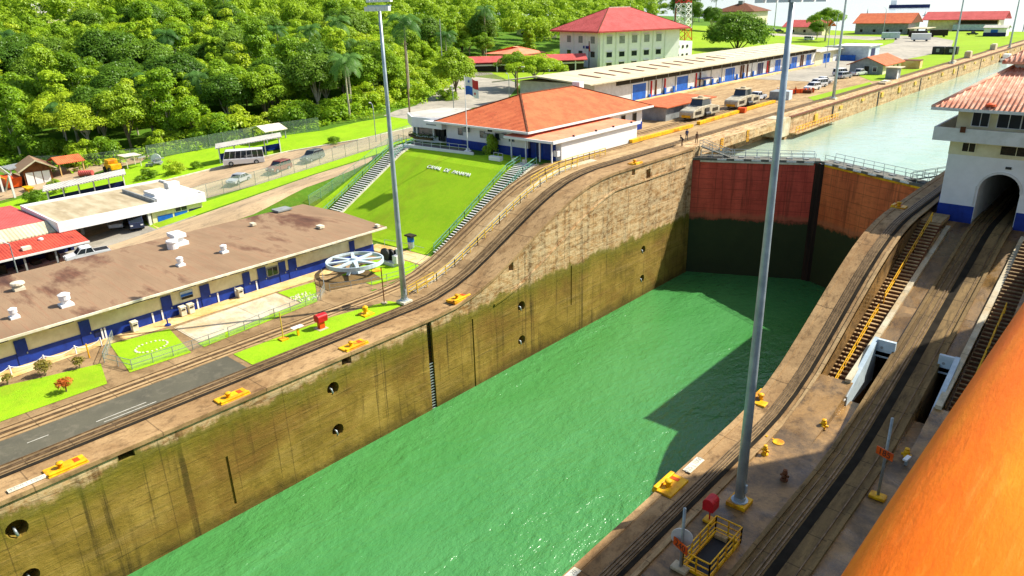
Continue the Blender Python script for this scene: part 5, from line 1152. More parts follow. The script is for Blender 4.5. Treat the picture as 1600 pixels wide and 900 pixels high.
solo(m, 'stone_ring', 'kerb', 'ring of white stones on the small square lawn', 'stone ring', (-70.2, 24.3, .05), kind='stuff')
m = MB()
for i in range(60):
    x, y = -69.5 + rng.uniform(-1.2, 1.4), 41.2 + rng.uniform(-1.2, 1.2); s = .06 + .06 * rng.random(); m.lathe((x, y, .06), [(s, 0), (s, s * .7), (s * .3, s * 1.2)], 6)
solo(m, 'pebbles', 'kerb', 'white pebbles scattered on the small lawn below the great wheel', 'pebbles', (-69.5, 41.2, .05), kind='stuff')
t = thing('chain_fence', 'low white posts hung with chains along the workshop path', 'chain fence', (-74.3, 13, .05))
ps = [(-74.55, 7.4), (-74.5, 10.4), (-74.5, 13.4), (-74.5, 16.2), (-74.4, 18.9), (-74.3, 21.2)]
for x, y in ps: m = MB(); m.tube([(x, y, .05), (x, y, .95)], .07, 8); m.build('post', 'whiteclean', t)
for a, b in zip(ps[:-1], ps[1:]):
    m = MB(); m.tube([(a[0] + (b[0] - a[0]) * s, a[1] + (b[1] - a[1]) * s, .85 - .5 * 4 * s * (1 - s) * .8) for s in np.linspace(0, 1, 9)], .035, 5); m.build('chain', 'whiteclean', t)
def thin_fence(name, lab, pts, hgt, post, mat='galv', mesh=None, zf=None, rails=(1.0,), r=.025):
    zf = zf or (lambda x, y: h(x, y))
    L = [Vector((x, y, zf(x, y))) for x, y in pts]
    t = thing(name, lab, 'fence', tuple(L[0]))
    pm = None; rl = MB(); pn = MB()
    for a, b in zip(L[:-1], L[1:]):
        n = max(1, round((b - a).length / post))
        for i in range(n):
            xa, xb = a.lerp(b, i / n), a.lerp(b, (i + 1) / n); xa.z = zf(xa.x, xa.y); xb.z = zf(xb.x, xb.y)
            for f in rails: rl.beam(xa + Vector((0, 0, hgt * f)), xb + Vector((0, 0, hgt * f)), r * 1.6)
            pn.add([xa + Vector((0, 0, .05)), xb + Vector((0, 0, .05)), xb + Vector((0, 0, hgt)), xa + Vector((0, 0, hgt))], [(0, 1, 2, 3)])
            if pm is None:
                m = MB(); m.tube([(0, 0, -.1), (0, 0, hgt)], r * 1.5, 6); pm = m.build('post', mat, t, local=True); o = pm
            else: o = pm.copy(); COL.objects.link(o); o.parent = t
            o.location = WM[t.name].inverted() @ xa
    rl.build('rail', mat, t)
    if mesh: pn.build('mesh_panel', mesh, t)
    return t
thin_fence('pipe_fence', 'thin grey rail fence around the lawn with the stone ring', [(-75, 22.6), (-70.2, 19.9), (-66.6, 21.0), (-66.2, 26.6), (-66.2, 30)], 1.0, 2.2, 'galv', 'net', lambda x, y: .05, (1, .5))
thin_fence('pipe_fence', 'thin grey rail fence along the pale slab and the lawn below the great wheel', [(-66.3, 30.4), (-67.0, 36), (-67.2, 42.0), (-69.0, 43.8), (-73.6, 46.6)], 1.0, 2.2, 'galv', 'net', lambda x, y: .05, (1, .5))
thin_fence('pipe_fence', 'thin rail fence on the track side of the great wheel', [(-68.6, 44.2), (-66.2, 48.4), (-64.9, 56.5)], 1.0, 2.2, 'galv', None, None, (1, .5))
thin_fence('pipe_fence', 'thin rail fence at the bottom edge of the sloping lawn', [(-76.6, 58.8), (-74.5, 59.2), (-69.2, 59.4)], 1.05, 2.6, 'steel', None, None, (1,))
thin_fence('wire_fence', 'tall pale wire fence between the road with parked cars and the grass verge', [(-110.0, 46), (-110.0, 51.1), (-108.2, 58.5), (-107.4, 67.7), (-106.6, 77.9), (-105.2, 90)], 2.3, 2.6, 'galv', 'chain')
thin_fence('wire_fence', 'pale wire fence along the far stairs up to the entrance pavilion', [(-97.4, 61), (-96.9, 72), (-96.4, 79), (-98.5, 84)], 1.5, 2.6, 'greenrail', 'net')
thin_fence('wire_fence', 'pale wire fence at the forest edge behind the bus shelter', [(-147, 58), (-144, 63.5), (-140.3, 70.4), (-136.4, 78.1), (-129.6, 85.8)], 2.6, 2.8, 'galv', 'chain')
thin_fence('wire_fence', 'wire fence at the forest edge left of the yellow machine', [(-166, 43), (-156, 49), (-150, 56), (-147.2, 58)], 2.2, 2.8, 'galv', 'net')
t = thing('litter_bin', 'blue bin with a dark lid at the bottom of the sloping lawn', 'bin', (-72.6, 60.1, .2))
m = MB(); m.lathe((-72.6, 60.1, .25), [(.42, 0), (.45, 1.2), (.4, 1.25)], 12); m.build('body', 'steel', t); m = MB(); m.lathe((-72.6, 60.1, 1.3), [(.46, 0), (.46, .7)], 12); m.build('blue_band', 'bluebright', t); m = MB(); m.box(-73.3, -71.9, 59.6, 60.6, 2.05, 2.25); m.build('lid', 'louvre', t)
# great wheel laid flat on a stand
t = thing('bull_wheel', 'huge pale grey spoked wheel laid flat on a stand by the workshop', 'wheel monument', (-71.6, 50.2, 0))
wc = Vector((-71.8, 50.3, 1.5)); RW = 3.55
def wpt(a, r, z): return (wc.x + r * math.cos(a), wc.y + r * math.sin(a), wc.z + z + .035 * r * math.cos(a + .6))
m = MB(); n_ = 40; rings = []
for i in range(n_ + 1):
    a = 2 * math.pi * i / n_; rings.append([wpt(a, RW, -.35), wpt(a, RW, .12), wpt(a, RW - .16, .12), wpt(a, RW - .22, -.12), wpt(a, RW - .16, -.35)])
m.loft(rings, caps=False); m.build('rim', 'aqua', t, bevel=0)
for i in range(8):
    a = 2 * math.pi * i / 8 + .25; b = .17
    q = MB(); r0, r1 = .5, RW - .18
    def sp(r, s, z): p = Vector(wpt(a, r, z)); return tuple(p + Vector((-math.sin(a), math.cos(a), 0)) * s)
    q.add([sp(r0, -.28, .1), sp(r0, .28, .1), sp(r1, .17, .06), sp(r1, -.17, .06), sp(r0, -.28, -.12), sp(r0, .28, -.12), sp(r1, .17, -.12), sp(r1, -.17, -.12)], [(0, 1, 2, 3), (7, 6, 5, 4), (0, 4, 5, 1), (1, 5, 6, 2), (2, 6, 7, 3), (3, 7, 4, 0)]); q.build('spoke', 'aqua', t)
m = MB(); m.lathe(tuple(wc), [(.75, -.3), (.75, .1), (.45, .2), (.4, .4), (.1, .42)], 18); m.build('hub', 'aqua', t)
m = MB(); m.lathe((wc.x, wc.y, .08), [(1.1, 0), (.9, .2), (.4, .3), (.4, 1.15)], 16); m.beam((wc.x + .5, wc.y - 1.6, .1), (wc.x, wc.y - .2, 1.4), .3); m.build('stand', 'aqua', t)
t = thing('winch_engine', 'black and white old winch machine between the great wheel and the left light pole', 'winch', (-70.5, 55.0, 0))
m = MB(); m.box(-71.8, -69.2, 54.2, 56.0, .05, .5); m.build('bed', 'white', t)
for i, (x, y) in enumerate(((-71.2, 54.6), (-70.6, 55.0), (-70.0, 55.3))):
    m = MB(); m.tube([(x, y - .12, 1.25), (x, y + .12, 1.25)], .85 - .1 * i, 18); m.build('drum', 'black', t)
m = MB(); m.box(-69.6, -68.8, 54.4, 55.6, .5, 1.5); m.tube([(-69.2, 55, 1.5), (-69.2, 55, 2.3)], .2, 8); m.build('gearbox', 'white', t)

# sheds, shelters and machines beyond the station
def shelter(name, lab, ax, bx, w, zr, wall, roofmat, n, back):
    A, B = Vector((ax[0], ax[1], h(*ax))), Vector((bx[0], bx[1], h(*bx))); d = (B - A); L = d.length; d.normalize(); nrm = Vector((-d.y, d.x, 0)).normalized()
    t = thing(name, lab, 'shelter', tuple(A))
    m = MB(); P = [A - d * .5 + nrm * -.6, B + d * .5 + nrm * -.6, B + d * .5 + nrm * (w + .5), A - d * .5 + nrm * (w + .5)]
    m.slabpoly([(p.x, p.y, p.z + zr + (.25 if i > 1 else 0)) for i, p in enumerate(P)], .16); m.build('roof', roofmat, t)
    for i in range(n):
        for s in (0, w):
            p = A.lerp(B, i / (n - 1)) + nrm * s; q = MB(); q.box(p.x - .07, p.x + .07, p.y - .07, p.y + .07, p.z - .2, p.z + zr - .05); q.build('post', 'white' if s == 0 else 'grey', t)
    m = MB(); p, q = A + nrm * w, B + nrm * w; m.beam(p + Vector((0, 0, .65)), q + Vector((0, 0, .65)), .14, 1.25); m.beam(B + Vector((0, 0, .65)), q + Vector((0, 0, .65)), .14, 1.25); m.build('low_wall', wall, t)
    m = MB(); m.beam(A.lerp(B, .03) + nrm * (w - .5) + Vector((0, 0, .45)), A.lerp(B, .97) + nrm * (w - .5) + Vector((0, 0, .45)), .4, .08); m.build('bench', 'blue', t)
    return t
shelter('bus_shelter', 'long pale roofed shelter with a low blue wall behind the service station', (-132.6, 35.6), (-128.9, 46.2), 2.4, 2.9, 'navy', 'roof_grey', 6, True)
shelter('bus_shelter', 'smaller shelter with a low blue wall behind the white minibus', (-128.0, 63.0), (-122.9, 72.4), 2.6, 2.9, 'blue', 'roof_grey', 5, True)
t = thing('wooden_hut', 'brown wooden hut with a gable roof and white doors by the forest', 'hut', (-153, 40, 2.3))
def loc(o, rz): return Matrix.Translation(o) @ Matrix.Rotation(rz, 4, 'Z')
def in_frame(mb, M4): mb.v = [tuple(M4 @ Vector(p)) for p in mb.v]; return mb
HM = loc((-154.5, 40.5, 2.3), -.15)
m = MB(); m.box(-3, 3, -2.2, 2.2, -.5, 2.6); m.add([(3, -2.2, 2.6), (3, 2.2, 2.6), (3, 0, 4.0), (2.9, -2.2, 2.6), (2.9, 2.2, 2.6), (2.9, 0, 4.0)], [(0, 1, 2), (5, 4, 3)]); in_frame(m, HM).build('wall', 'brown', t)
m = MB(); gable(m, -2.9, 2.9, -3.5, 3.8, 2.5, 4.35, .18, 'x'); m = MB(); gable(m, -3.5, 3.9, -3.0, 3.0, 2.55, 4.3, .18, 'x'); in_frame(m, HM).build('roof', 'roof_brown', t)
for y in (-1.9, -.6, .7): m = MB(); m.box(3.0, 3.08, y, y + 1.15, -.1, 2.2); in_frame(m, HM).build('door', 'whiteclean', t)
m = MB(); m.beam((3.92, -3.0, 2.55), (3.92, 0, 4.32), .1, .22); m.beam((3.92, 3.0, 2.55), (3.92, 0, 4.32), .1, .22); in_frame(m, HM).build('barge_board', 'pad', t)
t = thing('orange_canopy', 'small orange roofed canopy beside the wooden hut', 'canopy', (-154, 46, 2.9))
m = MB(); gable(m, -157.5, -151.8, 43.6, 48.4, 5.2, 6.1, .16, 'y'); m.build('roof', 'roof_red', t)
for x, y in ((-157, 44), (-152.2, 44), (-157, 48), (-152.2, 48)): q = MB(); q.box(x - .09, x + .09, y - .09, y + .09, 2.4, 5.2); q.build('post', 'path', t)
t = thing('yellow_machine', 'yellow orange roller machine parked by the forest fence', 'machine', (-145, 50.6, 3.4))
m = MB(); m.box(-146.6, -143.4, 49.6, 51.6, 3.9, 5.0); m.box(-146.2, -144.6, 49.7, 51.5, 5.0, 5.7); m.build('body', 'yellow', t, bevel=.15)
for x, y in ((-146.1, 49.5), (-143.9, 49.5), (-146.1, 51.6), (-143.9, 51.6)): q = MB(); q.tube([(x, y - .15, 3.9), (x, y + .15, 3.9)], .55, 14); q.build('wheel', 'tyre', t)
t = thing('pink_tank', 'rounded pink tank lying near the orange canopy', 'tank', (-147.6, 46.6, 3)); m = MB(); m.tube([(-148.4, 45.8, 3.5), (-148.1, 46.1, 3.5), (-147.0, 47.2, 3.5), (-146.7, 47.5, 3.5)], .55, 12); m.build('drum', 'roof_rose', t); m = MB(); m.box(-148.2, -147.0, 46.2, 47, 2.8, 3.1); m.build('cradle', 'grey', t)
t = thing('white_canopy', 'steep white canopy on a white leaning post at the left photo edge', 'canopy', (-148, 33, 1.8))
m = MB(); m.slabpoly([(-146.0, 34.6, 5.6), (-153, 34.6, 5.6), (-153, 31.0, 10.5), (-146, 31.0, 10.5)], .2); m.slabpoly([(-146.0, 27.4, 5.6), (-146, 31, 10.5), (-153, 31, 10.5), (-153, 27.4, 5.6)], .2); m.build('roof', 'whiteclean', t)
for x, y in ((-146.2, 34.3), (-152.6, 34.3), (-146.2, 27.6)): q = MB(); q.beam((x, y, 1.4), (x, y, 5.6), .3); q.build('post', 'white', t)
q = MB(); q.beam((-146.4, 34.2, 5.2), (-149.6, 34.0, 2.2), .2); q.build('brace', 'white', t)
t = thing('skip_container', 'orange skip under the white canopy at the left edge', 'skip', (-155, 36.5, 2)); m = MB(); m.prism([(-156.8, 35.2), (-152.6, 35.2), (-152.6, 37.4), (-156.8, 37.4)], 2.2, 3.9, [(-157.3, 35), (-152.2, 35), (-152.2, 37.6), (-157.3, 37.6)]); m.build('body', 'orange', t); m = MB(); m.box(-157.2, -152.3, 35.0, 35.2, 3.8, 3.95); m.build('rim', 'yellow', t)
t = thing('small_kiosk', 'small grey roofed kiosk between the white canopy and the wooden hut', 'kiosk', (-158, 38.6, 2)); m = MB(); m.slabpoly([(-160, 36.6, 5.0), (-155.4, 36.6, 5.0), (-155.4, 40.2, 5.2), (-160, 40.2, 5.2)], .2); m.build('roof', 'grey', t)
for x, y in ((-155.8, 37), (-155.8, 39.8), (-159.6, 37)): q = MB(); q.box(x - .12, x + .12, y - .12, y + .12, 1.8, 5); q.build('post', 'white', t)
t = thing('yellow_bench', 'low yellow bench by the white canopy', 'bench', (-148.4, 37.2, 1.9)); m = MB(); m.box(-149.8, -147.2, 36.6, 37.8, 2.5, 2.65); m.build('seat', 'yellow', t)
for x in (-149.5, -148.5, -147.5): q = MB(); q.box(x - .06, x + .06, 36.8, 37.6, 1.8, 2.5); q.build('leg', 'yellow', t)
t = thing('scrap_rack', 'pale stack of scrap and a white dish by the forest fence', 'scrap rack', (-141.6, 56.4, 4))
m = MB()
for i in range(14): m.obox((-143 + rng.random() * 3, 55 + rng.random() * 3, 4 + rng.random() * 1.6), (1.6, .3, .2), rng.random() * 3)
m.build('scrap', 'grey', t); m = MB(); m.tube([(-140.9, 57.0, 5.2), (-140.8, 56.9, 5.2)], .95, 16); m.build('dish', 'whiteclean', t); m = MB(); m.slabpoly([(-147, 52.4, 6.0), (-143.6, 52.4, 6.0), (-142.6, 55.2, 6.1), (-146, 55.2, 6.1)], .12)
for x, y in ((-146.6, 52.7), (-143.8, 52.7), (-143, 54.9), (-145.7, 54.9)): m.box(x - .06, x + .06, y - .06, y + .06, 3.5, 6.0)
m.build('lean_to', 'kerb', t)
t = thing('pitched_shelter', 'pale pitched roof shelter behind the minibus shelter', 'shelter', (-133, 75, 6)); m = MB(); gable(m, -137.2, -131.4, 74.6, 79.6, 8.6, 9.5, .15, 'y'); m.build('roof', 'kerb', t)
for x, y in ((-136.8, 75), (-131.8, 75), (-131.8, 79.2), (-136.8, 79.2)): q = MB(); q.box(x - .1, x + .1, y - .1, y + .1, 5.5, 8.6); q.build('post', 'grey', t)
# ------------------------------------------------------------------ vehicles (local x forward)
PAINT = {}
def paint(name, c):
    if name not in PAINT:
        t = NT('car_paint_' + name); t.set(.28, .15, .5); t.base(c); PAINT[name] = t.m
    return PAINT[name]
def vehicle(kind, lab, x, y, rz, col, z=None, group=None, cat=None):
    z = h(x, y) + .06 if z is None else z
    t = thing({'sedan': 'parked_car', 'suv': 'parked_car', 'pickup': 'pickup_truck', 'van': 'van', 'minibus': 'minibus'}[kind], lab, cat or {'sedan': 'car', 'suv': 'car', 'pickup': 'pickup', 'van': 'van', 'minibus': 'minibus'}[kind], (x, y, z), rz, group)
    L, W, belt, top, cab0, cab1, w0, w1 = {'sedan': (4.6, 1.8, .92, 1.45, -1.75, .95, -1.0, .35), 'suv': (4.6, 1.85, 1.05, 1.75, -2.2, 1.0, -1.95, .35), 'pickup': (5.2, 1.85, 1.08, 1.75, -.7, 1.35, -.5, .7), 'van': (4.8, 1.8, 1.1, 1.98, -2.3, 1.9, -2.2, 1.2), 'minibus': (7.0, 2.1, 1.3, 2.65, -3.45, 3.3, -3.35, 2.9)}[kind]
    hx, hw = L / 2, W / 2; P = paint(col[0], col[1])
    m = MB()
    pr = [(-hx, .38), (-hx - .02, belt * .8), (-hx + .12, belt), (hx - 1.2 if kind not in ('van', 'minibus') else hx - .1, belt), (hx - .1, belt * .82 if kind not in ('van', 'minibus') else belt * .9), (hx, .42), (hx - .1, .3), (-hx + .1, .3)]
    m.loft([[(px, yy * (1 if .35 < pz < belt * .95 else .96), pz) for px, pz in pr] for yy in (-hw, -hw * .9, hw * .9, hw)][0:1] + [[(px, yy, pz) for px, pz in pr] for yy in (-hw * .98, hw * .98)] + [[(px, hw * (1 if .35 < pz < belt * .95 else .96), pz) for px, pz in pr]])
    b = m.build('body', P, t, local=True, bevel=.05)
    m = MB(); f = .88 if kind not in ('minibus',) else .95
    m.add([(cab0, -hw * .95, belt), (cab1, -hw * .95, belt), (cab1, hw * .95, belt), (cab0, hw * .95, belt), (w0, -hw * f, top - .06), (w1, -hw * f, top - .06), (w1, hw * f, top - .06), (w0, hw * f, top - .06)], [(4, 5, 6, 7), (0, 1, 5, 4), (1, 2, 6, 5), (2, 3, 7, 6), (3, 0, 4, 7)])
    m.build('window', 'glass', t, local=True)
    m = MB(); m.add([(w0 - .05, -hw * f - .01, top - .07), (w1 + .05, -hw * f - .01, top - .07), (w1 + .05, hw * f + .01, top - .07), (w0 - .05, hw * f + .01, top - .07), (w0 + .1, -hw * f * .93, top + .03), (w1 - .1, -hw * f * .93, top + .03), (w1 - .1, hw * f * .93, top + .03), (w0 + .1, hw * f * .93, top + .03)], [(4, 5, 6, 7), (0, 1, 5, 4), (1, 2, 6, 5), (2, 3, 7, 6), (3, 0, 4, 7), (3, 2, 1, 0)])
    nb = 3 if kind in ('sedan', 'suv') else (2 if kind == 'pickup' else (4 if kind == 'van' else 7))
    for s in (-1, 1):
        for i in range(nb + 1):
            u = i / nb; m.beam((cab0 + (cab1 - cab0) * u, s * hw * .955, belt - .02), (w0 + (w1 - w0) * u, s * hw * (f + .005), top - .04), .09, .06)
    m.build('roof', P, t, local=True)
    if kind == 'pickup':
        m = MB(); m.box(-hx + .15, cab0 - .12, -hw * .82, hw * .82, belt - .02, belt + .015); m.build('load_bed', 'dark', t, local=True)
    wp = None; rr = .34 if kind != 'minibus' else .42
    for sx in (-hx * .6, hx * .62):
        for sy in (-hw + .08, hw - .08):
            if wp is None:
                m = MB(); m.tube([(0, -.12, 0), (0, .12, 0)], rr, 16); wp = m.build('wheel', 'tyre', t, local=True); o = wp
                m = MB(); m.tube([(0, -.135, 0), (0, .135, 0)], rr * .58, 12); rp = m.build('rim', 'galv', wp, local=True)
            else:
                o = wp.copy(); COL.objects.link(o); o.parent = t; r_ = rp.copy(); COL.objects.link(r_); r_.parent = o
            o.location = (sx, sy, rr)
    for s in (-1, 1):
        m = MB(); m.box(hx - .09, hx + .02, s * hw * .72 - .16, s * hw * .72 + .16, belt * .62, belt * .78); m.build('headlight', 'whiteclean', t, local=True)
        m = MB(); m.box(-hx - .03, -hx + .05, s * hw * .8 - .1, s * hw * .8 + .1, belt * .62, belt * .85); m.build('tail_light', 'red', t, local=True)
    return t
Wc, Gy, Rd, Sv, Dk = ('white', (.72, .73, .74)), ('grey', (.10, .12, .12)), ('maroon', (.20, .045, .04)), ('silver', (.42, .44, .46)), ('dark', (.035, .04, .04))
ang = lambda x, y: math.atan2(y, x)
vehicle('minibus', 'white minibus parked on the road in front of the smaller blue walled shelter', -122.4, 64.6, ang(-3, -5), Wc)
vehicle('suv', 'maroon car parked behind the wire fence, nearer the minibus wheel side', -111.6, 65.0, ang(.3, -1), Rd)
vehicle('suv', 'dark grey car parked behind the wire fence, right of the maroon car', -111.4, 71.6, ang(.3, -1), Gy)
vehicle('sedan', 'silver car parked behind the wire fence, left of the maroon car', -112.6, 58.0, ang(.5, -1), Sv)
vehicle('pickup', 'white pickup truck in front of the rusty red sheet roof', -100.2, 29.6, ang(-.15, -1), Wc)
vehicle('suv', 'pale green white car under the canopy of the service station', -110.6, 37.6, ang(.9, -.5), Sv)
vehicle('van', 'dark blue van in the shade under the canopy of the service station', -107.6, 38.9, ang(.9, -.3), ('navyblue', (.03, .04, .08)))
vehicle('suv', 'white car deep under the canopy of the service station', -113.4, 39.8, ang(.9, -.3), Wc)
yz = 9.46
vehicle('van', 'white van with dark side windows on the upper road beside the warehouse', -67.4, 188.6, ang(-.35, -1), Wc, yz)
vehicle('suv', 'small white car in front of the white van on the upper road', -66.4, 182.0, ang(-.2, -1), Wc, yz)
vehicle('pickup', 'white car parked behind the white van on the upper road', -69.2, 196.2, ang(.4, 1), Wc, yz)
vehicle('suv', 'silver white car near the grey gabled hut, the one nearest the light pole', -69.2, 212.0, ang(.3, 1), Sv, yz)
vehicle('pickup', 'white pickup beside the grey gabled hut', -68.4, 221.5, ang(.3, 1), Wc, yz)
vehicle('van', 'dark windowed van half hidden beside the grey gabled hut', -72.6, 219.0, ang(.3, 1), Wc, yz)
vehicle('pickup', 'white pickup beside the second silver engine', -69.6, 158.5, ang(-.1, -1), Wc, yz)
vehicle('pickup', 'far white pickup by the lamp post left of the near pole head', -190, 446, ang(1, .2), Sv)
vehicle('suv', 'far dark car parked left of the red roofed shed by the lake', -184, 442, ang(1, .5), Dk)
vehicle('suv', 'far black car parked under the trees by the brown roofed mansion', -205, 425, ang(1, .2), Dk)
vehicle('van', 'long white vehicle parked under the spreading tree in front of the lake', -146, 388, ang(1, -.1), Wc)
vehicle('suv', 'far reddish car on the road by the orange roofed house', -112, 446, ang(1, .3), Rd)
vehicle('suv', 'far white car on the road by the orange roofed house', -108, 450, ang(1, .3), Wc)
vehicle('pickup', 'far dark green truck on the lawn in front of the pink roofed shed', -87, 452, ang(1, .3), ('darkgreen', (.03, .05, .02)))

# towing engines
def engine(lab, x, y):
    t = thing('towing_locomotive', lab, 'locomotive', (x, y, 9.55), math.pi / 2, 'silver towing engines on the return track')
    m = MB(); pr = [(-5.2, .5), (-5.2, 1.5), (-4.9, 1.8), (-1.9, 2.35), (1.9, 2.35), (4.9, 1.8), (5.2, 1.5), (5.2, .5)]
    m.loft([[(px, yy, pz) for px, pz in pr] for yy in (-1.45, 1.45)]); m.build('body', 'silver', t, local=True, bevel=.08)
    m = MB(); m.add([(-1.7, -1.25, 2.3), (1.7, -1.25, 2.3), (1.7, 1.25, 2.3), (-1.7, 1.25, 2.3), (-1.3, -1.1, 3.5), (1.3, -1.1, 3.5), (1.3, 1.1, 3.5), (-1.3, 1.1, 3.5)], [(0, 1, 5, 4), (1, 2, 6, 5), (2, 3, 7, 6), (3, 0, 4, 7), (4, 5, 6, 7)]); c = m.build('cab', 'glass', t, local=True)
    m = MB(); m.box(-1.5, 1.5, -1.25, 1.25, 3.5, 3.66); m.lathe((0, 0, 3.66), [(.6, 0), (.5, .3), (.1, .4)], 12); m.build('cab_roof', 'pad', c, local=True)
    for s in (-1, 1):
        m = MB(); m.box(s * 5.2 - .12, s * 5.2 + .12, -.9, .9, .55, 1.0); m.build('buffer', 'yellow', t, local=True)
        for u in (-3.4, 3.4): m = MB(); m.tube([(u, s * 1.2 - .1, .45), (u, s * 1.2 + .1, .45)], .45, 14); m.build('wheel', 'black', t, local=True)
        for u in (-4.4, 2.2): m = MB(); m.box(u, u + 2.2, s * 1.47 - .03, s * 1.47 + .03, 1.0, 1.6); m.build('side_grille', 'louvre', t, local=True)
        m = MB(); m.tube([(-.9, s * 1.55, .8), (.9, s * 1.55, .8)], .4, 12); m.box(-.8, .8, s * 1.5 - .1, s * 1.5 + .1, 1.2, 1.9); m.build('winch', 'black', t, local=True)
    return t
engine('silver towing engine nearest the red roofed brick shed by the upper track', -67.4, 128.5)
engine('silver towing engine parked behind the first one, farther from the office', -67.4, 146.5)
t = thing('track_shed', 'small shed with an orange red roof and pale grey wall beside the silver engine', 'shed', (-74, 133, 9.4))
m = MB(); m.box(-77.5, -70.6, 121.5, 139, 9.3, 12.0); m.build('wall', 'grey', t); m = MB(); m.slabpoly([(-78.4, 120.6, 12.3), (-69.9, 120.6, 12.1), (-69.9, 140, 12.1), (-78.4, 140, 12.3)], .2); m.build('roof', 'roof_red', t)
m = MB(); m.box(-70.65, -70.5, 128, 139, 9.4, 11.9); w = m.build('end_panel', 'whiteclean', t); m = MB(); m.box(-70.52, -70.45, 133, 138.5, 9.6, 10.9); m.build('blue_mural', 'bluebright', w)
for y in (134.2, 136.9): m = MB(); m.box(-70.5, -70.42, y, y + 1.3, 10.9, 11.6); m.build('window', 'roof_rose', w)
t = thing('yellow_barrier', 'long low yellow barrier along the upper track', 'barrier', (-63.6, 120, 9.4))
for a, b in (((-63.6, 99), (-63.3, 118)), ((-63.6, 121), (-64.2, 138)), ((-64.3, 140), (-64.6, 156))):
    m = MB(); m.beam((a[0], a[1], 9.75), (b[0], b[1], 9.75), .7, .5); m.build('beam', 'yellow', t)
m = MB(); m.obox((-63.8, 139, 9.5), (1.4, 1.6, .9), .2); m.build('joint', 'orange', t)
t = thing('equipment_box', 'white and blue cabinets on the upper apron behind the front light pole', 'cabinet', (-65, 163, 9.4)); m = MB(); m.obox((-66.8, 163.4, 9.42), (2.6, 5, 1.7), .1); m.build('cabinet', 'grey', t, bevel=.04); m = MB(); m.obox((-64.4, 162.2, 9.42), (1.5, 2.4, 1.9), .1); m.build('blue_cabinet', 'aqua', t, bevel=.04)
t = thing('cable_reel', 'orange pile of barriers on the upper apron by the parked cars', 'barriers', (-66.5, 176, 9.4))
m = MB()
for i in range(7): m.obox((-67.5 + i * .5, 172 + i * .9, 9.45), (.8, .3, 1.0), i * .4)
m.build('barrier', 'orange', t); m = MB(); m.obox((-65.4, 176.4, 9.45), (2.2, 3.0, .7), .2); m.build('stack', 'brown', t)
for k, (y, lab) in enumerate(((184, 'pale flat hatch on the canal edge apron'),)): pass
t = thing('gabled_hut', 'small grey gabled hut with an orange red roof beside the parked cars', 'hut', (-68, 232, 9.4))
m = MB(); m.box(-72.5, -63.6, 226, 243, 9.3, 12.0); m.build('wall', 'cream', t); m = MB(); m.add([(-72.5, 225.9, 12), (-63.6, 225.9, 12), (-68, 225.9, 13.9), (-72.5, 225.9, 9.4), (-63.6, 225.9, 9.4)], [(3, 4, 1, 2, 0)]); m.build('gable_wall', 'grey', t)
m = MB(); gable(m, -73.4, -62.8, 225.4, 244, 11.9, 14.1, .2, 'y'); m.build('roof', 'roof_red', t)
win(t, 'y-', 225.9, -68.5, -67.3, 9.5, 11.6, 'louvre', 'door', .08); win(t, 'y-', 225.9, -66.2, -65.2, 10.2, 11.4, 'glass', 'window', .08, 'whiteclean')
for y in (230, 235, 239): win(t, 'x+', -63.6, y, y + 1, 10, 11.3, 'glass', 'window', .08)
t = thing('brick_bin', 'orange brown open box beside the small gabled hut', 'box', (-62, 250, 9.4)); m = MB(); m.obox((-62.5, 250, 9.45), (5, 5, 2.2), .1); m.build('box', 'path', t); m = MB(); m.obox((-62.5, 250, 11.66), (5.2, 5.2, .15), .1); m.build('lid', 'brown', t)
t = thing('guard_hut', 'grey guard hut with a flat overhanging roof on the canal edge lawn', 'hut', (-57.8, 217, 9.4)); m = MB(); m.obox((-58.4, 217, 9.42), (2.7, 3.6, 2.8), 0); m.build('wall', 'grey', t); m = MB(); m.obox((-58.2, 217, 12.22), (3.9, 4.6, .2), 0); m.build('roof', 'pad', t); m = MB(); m.obox((-57.0, 216, 9.42), (.12, 1.2, 2.2), 0); m.build('door', 'whiteclean', t)
for x, y, l, lab in ((-56.4, 203.5, 5, 'pale stacked slabs on the canal edge, left of the grey guard hut'), (-56.3, 272, 4, 'pale flat slab by the second canal light pole'), (-57, 296, 3, 'small grey cabinet on the canal edge beyond the second light pole'), (-57.5, 340, 4, 'grey cabinet on the canal edge by the farthest light pole')):
    t = thing('slab_stack', lab, 'slabs', (x, y, 9.4), 0); m = MB(); m.obox((x, y, 9.44), (1.8, l, .5 if 'slab' in lab else 2), 0); m.build('slab', 'pad', t, bevel=.04); m = MB(); m.obox((x, y + l * .1, 9.95 if 'slab' in lab else 11.45), (1.4, l * .6, .2), 0); m.build('top_slab', 'kerb', t)
t = thing('double_skip', 'pair of black dumpsters on the grass beside the second canal light pole', 'dumpsters', (-67, 311, 9.4)); 
for i in range(2): m = MB(); m.obox((-69.5 + i * 4.2, 311, 9.45), (3.8, 3, 2.6), 0); m.build('dumpster', 'black', t, bevel=.1); 
m = MB(); m.obox((-69.5, 309.4, 10.2), (1, .2, 1.2), 0); m.obox((-65.3, 309.4, 10.2), (1, .2, 1.2), 0); m.build('panel', 'grey', t)
t = thing('mural_hut', 'pale blue hut with a dark doorway behind the warehouse end', 'hut', (-84, 274, 9.4)); m = MB(); m.box(-93, -82, 272.5, 284, 9.3, 14); m.build('wall', 'aqua', t); m = MB(); m.box(-93.5, -81.5, 272, 285, 14, 14.25); m.build('roof', 'whiteclean', t); win(t, 'x+', -82, 275, 279, 9.5, 13.2, 'navy', 'door', .1); m = MB(); m.box(-91, -86, 270.4, 272.3, 9.4, 11.2); m.build('blue_tank', 'bluebright', t)
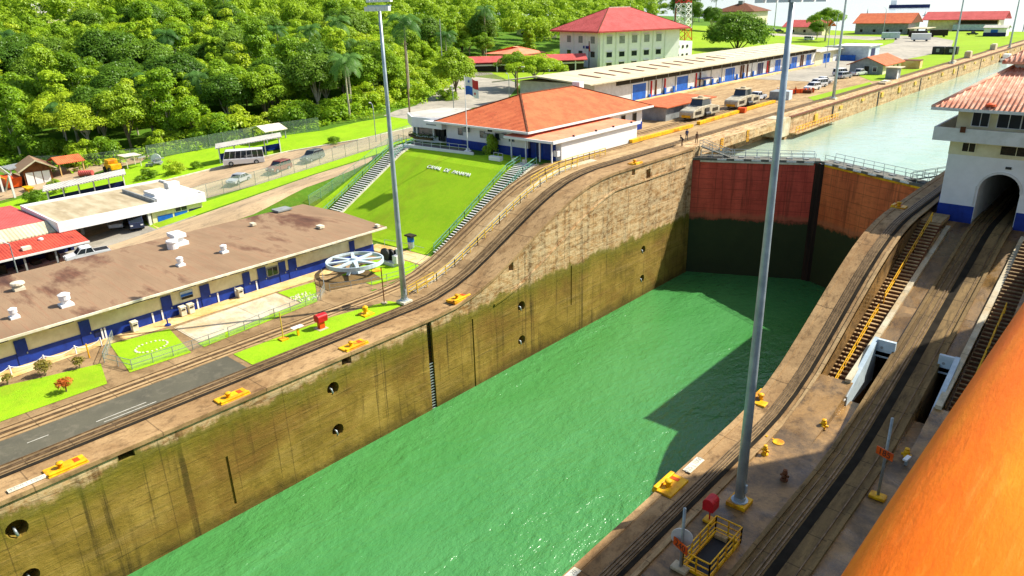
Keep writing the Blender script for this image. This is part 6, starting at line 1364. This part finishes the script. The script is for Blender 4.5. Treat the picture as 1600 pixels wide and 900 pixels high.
t = thing('white_store', 'white store with a grey side beyond the warehouse end', 'store', (-98, 300, 9.4)); m = MB(); m.box(-106, -97, 300, 306, 9.3, 12); m.build('wall', 'pad', t); m = MB(); m.box(-106.5, -96.5, 299.5, 306.5, 12, 12.2); m.build('roof', 'grey', t); win(t, 'x+', -97, 301, 304, 9.5, 11.5, 'louvre', 'door', .1)
for i, (x, y, c, lab) in enumerate(((-112, 402, 'aqua', 'pale grey trailer on the far road, left of the dark hedge boxes'), (-104, 418, 'louvre', 'dark brown trailer on the far road'), (-98, 432, 'louvre', 'rusty trailer on the far road next to the reddish car'), (-96, 392, 'whiteclean', 'white parked trailer low on the far road'))):
    t = thing('trailer', lab, 'trailer', (x, y, 9.45), .3); m = MB(); m.box(-4, 4, -1.4, 1.4, .6, 3.4); m.build('box', c, t, local=True, bevel=.05)
    for u in (-2.6, 2.4): 
        for s in (-1, 1): q = MB(); q.tube([(u, s * 1.3 - .1, .45), (u, s * 1.3 + .1, .45)], .45, 10); q.build('wheel', 'tyre', t, local=True)
def house(name, lab, cat, x0, x1, y0, y1, zb, zw, zr, wallm, roofm, along='x', over=1.2, hipped=False, wins=0):
    t = thing(name, lab, cat, ((x0 + x1) / 2, (y0 + y1) / 2, zb))
    m = MB(); m.box(x0, x1, y0, y1, zb - 1.5, zw); m.build('wall', wallm, t)
    m = MB()
    if hipped: hip(m, x0 - over, x1 + over, y0 - over, y1 + over, zw + .1, zr, .25, along)
    else: gable(m, x0 - over, x1 + over, y0 - over, y1 + over, zw + .05, zr, .25, along)
    m.build('roof', roofm, t)
    for i in range(wins):
        u = x0 + (x1 - x0) * (i + .5) / wins; win(t, 'y-', y0, u - .7, u + .7, zb + 1.2, zb + 2.6, 'louvre', 'window', .08)
    return t
t = house('orange_roof_house', 'grey walled house with a bright orange gable roof near the lake', 'house', -146, -118.5, 455, 476, 9.4, 15.2, 20.2, 'grey', 'roof_red', 'x', 1.4, False, 4)
m = MB(); m.add([(-117.2, 454.2, 15.2), (-117.2, 476.8, 15.2), (-117.2, 465.5, 19.9)], [(0, 1, 2)]); m.build('gable_end', 'brown', t); m = MB(); m.box(-118, -108, 450, 468, 12.4, 12.7); m.build('porch_roof', 'pad', t)
for x in (-117, -112.5, -108.5): m = MB(); m.box(x - .3, x + .3, 450.3, 450.9, 9, 12.4); m.build('porch_post', 'louvre', t)
t = house('pink_roof_shed', 'long shed with a pink red roof at the lake shore', 'shed', -122, -86, 508, 524, 9, 15.2, 19.5, 'cream', 'roof_rose', 'x', 3, False, 0)
m = MB(); m.box(-108, -86, 505.6, 507.9, 8.6, 12.6); m.build('front_store', 'aqua', t); m = MB(); m.box(-108, -86, 505.5, 508.05, 8.6, 9.6); m.build('green_skirt', 'louvre', t)
m = MB(); m.box(-106, -86.5, 507.0, 508.02, 13, 14.6); m.build('opening', 'louvre', t)
t = house('red_roof_shed', 'low cream shed with a rose red roof beyond the spreading tree', 'shed', -178, -158, 438, 450, 9.8, 14.0, 17.6, 'cream', 'roof_rose', 'x', 2.4, False, 3)
t = house('mansion', 'pale two storey house with a dark brown hip roof among the palms by the lake', 'house', -240, -214, 470, 492, 15, 22, 27.0, 'cream', 'brown', 'x', 1.6, True, 5)
m = MB(); m.box(-229, -226, 479, 482, 26, 28.4); m.build('chimney', 'grey', t); m = MB(); m.box(-243, -211, 467.5, 470, 17.8, 18.2); m.build('porch_roof', 'whiteclean', t)
t = house('shore_hut', 'white and blue hut at the far end of the canal edge', 'hut', -80, -70.5, 440, 448, 9.4, 13.4, 14.6, 'whiteclean', 'roof_grey', 'x', .6, False, 0)
m = MB(); m.box(-80.1, -70.4, 439.85, 440, 9.3, 11.2); m.build('blue_skirt', 'navy', t); m = MB(); m.box(-77, -74, 439.8, 439.9, 11.2, 12.6); m.build('blue_door', 'bluebright', t)
t = thing('shore_pavilion', 'small blue roofed pavilion beside a yellow shed at the right far shore', 'pavilion', (-68, 505, 9)); m = MB(); m.box(-73, -62, 500, 508, 14.4, 15.0); m.build('roof', 'navy', t)
for x in (-72.5, -67.5, -62.5): m = MB(); m.box(x - .2, x + .2, 500.4, 500.8, 8, 14.4); m.build('post', 'grey', t)
m = MB(); m.box(-70, -60, 495, 499, 9, 11.6); m.build('yellow_store', 'yellowpale', t)
house('forest_house', 'house with a dull brown roof peeking out of the forest at the top left', 'house', -330, -312, 96, 112, 27, 31.5, 35.5, 'cream', 'roof_grey', 'y', 1, False, 2)
house('forest_house', 'white house corner showing in the forest gap at the top left', 'house', -322, -308, 122, 134, 25.5, 32.5, 34.5, 'whiteclean', 'roof_grey', 'y', 1, False, 2)
house('forest_house', 'green roofed house at the forest edge above the tall white building', 'house', -236, -222, 268, 280, 16, 22, 25, 'cream', 'rough', 'x', 1, True, 2)
t = thing('moored_launch', 'small white launch moored against the upper lock wall', 'boat', (-52.2, 338, 5.5), math.pi / 2)
m = MB(); pr = [(-5, -1.3), (-5, 1.3), (2.5, 1.5), (5.5, 0), (2.5, -1.5)]; m.prism([(x * .92, y * .8) for x, y in pr], -.3, 1.1, pr); m.build('hull', 'whiteclean', t, local=True); m = MB(); m.box(-2.6, 1.4, -1, 1, 1.1, 2.7); m.build('cabin', 'whiteclean', t, local=True); m = MB(); m.box(-2.3, 1.45, -1.03, 1.03, 1.7, 2.3); m.build('window', 'glass', t, local=True)
t = thing('distant_ship', 'long dark blue cargo ship far out on the lake', 'ship', (-395, 1500, 5.2), -.05); m = MB(); pr = [(-32, -5), (-32, 5), (26, 5), (34, 0), (26, -5)]; m.prism(pr, -1, 5.5); m.build('hull', 'navy', t, local=True); m = MB(); m.box(-30, -20, -4, 4, 5.5, 13); m.build('bridge', 'whiteclean', t, local=True)
for x, y, s, lab in ((-340, 1100, 1, 'tiny sail of a boat on the lake right of the brown roofed mansion'), (-240, 980, .8, 'tiny buoy like boat on the lake above the warehouse')):
    t = thing('sailing_boat', lab, 'boat', (x, y, 5.2)); m = MB(); m.prism([(x - 2, y - .8), (x + 2, y - .8), (x + 2.6, y), (x + 2, y + .8), (x - 2, y + .8)], 5.0, 5.9); m.build('hull', 'grey', t); m = MB(); m.prism([(x - .6, y - .05), (x + .8, y - .05), (x + .8, y + .05), (x - .6, y + .05)], 5.9, 13 * s, [(x - .1, y - .05), (x, y - .05), (x, y + .05), (x - .1, y + .05)]); m.build('sail', 'grey', t)

# ------------------------------------------------------------------ people
def person(lab, x, y, z, rz, shirt, trousers, stride=.25, lean=0.0, hat=None):
    V = [(0, 0, .92), (0, 0, 1.15), (lean, 0, 1.42), (lean * 1.2, 0, 1.52), (lean * 1.3 + .02, 0, 1.66), (0, .1, .9), (stride * .7, .1, .5), (stride, .1, .08), (stride + .16, .1, .04), (0, -.1, .9), (-stride * .4, -.1, .5), (-stride, -.1, .1), (-stride + .14, -.1, .03),
         (lean, .19, 1.4), (-.08, .25, 1.12), (.08, .26, .9), (lean, -.19, 1.4), (.12, -.25, 1.13), (.3, -.22, 1.0)]
    E = [(0, 1), (1, 2), (2, 3), (3, 4), (0, 5), (5, 6), (6, 7), (7, 8), (0, 9), (9, 10), (10, 11), (11, 12), (2, 13), (13, 14), (14, 15), (2, 16), (16, 17), (17, 18)]
    Rr = [.15, .14, .15, .06, .11, .095, .07, .05, .04, .095, .07, .05, .04, .07, .05, .04, .07, .05, .04]
    me = bpy.data.meshes.new('person'); me.from_pydata(V, E, []); o = bpy.data.objects.new('person', me); COL.objects.link(o)
    md = o.modifiers.new('skin', 'SKIN'); o.modifiers.new('sub', 'SUBSURF').levels = 2
    for v, r in zip(me.skin_vertices[0].data, Rr): v.radius = (r, r)
    me.skin_vertices[0].data[0].use_root = True
    dg = bpy.context.evaluated_depsgraph_get(); nm = bpy.data.meshes.new_from_object(o.evaluated_get(dg)); o.modifiers.clear(); nm.name = 'person'; o.data = nm
    for s in (shirt, trousers, 'skin'): nm.materials.append(MT[s])
    for p in nm.polygons:
        c = p.center; p.material_index = 2 if c.z > 1.5 or (abs(c.y) > .2 and c.z < .98 and c.z > .8) else (0 if c.z > .93 else 1); p.use_smooth = True
    o.location = (x, y, z); o.rotation_euler = (0, 0, rz); WM[o.name] = Matrix.Translation((x, y, z)) @ Matrix.Rotation(rz, 4, 'Z')
    o['label'] = lab; o['category'] = 'person'
    if hat:
        m = MB(); m.lathe((lean * 1.3 + .02, 0, 1.68), [(.16, 0), (.13, .06), (.08, .12)], 10); m.build('hat', hat, o, local=True)
    return o
person('person in blue clothes and a dark cap walking along the upper track', -57.6, 106.0, 9.5, 2.2, 'cloth_blue', 'cloth_dark', .3, .06, 'black')
person('person in brown clothes standing at the wall end of the gangway', -55.0, 104.4, 9.5, -.6, 'cloth_brown', 'cloth_brown', .12, .04, 'brown')
person('worker in an orange vest on the upper apron among the parked cars', -66.4, 171.8, 9.45, 1.0, 'orange', 'cloth_dark', .2, .0, 'yellow')
person('worker in an orange vest beside the white cabinets on the upper apron', -69.0, 168, 9.45, 2.0, 'orange', 'cloth_blue', .15, .05, 'whiteclean')
person('person in a dark outfit working on the ledge by the red gate, left wall', -55.6, 101.0, 9.45, -2.0, 'cloth_dark', 'cloth_brown', .2, .25, 'brown')

# ------------------------------------------------------------------ the ship the view is taken from, and its lifeboat
ship = thing('cruise_ship', 'big white cruise ship in the right lane carrying the orange lifeboat', 'cruise ship', (15, -60, -2.2))
m = MB(); hp_ = [(2.2, -170), (28, -170), (28.5, 60), (24, 84), (15, 100), (6, 84), (1.6, 60)]
m.prism(hp_, -9, 21.5); m.build('hull', 'whiteclean', ship)
m = MB(); m.box(3.8, 26.5, -160, 58, 21.5, 30.6); m.box(4.2, 26.0, 73, 86, 21.5, 33.0); m.build('superstructure', 'whiteclean', ship); m = MB(); m.box(3.8, 26.5, 58, 73, 21.5, 44.0); m.build('shade_block', 'whiteclean', ship)  # unseen blocks, heights shaped to shade the near lip and leave the lifeboat sunlit
for z in (24, 27): m = MB(); m.box(3.68, 3.8, -155, 57, z, z + 1.3); m.build('window_band', 'glass', ship)
m = MB()
for y in (-6, 4, 18.5, 28): m.beam((3.8, y, 29.6), (.9, y, 29.2), .3, .4)
m.build('davit', 'whiteclean', ship)
lb = thing('lifeboat', 'big orange enclosed lifeboat hanging at the right edge, seen from above', 'lifeboat', (1.35, 10, 24), 0)
def lbring(y):
    u = abs(y - 11) / 15.5; f = math.sqrt(max(0, 1 - u ** 4)) if u < 1 else 0; f = max(f, .02); cx = 1.06 - .0165 * (15.3 - y); W_ = 2.36 * f; n = 28; out = []
    for i in range(n):
        a = 2 * math.pi * i / n; c, s = math.cos(a), math.sin(a)
        x = cx + W_ * (abs(c) ** .85) * (1 if c > 0 else -1); z = 24.9 + ((2.15 * f + .1) * (abs(s) ** .9) if s > 0 else -2.3 * f * (abs(s) ** .8))
        out.append((x, y, z))
    return out
m = MB(); m.loft([lbring(y) for y in np.linspace(-4.4, 26.4, 40)]); lh = m.build('hull', 'lifeboat', lb, smooth=True)
m = MB()
for a, b in zip(np.linspace(-3.8, 25.4, 34)[:-1], np.linspace(-3.8, 25.4, 34)[1:]):
    ra, rb = lbring(a), lbring(b); 
    for k in (0, 14): p, q = Vector(ra[k]), Vector(rb[k]); m.beam(p, q, .14, .16)
m.build('rub_rail', 'lifeboat', lb)
m = MB()
for y in np.linspace(3, 17, 9): m = MB(); r_ = lbring(y); p = Vector(r_[12]); m.lathe((p.x + .06, p.y, p.z - .03), [(.045, 0), (.045, .05), (.025, .08)], 10); m.build('grab_fitting', 'lifeboat', lb, smooth=True)
pass
# ------------------------------------------------------------------ trees and plants
nr = np.random.default_rng(11)
def leaf_quads(C, N, size, ln=1.6):
    """small leaf faces at points C, facing N, each turned at random"""
    n = len(C); N = N / np.maximum(np.linalg.norm(N, axis=1, keepdims=True), 1e-6)
    T = nr.normal(size=(n, 3)); T -= N * np.sum(T * N, axis=1, keepdims=True); T /= np.maximum(np.linalg.norm(T, axis=1, keepdims=True), 1e-6)
    B = np.cross(N, T); s = size * nr.uniform(.65, 1.35, (n, 1))
    a, b = T * s * .5 * ln, B * s * .5
    return np.stack([C - a * .9, C + b * .8 - a * .1, C + a, C - b * .8 - a * .1], 1).reshape(-1, 3)
def mesh_quads(name, V, mat):
    n = len(V) // 4; me = bpy.data.meshes.new(name); me.vertices.add(len(V)); me.vertices.foreach_set('co', np.ascontiguousarray(V, dtype=np.float32).ravel())
    me.loops.add(n * 4); me.loops.foreach_set('vertex_index', np.arange(n * 4, dtype=np.int32)); me.polygons.add(n)
    me.polygons.foreach_set('loop_start', np.arange(0, n * 4, 4, dtype=np.int32)); me.polygons.foreach_set('loop_total', np.full(n, 4, dtype=np.int32))
    me.materials.append(MT[mat]); me.update(calc_edges=True); me.validate(); return me
def crown_points(clumps, per, up=.5, fill=.25):
    P, Nn = [], []
    for c, r in clumps:
        k = int(per * (r[0] * r[1] + r[0] * r[2] + r[1] * r[2]) / 3)
        d = nr.normal(size=(k, 3)); d /= np.linalg.norm(d, axis=1, keepdims=True); d[:, 2] = np.where(d[:, 2] < -.45, -d[:, 2], d[:, 2])
        rad = np.where(nr.random(k) < fill, nr.uniform(.35, .9, k), nr.uniform(.85, 1.12, k))[:, None]
        P.append(np.array(c) + d * np.array(r) * rad * nr.uniform(.9, 1.12, (k, 1))); Nn.append(d + np.array([0, 0, up]) + nr.normal(size=(k, 3)) * .45)
    return np.concatenate(P), np.concatenate(Nn)
def broad_clumps(R, z0, H, n, shape='round', rs=(.26, .46)):
    out = []
    for i in range(n):
        a = nr.uniform(0, 2 * math.pi); t = nr.random() ** .7
        if shape == 'round': e = math.asin(min(1, max(-1, nr.uniform(-.35, 1)))); rr = R * math.cos(e) * nr.uniform(.55, .95); z = z0 + H * .42 + H * .5 * math.sin(e) * nr.uniform(.7, 1.05)
        elif shape == 'umbrella': rr = R * t; z = z0 + H * (.75 - .45 * (rr / R) ** 2) + nr.uniform(-.1, .1) * H
        elif shape == 'tall': rr = R * t * .9; z = z0 + H * nr.uniform(.05, 1) ; rr *= (1.15 - .75 * (z - z0) / H)
        else: rr = R * t; z = z0 + H * nr.uniform(.0, .75) * (1.1 - .6 * rr / R)
        s = R * nr.uniform(*rs); out.append(((rr * math.cos(a), rr * math.sin(a), z), (s, s * nr.uniform(.8, 1.2), s * nr.uniform(.6, .85))))
    return out
def limbs(H, R, z0, r0, n, mat, spread=.6):
    m = MB(); lean = nr.uniform(-.4, .4, 2)
    top = Vector((lean[0], lean[1], z0 + (H - z0) * .45)); m.tube([(0, 0, -.6), (lean[0] * .3, lean[1] * .3, z0 * .5), tuple(top)], r0, 8, r0 * .55)
    for i in range(n):
        a = 2 * math.pi * i / n + nr.uniform(-.4, .4); s = nr.uniform(.5, 1) * R * spread; zz = z0 + (H - z0) * nr.uniform(.45, .8)
        st = Vector((lean[0] * .6, lean[1] * .6, z0 * nr.uniform(.6, 1.0))); e = Vector((math.cos(a) * s, math.sin(a) * s, zz)); mid = st.lerp(e, .5) + Vector((0, 0, -.12 * s))
        m.tube([tuple(st), tuple(mid), tuple(e)], r0 * .5, 6, r0 * .14)
    return m
PROTO = {}
def tree_proto(key, name, R, z0, H, n, shape, leaf, mat, per, r0, barkm='bark', up=.5, rs=(.26, .46), trunk=True):
    e = bpy.data.objects.new(name, None); WM[e.name] = Matrix.Identity(4)
    P, Nn = crown_points(broad_clumps(R, z0, H - z0, n, shape, rs), per, up)
    me = mesh_quads('crown', leaf_quads(P, Nn, leaf), mat)
    tk = limbs(H, R, z0, r0, 5, barkm)
    o = tk.build('trunk', barkm, None); tm = o.data; bpy.data.objects.remove(o)
    PROTO[key] = (name, me, tm); bpy.data.objects.remove(e)
def palm_proto(key, H, nf, L, mat='leafpalm'):
    V = []
    for i in range(nf):
        a = 2 * math.pi * i / nf + nr.uniform(-.2, .2); e0 = nr.uniform(-.1, 1.15); n = 16; p = np.array([0, 0, H]); d = np.array([math.cos(a) * math.cos(e0), math.sin(a) * math.cos(e0), math.sin(e0)])
        side = np.array([-math.sin(a), math.cos(a), 0]); st = L / n; droop = .085 + .05 * nr.random()
        for k in range(n):
            q = p + d * st; w = L * .21 * math.sin(math.pi * min(1, (k + 1.5) / (n + 1))) ** .7 + .06; dn = np.array([0, 0, -.55 * w])
            for s in (-1, 1):
                f = side * s * w + d * w * .5 + dn; g_ = d * st * .62
                V += [p, p + g_, p + f + g_ * .5, p + f * .97]
            p = q; d = d + np.array([0, 0, -droop * (1 + k * .1)]); d /= np.linalg.norm(d)
    me = mesh_quads('crown', np.array(V), mat); m = MB(); m.tube([(0, 0, -.5), (.12, .05, H * .5), (0, 0, H + .1)], .24, 8, .15); o = m.build('trunk', 'palebark', None); tm = o.data; bpy.data.objects.remove(o)
    PROTO[key] = ('palm_tree', me, tm)
tree_proto('oakA', 'broadleaf_tree', 5.2, 2.6, 12.5, 40, 'round', 0.36, 'leaf', 147, .34)
tree_proto('oakB', 'broadleaf_tree', 4.6, 1.8, 11.0, 34, 'round', 0.33, 'leafbright', 154, .28)
tree_proto('oakC', 'broadleaf_tree', 5.8, 3.4, 15.0, 42, 'round', 0.37, 'leafdark', 133, .4, 'palebark')
tree_proto('umb', 'spreading_tree', 7.5, 4.5, 9.8, 50, 'umbrella', 0.29, 'leafbright', 175, .4, 'palebark', .8, (.16, .28))
tree_proto('umbD', 'spreading_tree', 7.0, 5.5, 11.5, 44, 'umbrella', 0.30, 'leaf', 166, .4, 'palebark', .8, (.18, .3))
tree_proto('tallA', 'tall_tree', 3.8, 2.5, 16.0, 34, 'tall', 0.36, 'leaf', 140, .3, 'palebark', .4, (.32, .5))
tree_proto('tallB', 'tall_tree', 3.4, 1.5, 13.0, 30, 'tall', 0.40, 'leafbright', 115, .26, 'palebark', .6, (.3, .46))
tree_proto('bush', 'undergrowth_bush', 3.4, .3, 5.2, 20, 'bush', 0.30, 'leafbright', 147, .12)
tree_proto('bushD', 'undergrowth_bush', 3.2, .3, 4.8, 20, 'bush', 0.30, 'leaf', 147, .12)
tree_proto('bigdark', 'round_tree', 11.0, 1.0, 14.5, 95, 'round', .55, 'leafdark', 34, .6, 'bark', .5, (.16, .3))
palm_proto('palmA', 10.5, 22, 4.6); palm_proto('palmB', 14.0, 24, 4.8)
def plant(key, x, y, label, s=1.0, cat='tree', group=None, name=None, z=None, sz=None):
    nm, cm, tm = PROTO[key]; rz = nr.uniform(0, 6.28); z = h(x, y) - .1 if z is None else z
    t = thing(name or nm, label, cat, (x, y, z), rz, group); t.scale = (s, s, s * (sz or nr.uniform(.88, 1.12)))
    for n_, me in (('crown', cm), ('trunk', tm)):
        o = bpy.data.objects.new(n_, me); COL.objects.link(o); o.parent = t; WM[o.name] = WM[t.name]
    return t
# named trees
plant('oakA', -133.5, 128.5, 'leafy green tree on the curving grey road behind the flag', .9)
plant('bush', -131.2, 124.2, 'low bush under the leafy tree behind the flag', .7, 'bush')
plant('umb', -126.5, 150.5, 'wide flat topped tree left of the pale warehouse roof', .95)
plant('umbD', -134.5, 152, 'second flat topped tree joining the one left of the warehouse', .8)
plant('bigdark', -149, 314, 'huge dark round tree behind the far end of the warehouse', 1.12, sz=1.05, z=7.6)
plant('umbD', -137, 385, 'spreading tree with bare branches in front of the lake', 1.2)
plant('oakC', -146, 398, 'dark low tree left of the spreading lake side tree', .7)
plant('oakC', -214, 392, 'dark tree on the mound below the palms right of the lattice mast', 1.0); plant('oakC', -205, 398, 'second dark tree on the mound right of the lattice mast', .8)
plant('oakC', -222, 398, 'dark tree directly behind the lattice mast', 1.2)
for i, (x, y) in enumerate(((-242, 452), (-236, 462))): plant('palmB', x, y, ('palm beside the brown roofed mansion, the left one of two', 'palm beside the brown roofed mansion, the right one of two')[i], 1.25, 'palm')
for x, y, k, s, lab in ((-131.5, 95, 'palmA', 1.0, 'palm at the forest edge just left of the light pole, with a clear trunk'), (-137, 99.5, 'palmA', 1.1, 'full crowned palm at the forest edge left of the light pole'), (-136.5, 116, 'palmB', 1.15, 'tall dark palm right of the light pole in the forest'), (-180, 129, 'palmB', 1.1, 'palm high in the forest left of the light pole head'), (-190, 126, 'palmB', 1.0, 'second palm high in the forest left of the light pole head'), (-196, 205, 'palmB', 1.2, 'palm in the forest above the long red shed'), (-178, 168, 'palmA', 1.1, 'palm at the road bend left of the long red shed'), (-262, 140, 'palmB', 1.1, 'distant palm near the forest crest'), (-205, 92, 'palmB', 1.0, 'palm in the middle of the left forest')): plant(k, x, y, lab, s, 'palm')
for x, y, s, lab in ((-131.2, 55.7, .55, 'small round shrub on the verge left of the minibus'), (-129.6, 59.4, .34, 'tiny round shrub close to the minibus front'), (-133.0, 51.6, .5, 'low dark shrub on the verge by the long shelter end'), (-139, 35.6, .5, 'yellow green shrub behind the rose red roof')): plant('bushD' if s < .52 else 'bush', x, y, lab, s, 'shrub')
plant('bushD', -117.6, 80.5, 'dark low shrub on the verge beside the road past the minibus', .38, 'shrub')
plant('bushD', -141.2, 39.6, 'dark narrow shrub on the verge left of the long shelter', .4, 'shrub', sz=1.5)
def small_bush(x, y, r, mat, lab, stem=True):
    t = thing('garden_bush', lab, 'bush', (x, y, .06), 0, 'clipped bushes on the near lawn'); cl = [((x + nr.uniform(-.4, .4) * r, y + nr.uniform(-.4, .4) * r, .25 + r * nr.uniform(.5, 1.1)), (r * .62, r * .62, r * .5)) for _ in range(7)]
    P, Nn = crown_points(cl, 300, .4); me = mesh_quads('foliage', leaf_quads(P - np.array([x, y, .06]), Nn, .15), mat); o = bpy.data.objects.new('foliage', me); COL.objects.link(o); o.parent = t
    m = MB(); m.tube([(x, y, .0), (x, y, .6)], .07, 6); m.build('stem', 'bark', t)
small_bush(-66.9, 15.5, .75, 'leaforange', 'orange red clipped bush on the near lawn'); small_bush(-71.8, 15.4, .85, 'leafolive', 'large olive brown clipped bush on the near lawn'); small_bush(-70.9, 18.0, .6, 'leafolive', 'smaller olive brown bush at the corner of the near lawn'); small_bush(-72.6, 12.6, .5, 'leafolive', 'small olive bush at the left photo edge')
plant('bushD', -76.4, 80.3, 'slim sapling in front of the white office wall', .34, 'sapling', sz=2.2)
t = thing('planting_bed', 'dark hedge in the planter of the entrance pavilion', 'hedge', (-93, 82, 10)); P, Nn = crown_points([((-97.4 + i * .75, 82.6 - min(i, 5) * .3 + max(0, i - 5) * .1, 10.35), (.5, .4, .35)) for i in range(11)], 160, .5)
o = bpy.data.objects.new('foliage', mesh_quads('foliage', leaf_quads(P - np.array([-93, 82, 10]), Nn, .16), 'leafdark')); COL.objects.link(o); o.parent = t
m = MB(); m.beam((-97.6, 82.5, 10.05), (-94.0, 80.9, 10.05), .6, .35); m.beam((-94.0, 80.9, 10.05), (-90.8, 81.4, 10.05), .6, .35); m.build('soil_box', 'soil', t)

# the forest: the nearest 280 trees one by one, the rest as one far wood
EDGE = [(-200, 30), (-176, 41), (-163, 45.5), (-153.5, 52), (-150, 62), (-142, 76.5), (-134, 88), (-131, 96), (-133, 112), (-146, 132), (-160, 150), (-178, 166), (-186, 176), (-196, 188), (-190, 205), (-183, 222), (-186, 245), (-196, 270), (-208, 300), (-212, 330), (-222, 360), (-228, 395)]
def edge_x(y):
    ys_ = [p[1] for p in EDGE]; return float(np.interp(y, ys_, [p[0] for p in EDGE]))
cand = []
while len(cand) < 9000:
    x, y = nr.uniform(-430, -130), nr.uniform(24, 420)
    if x > edge_x(y) - 2.0: continue
    if y < -x * .17 - 6 or y > -x * 1.95: continue
    cand.append((x, y))
HOUSES = [(-321, 104, 15), (-315, 128, 13), (-229, 274, 13), (-181, 204, 11), (-263, 140, 3), (-196, 205, 3)]
acc = []; cellsz = 9.0; gridd = {}
for x, y in cand:
    dist = math.hypot(x, y); sp = 4.9 + max(0, dist - 170) * .012 - (1.7 if edge_x(y) - x < 8 else 0)
    if any(math.hypot(x - a, y - b) < r for a, b, r in HOUSES): continue
    k = (int(x // cellsz), int(y // cellsz)); ok = True
    for i in (-1, 0, 1):
        for j in (-1, 0, 1):
            for p in gridd.get((k[0] + i, k[1] + j), ()):
                if (p[0] - x) ** 2 + (p[1] - y) ** 2 < sp * sp: ok = False; break
    if ok: acc.append((x, y)); gridd.setdefault(k, []).append((x, y))
acc.sort(key=lambda p: p[0] ** 2 + p[1] ** 2)
REG = (('left of the minibus', lambda x, y: y / -x < .36), ('behind the minibus shelters', lambda x, y: y / -x < .58), ('around the left light pole', lambda x, y: y / -x < .86), ('behind the tall white building', lambda x, y: True))
KND = {'oakA': 'round mid green tree', 'oakB': 'round bright green tree', 'oakC': 'tall dark green tree', 'umb': 'flat topped yellow green tree', 'umbD': 'flat topped green tree', 'tallA': 'slender green tree', 'tallB': 'slender bright green tree', 'bush': 'bright undergrowth bush', 'bushD': 'green undergrowth bush', 'palmA': 'palm', 'palmB': 'tall palm'}
far = []; NEAR = 285
for i, (x, y) in enumerate(acc):
    near_edge = edge_x(y) - x < 8; u = nr.random()
    if i >= NEAR: far.append((x, y)); continue
    if near_edge and u < .84: key = 'bush' if u < .45 else 'bushD'
    else: key = ('oakA', 'oakB', 'oakC', 'umb', 'umbD', 'tallA', 'tallB', 'oakA', 'oakB', 'oakC', 'tallB', 'palmA')[int(nr.random() * 12)]
    reg = next(r for r, f in REG if f(x, y)); bush = key.startswith('bush')
    lab = '%s in the forest %s' % (KND[key], reg)
    if bush: lab = '%s at the forest edge %s' % (KND[key], reg)
    plant(key, x, y, lab, nr.uniform(.75, 1.12) * (.85 if near_edge and not bush else (1.3 if bush else 1)), 'bush' if bush else ('palm' if 'palm' in key else 'tree'), '%s %s' % (KND[key] + 's', reg))
V = []
for x, y in far:
    R_ = nr.uniform(3.4, 5.6); z = h(x, y); H = nr.uniform(9, 15); P, Nn = crown_points([((x + a, y + b, z + H * c), (s, s, s * .75)) for a, b, c, s in ((nr.uniform(-.5, .5) * R_, nr.uniform(-.5, .5) * R_, nr.uniform(.55, 1), R_ * nr.uniform(.38, .6)) for _ in range(10))], 22, .5, .2)
    V.append(leaf_quads(P, Nn, .66))
if V:
    o = bpy.data.objects.new('far_forest', mesh_quads('far_forest', np.concatenate(V), 'leaf')); COL.objects.link(o); o['kind'] = 'stuff'; o['label'] = 'dense far forest on the hill crest along the top of the photo'; o['category'] = 'forest'
# low growth at the forest edge and long grass
V = []
for i in range(len(EDGE) - 1):
    a, b = EDGE[i], EDGE[i + 1]; n = int(math.hypot(b[0] - a[0], b[1] - a[1]) * 7)
    for _ in range(n):
        s = nr.random(); x, y = a[0] + (b[0] - a[0]) * s + nr.normal() * 2.2 - 1.0, a[1] + (b[1] - a[1]) * s + nr.normal() * 2.2
        r = nr.uniform(.3, 1.0); P, Nn = crown_points([((x, y, h(x, y) + r * .5), (r, r, r * .9))], 16, .8); V.append(leaf_quads(P, Nn, .5))
o = bpy.data.objects.new('edge_growth', mesh_quads('edge_growth', np.concatenate(V), 'leafbright')); COL.objects.link(o); o['kind'] = 'stuff'; o['label'] = 'tangled low growth along the forest edge'; o['category'] = 'undergrowth'
print('trees', len(acc), 'far', len(far), 'objects', len(bpy.data.objects))
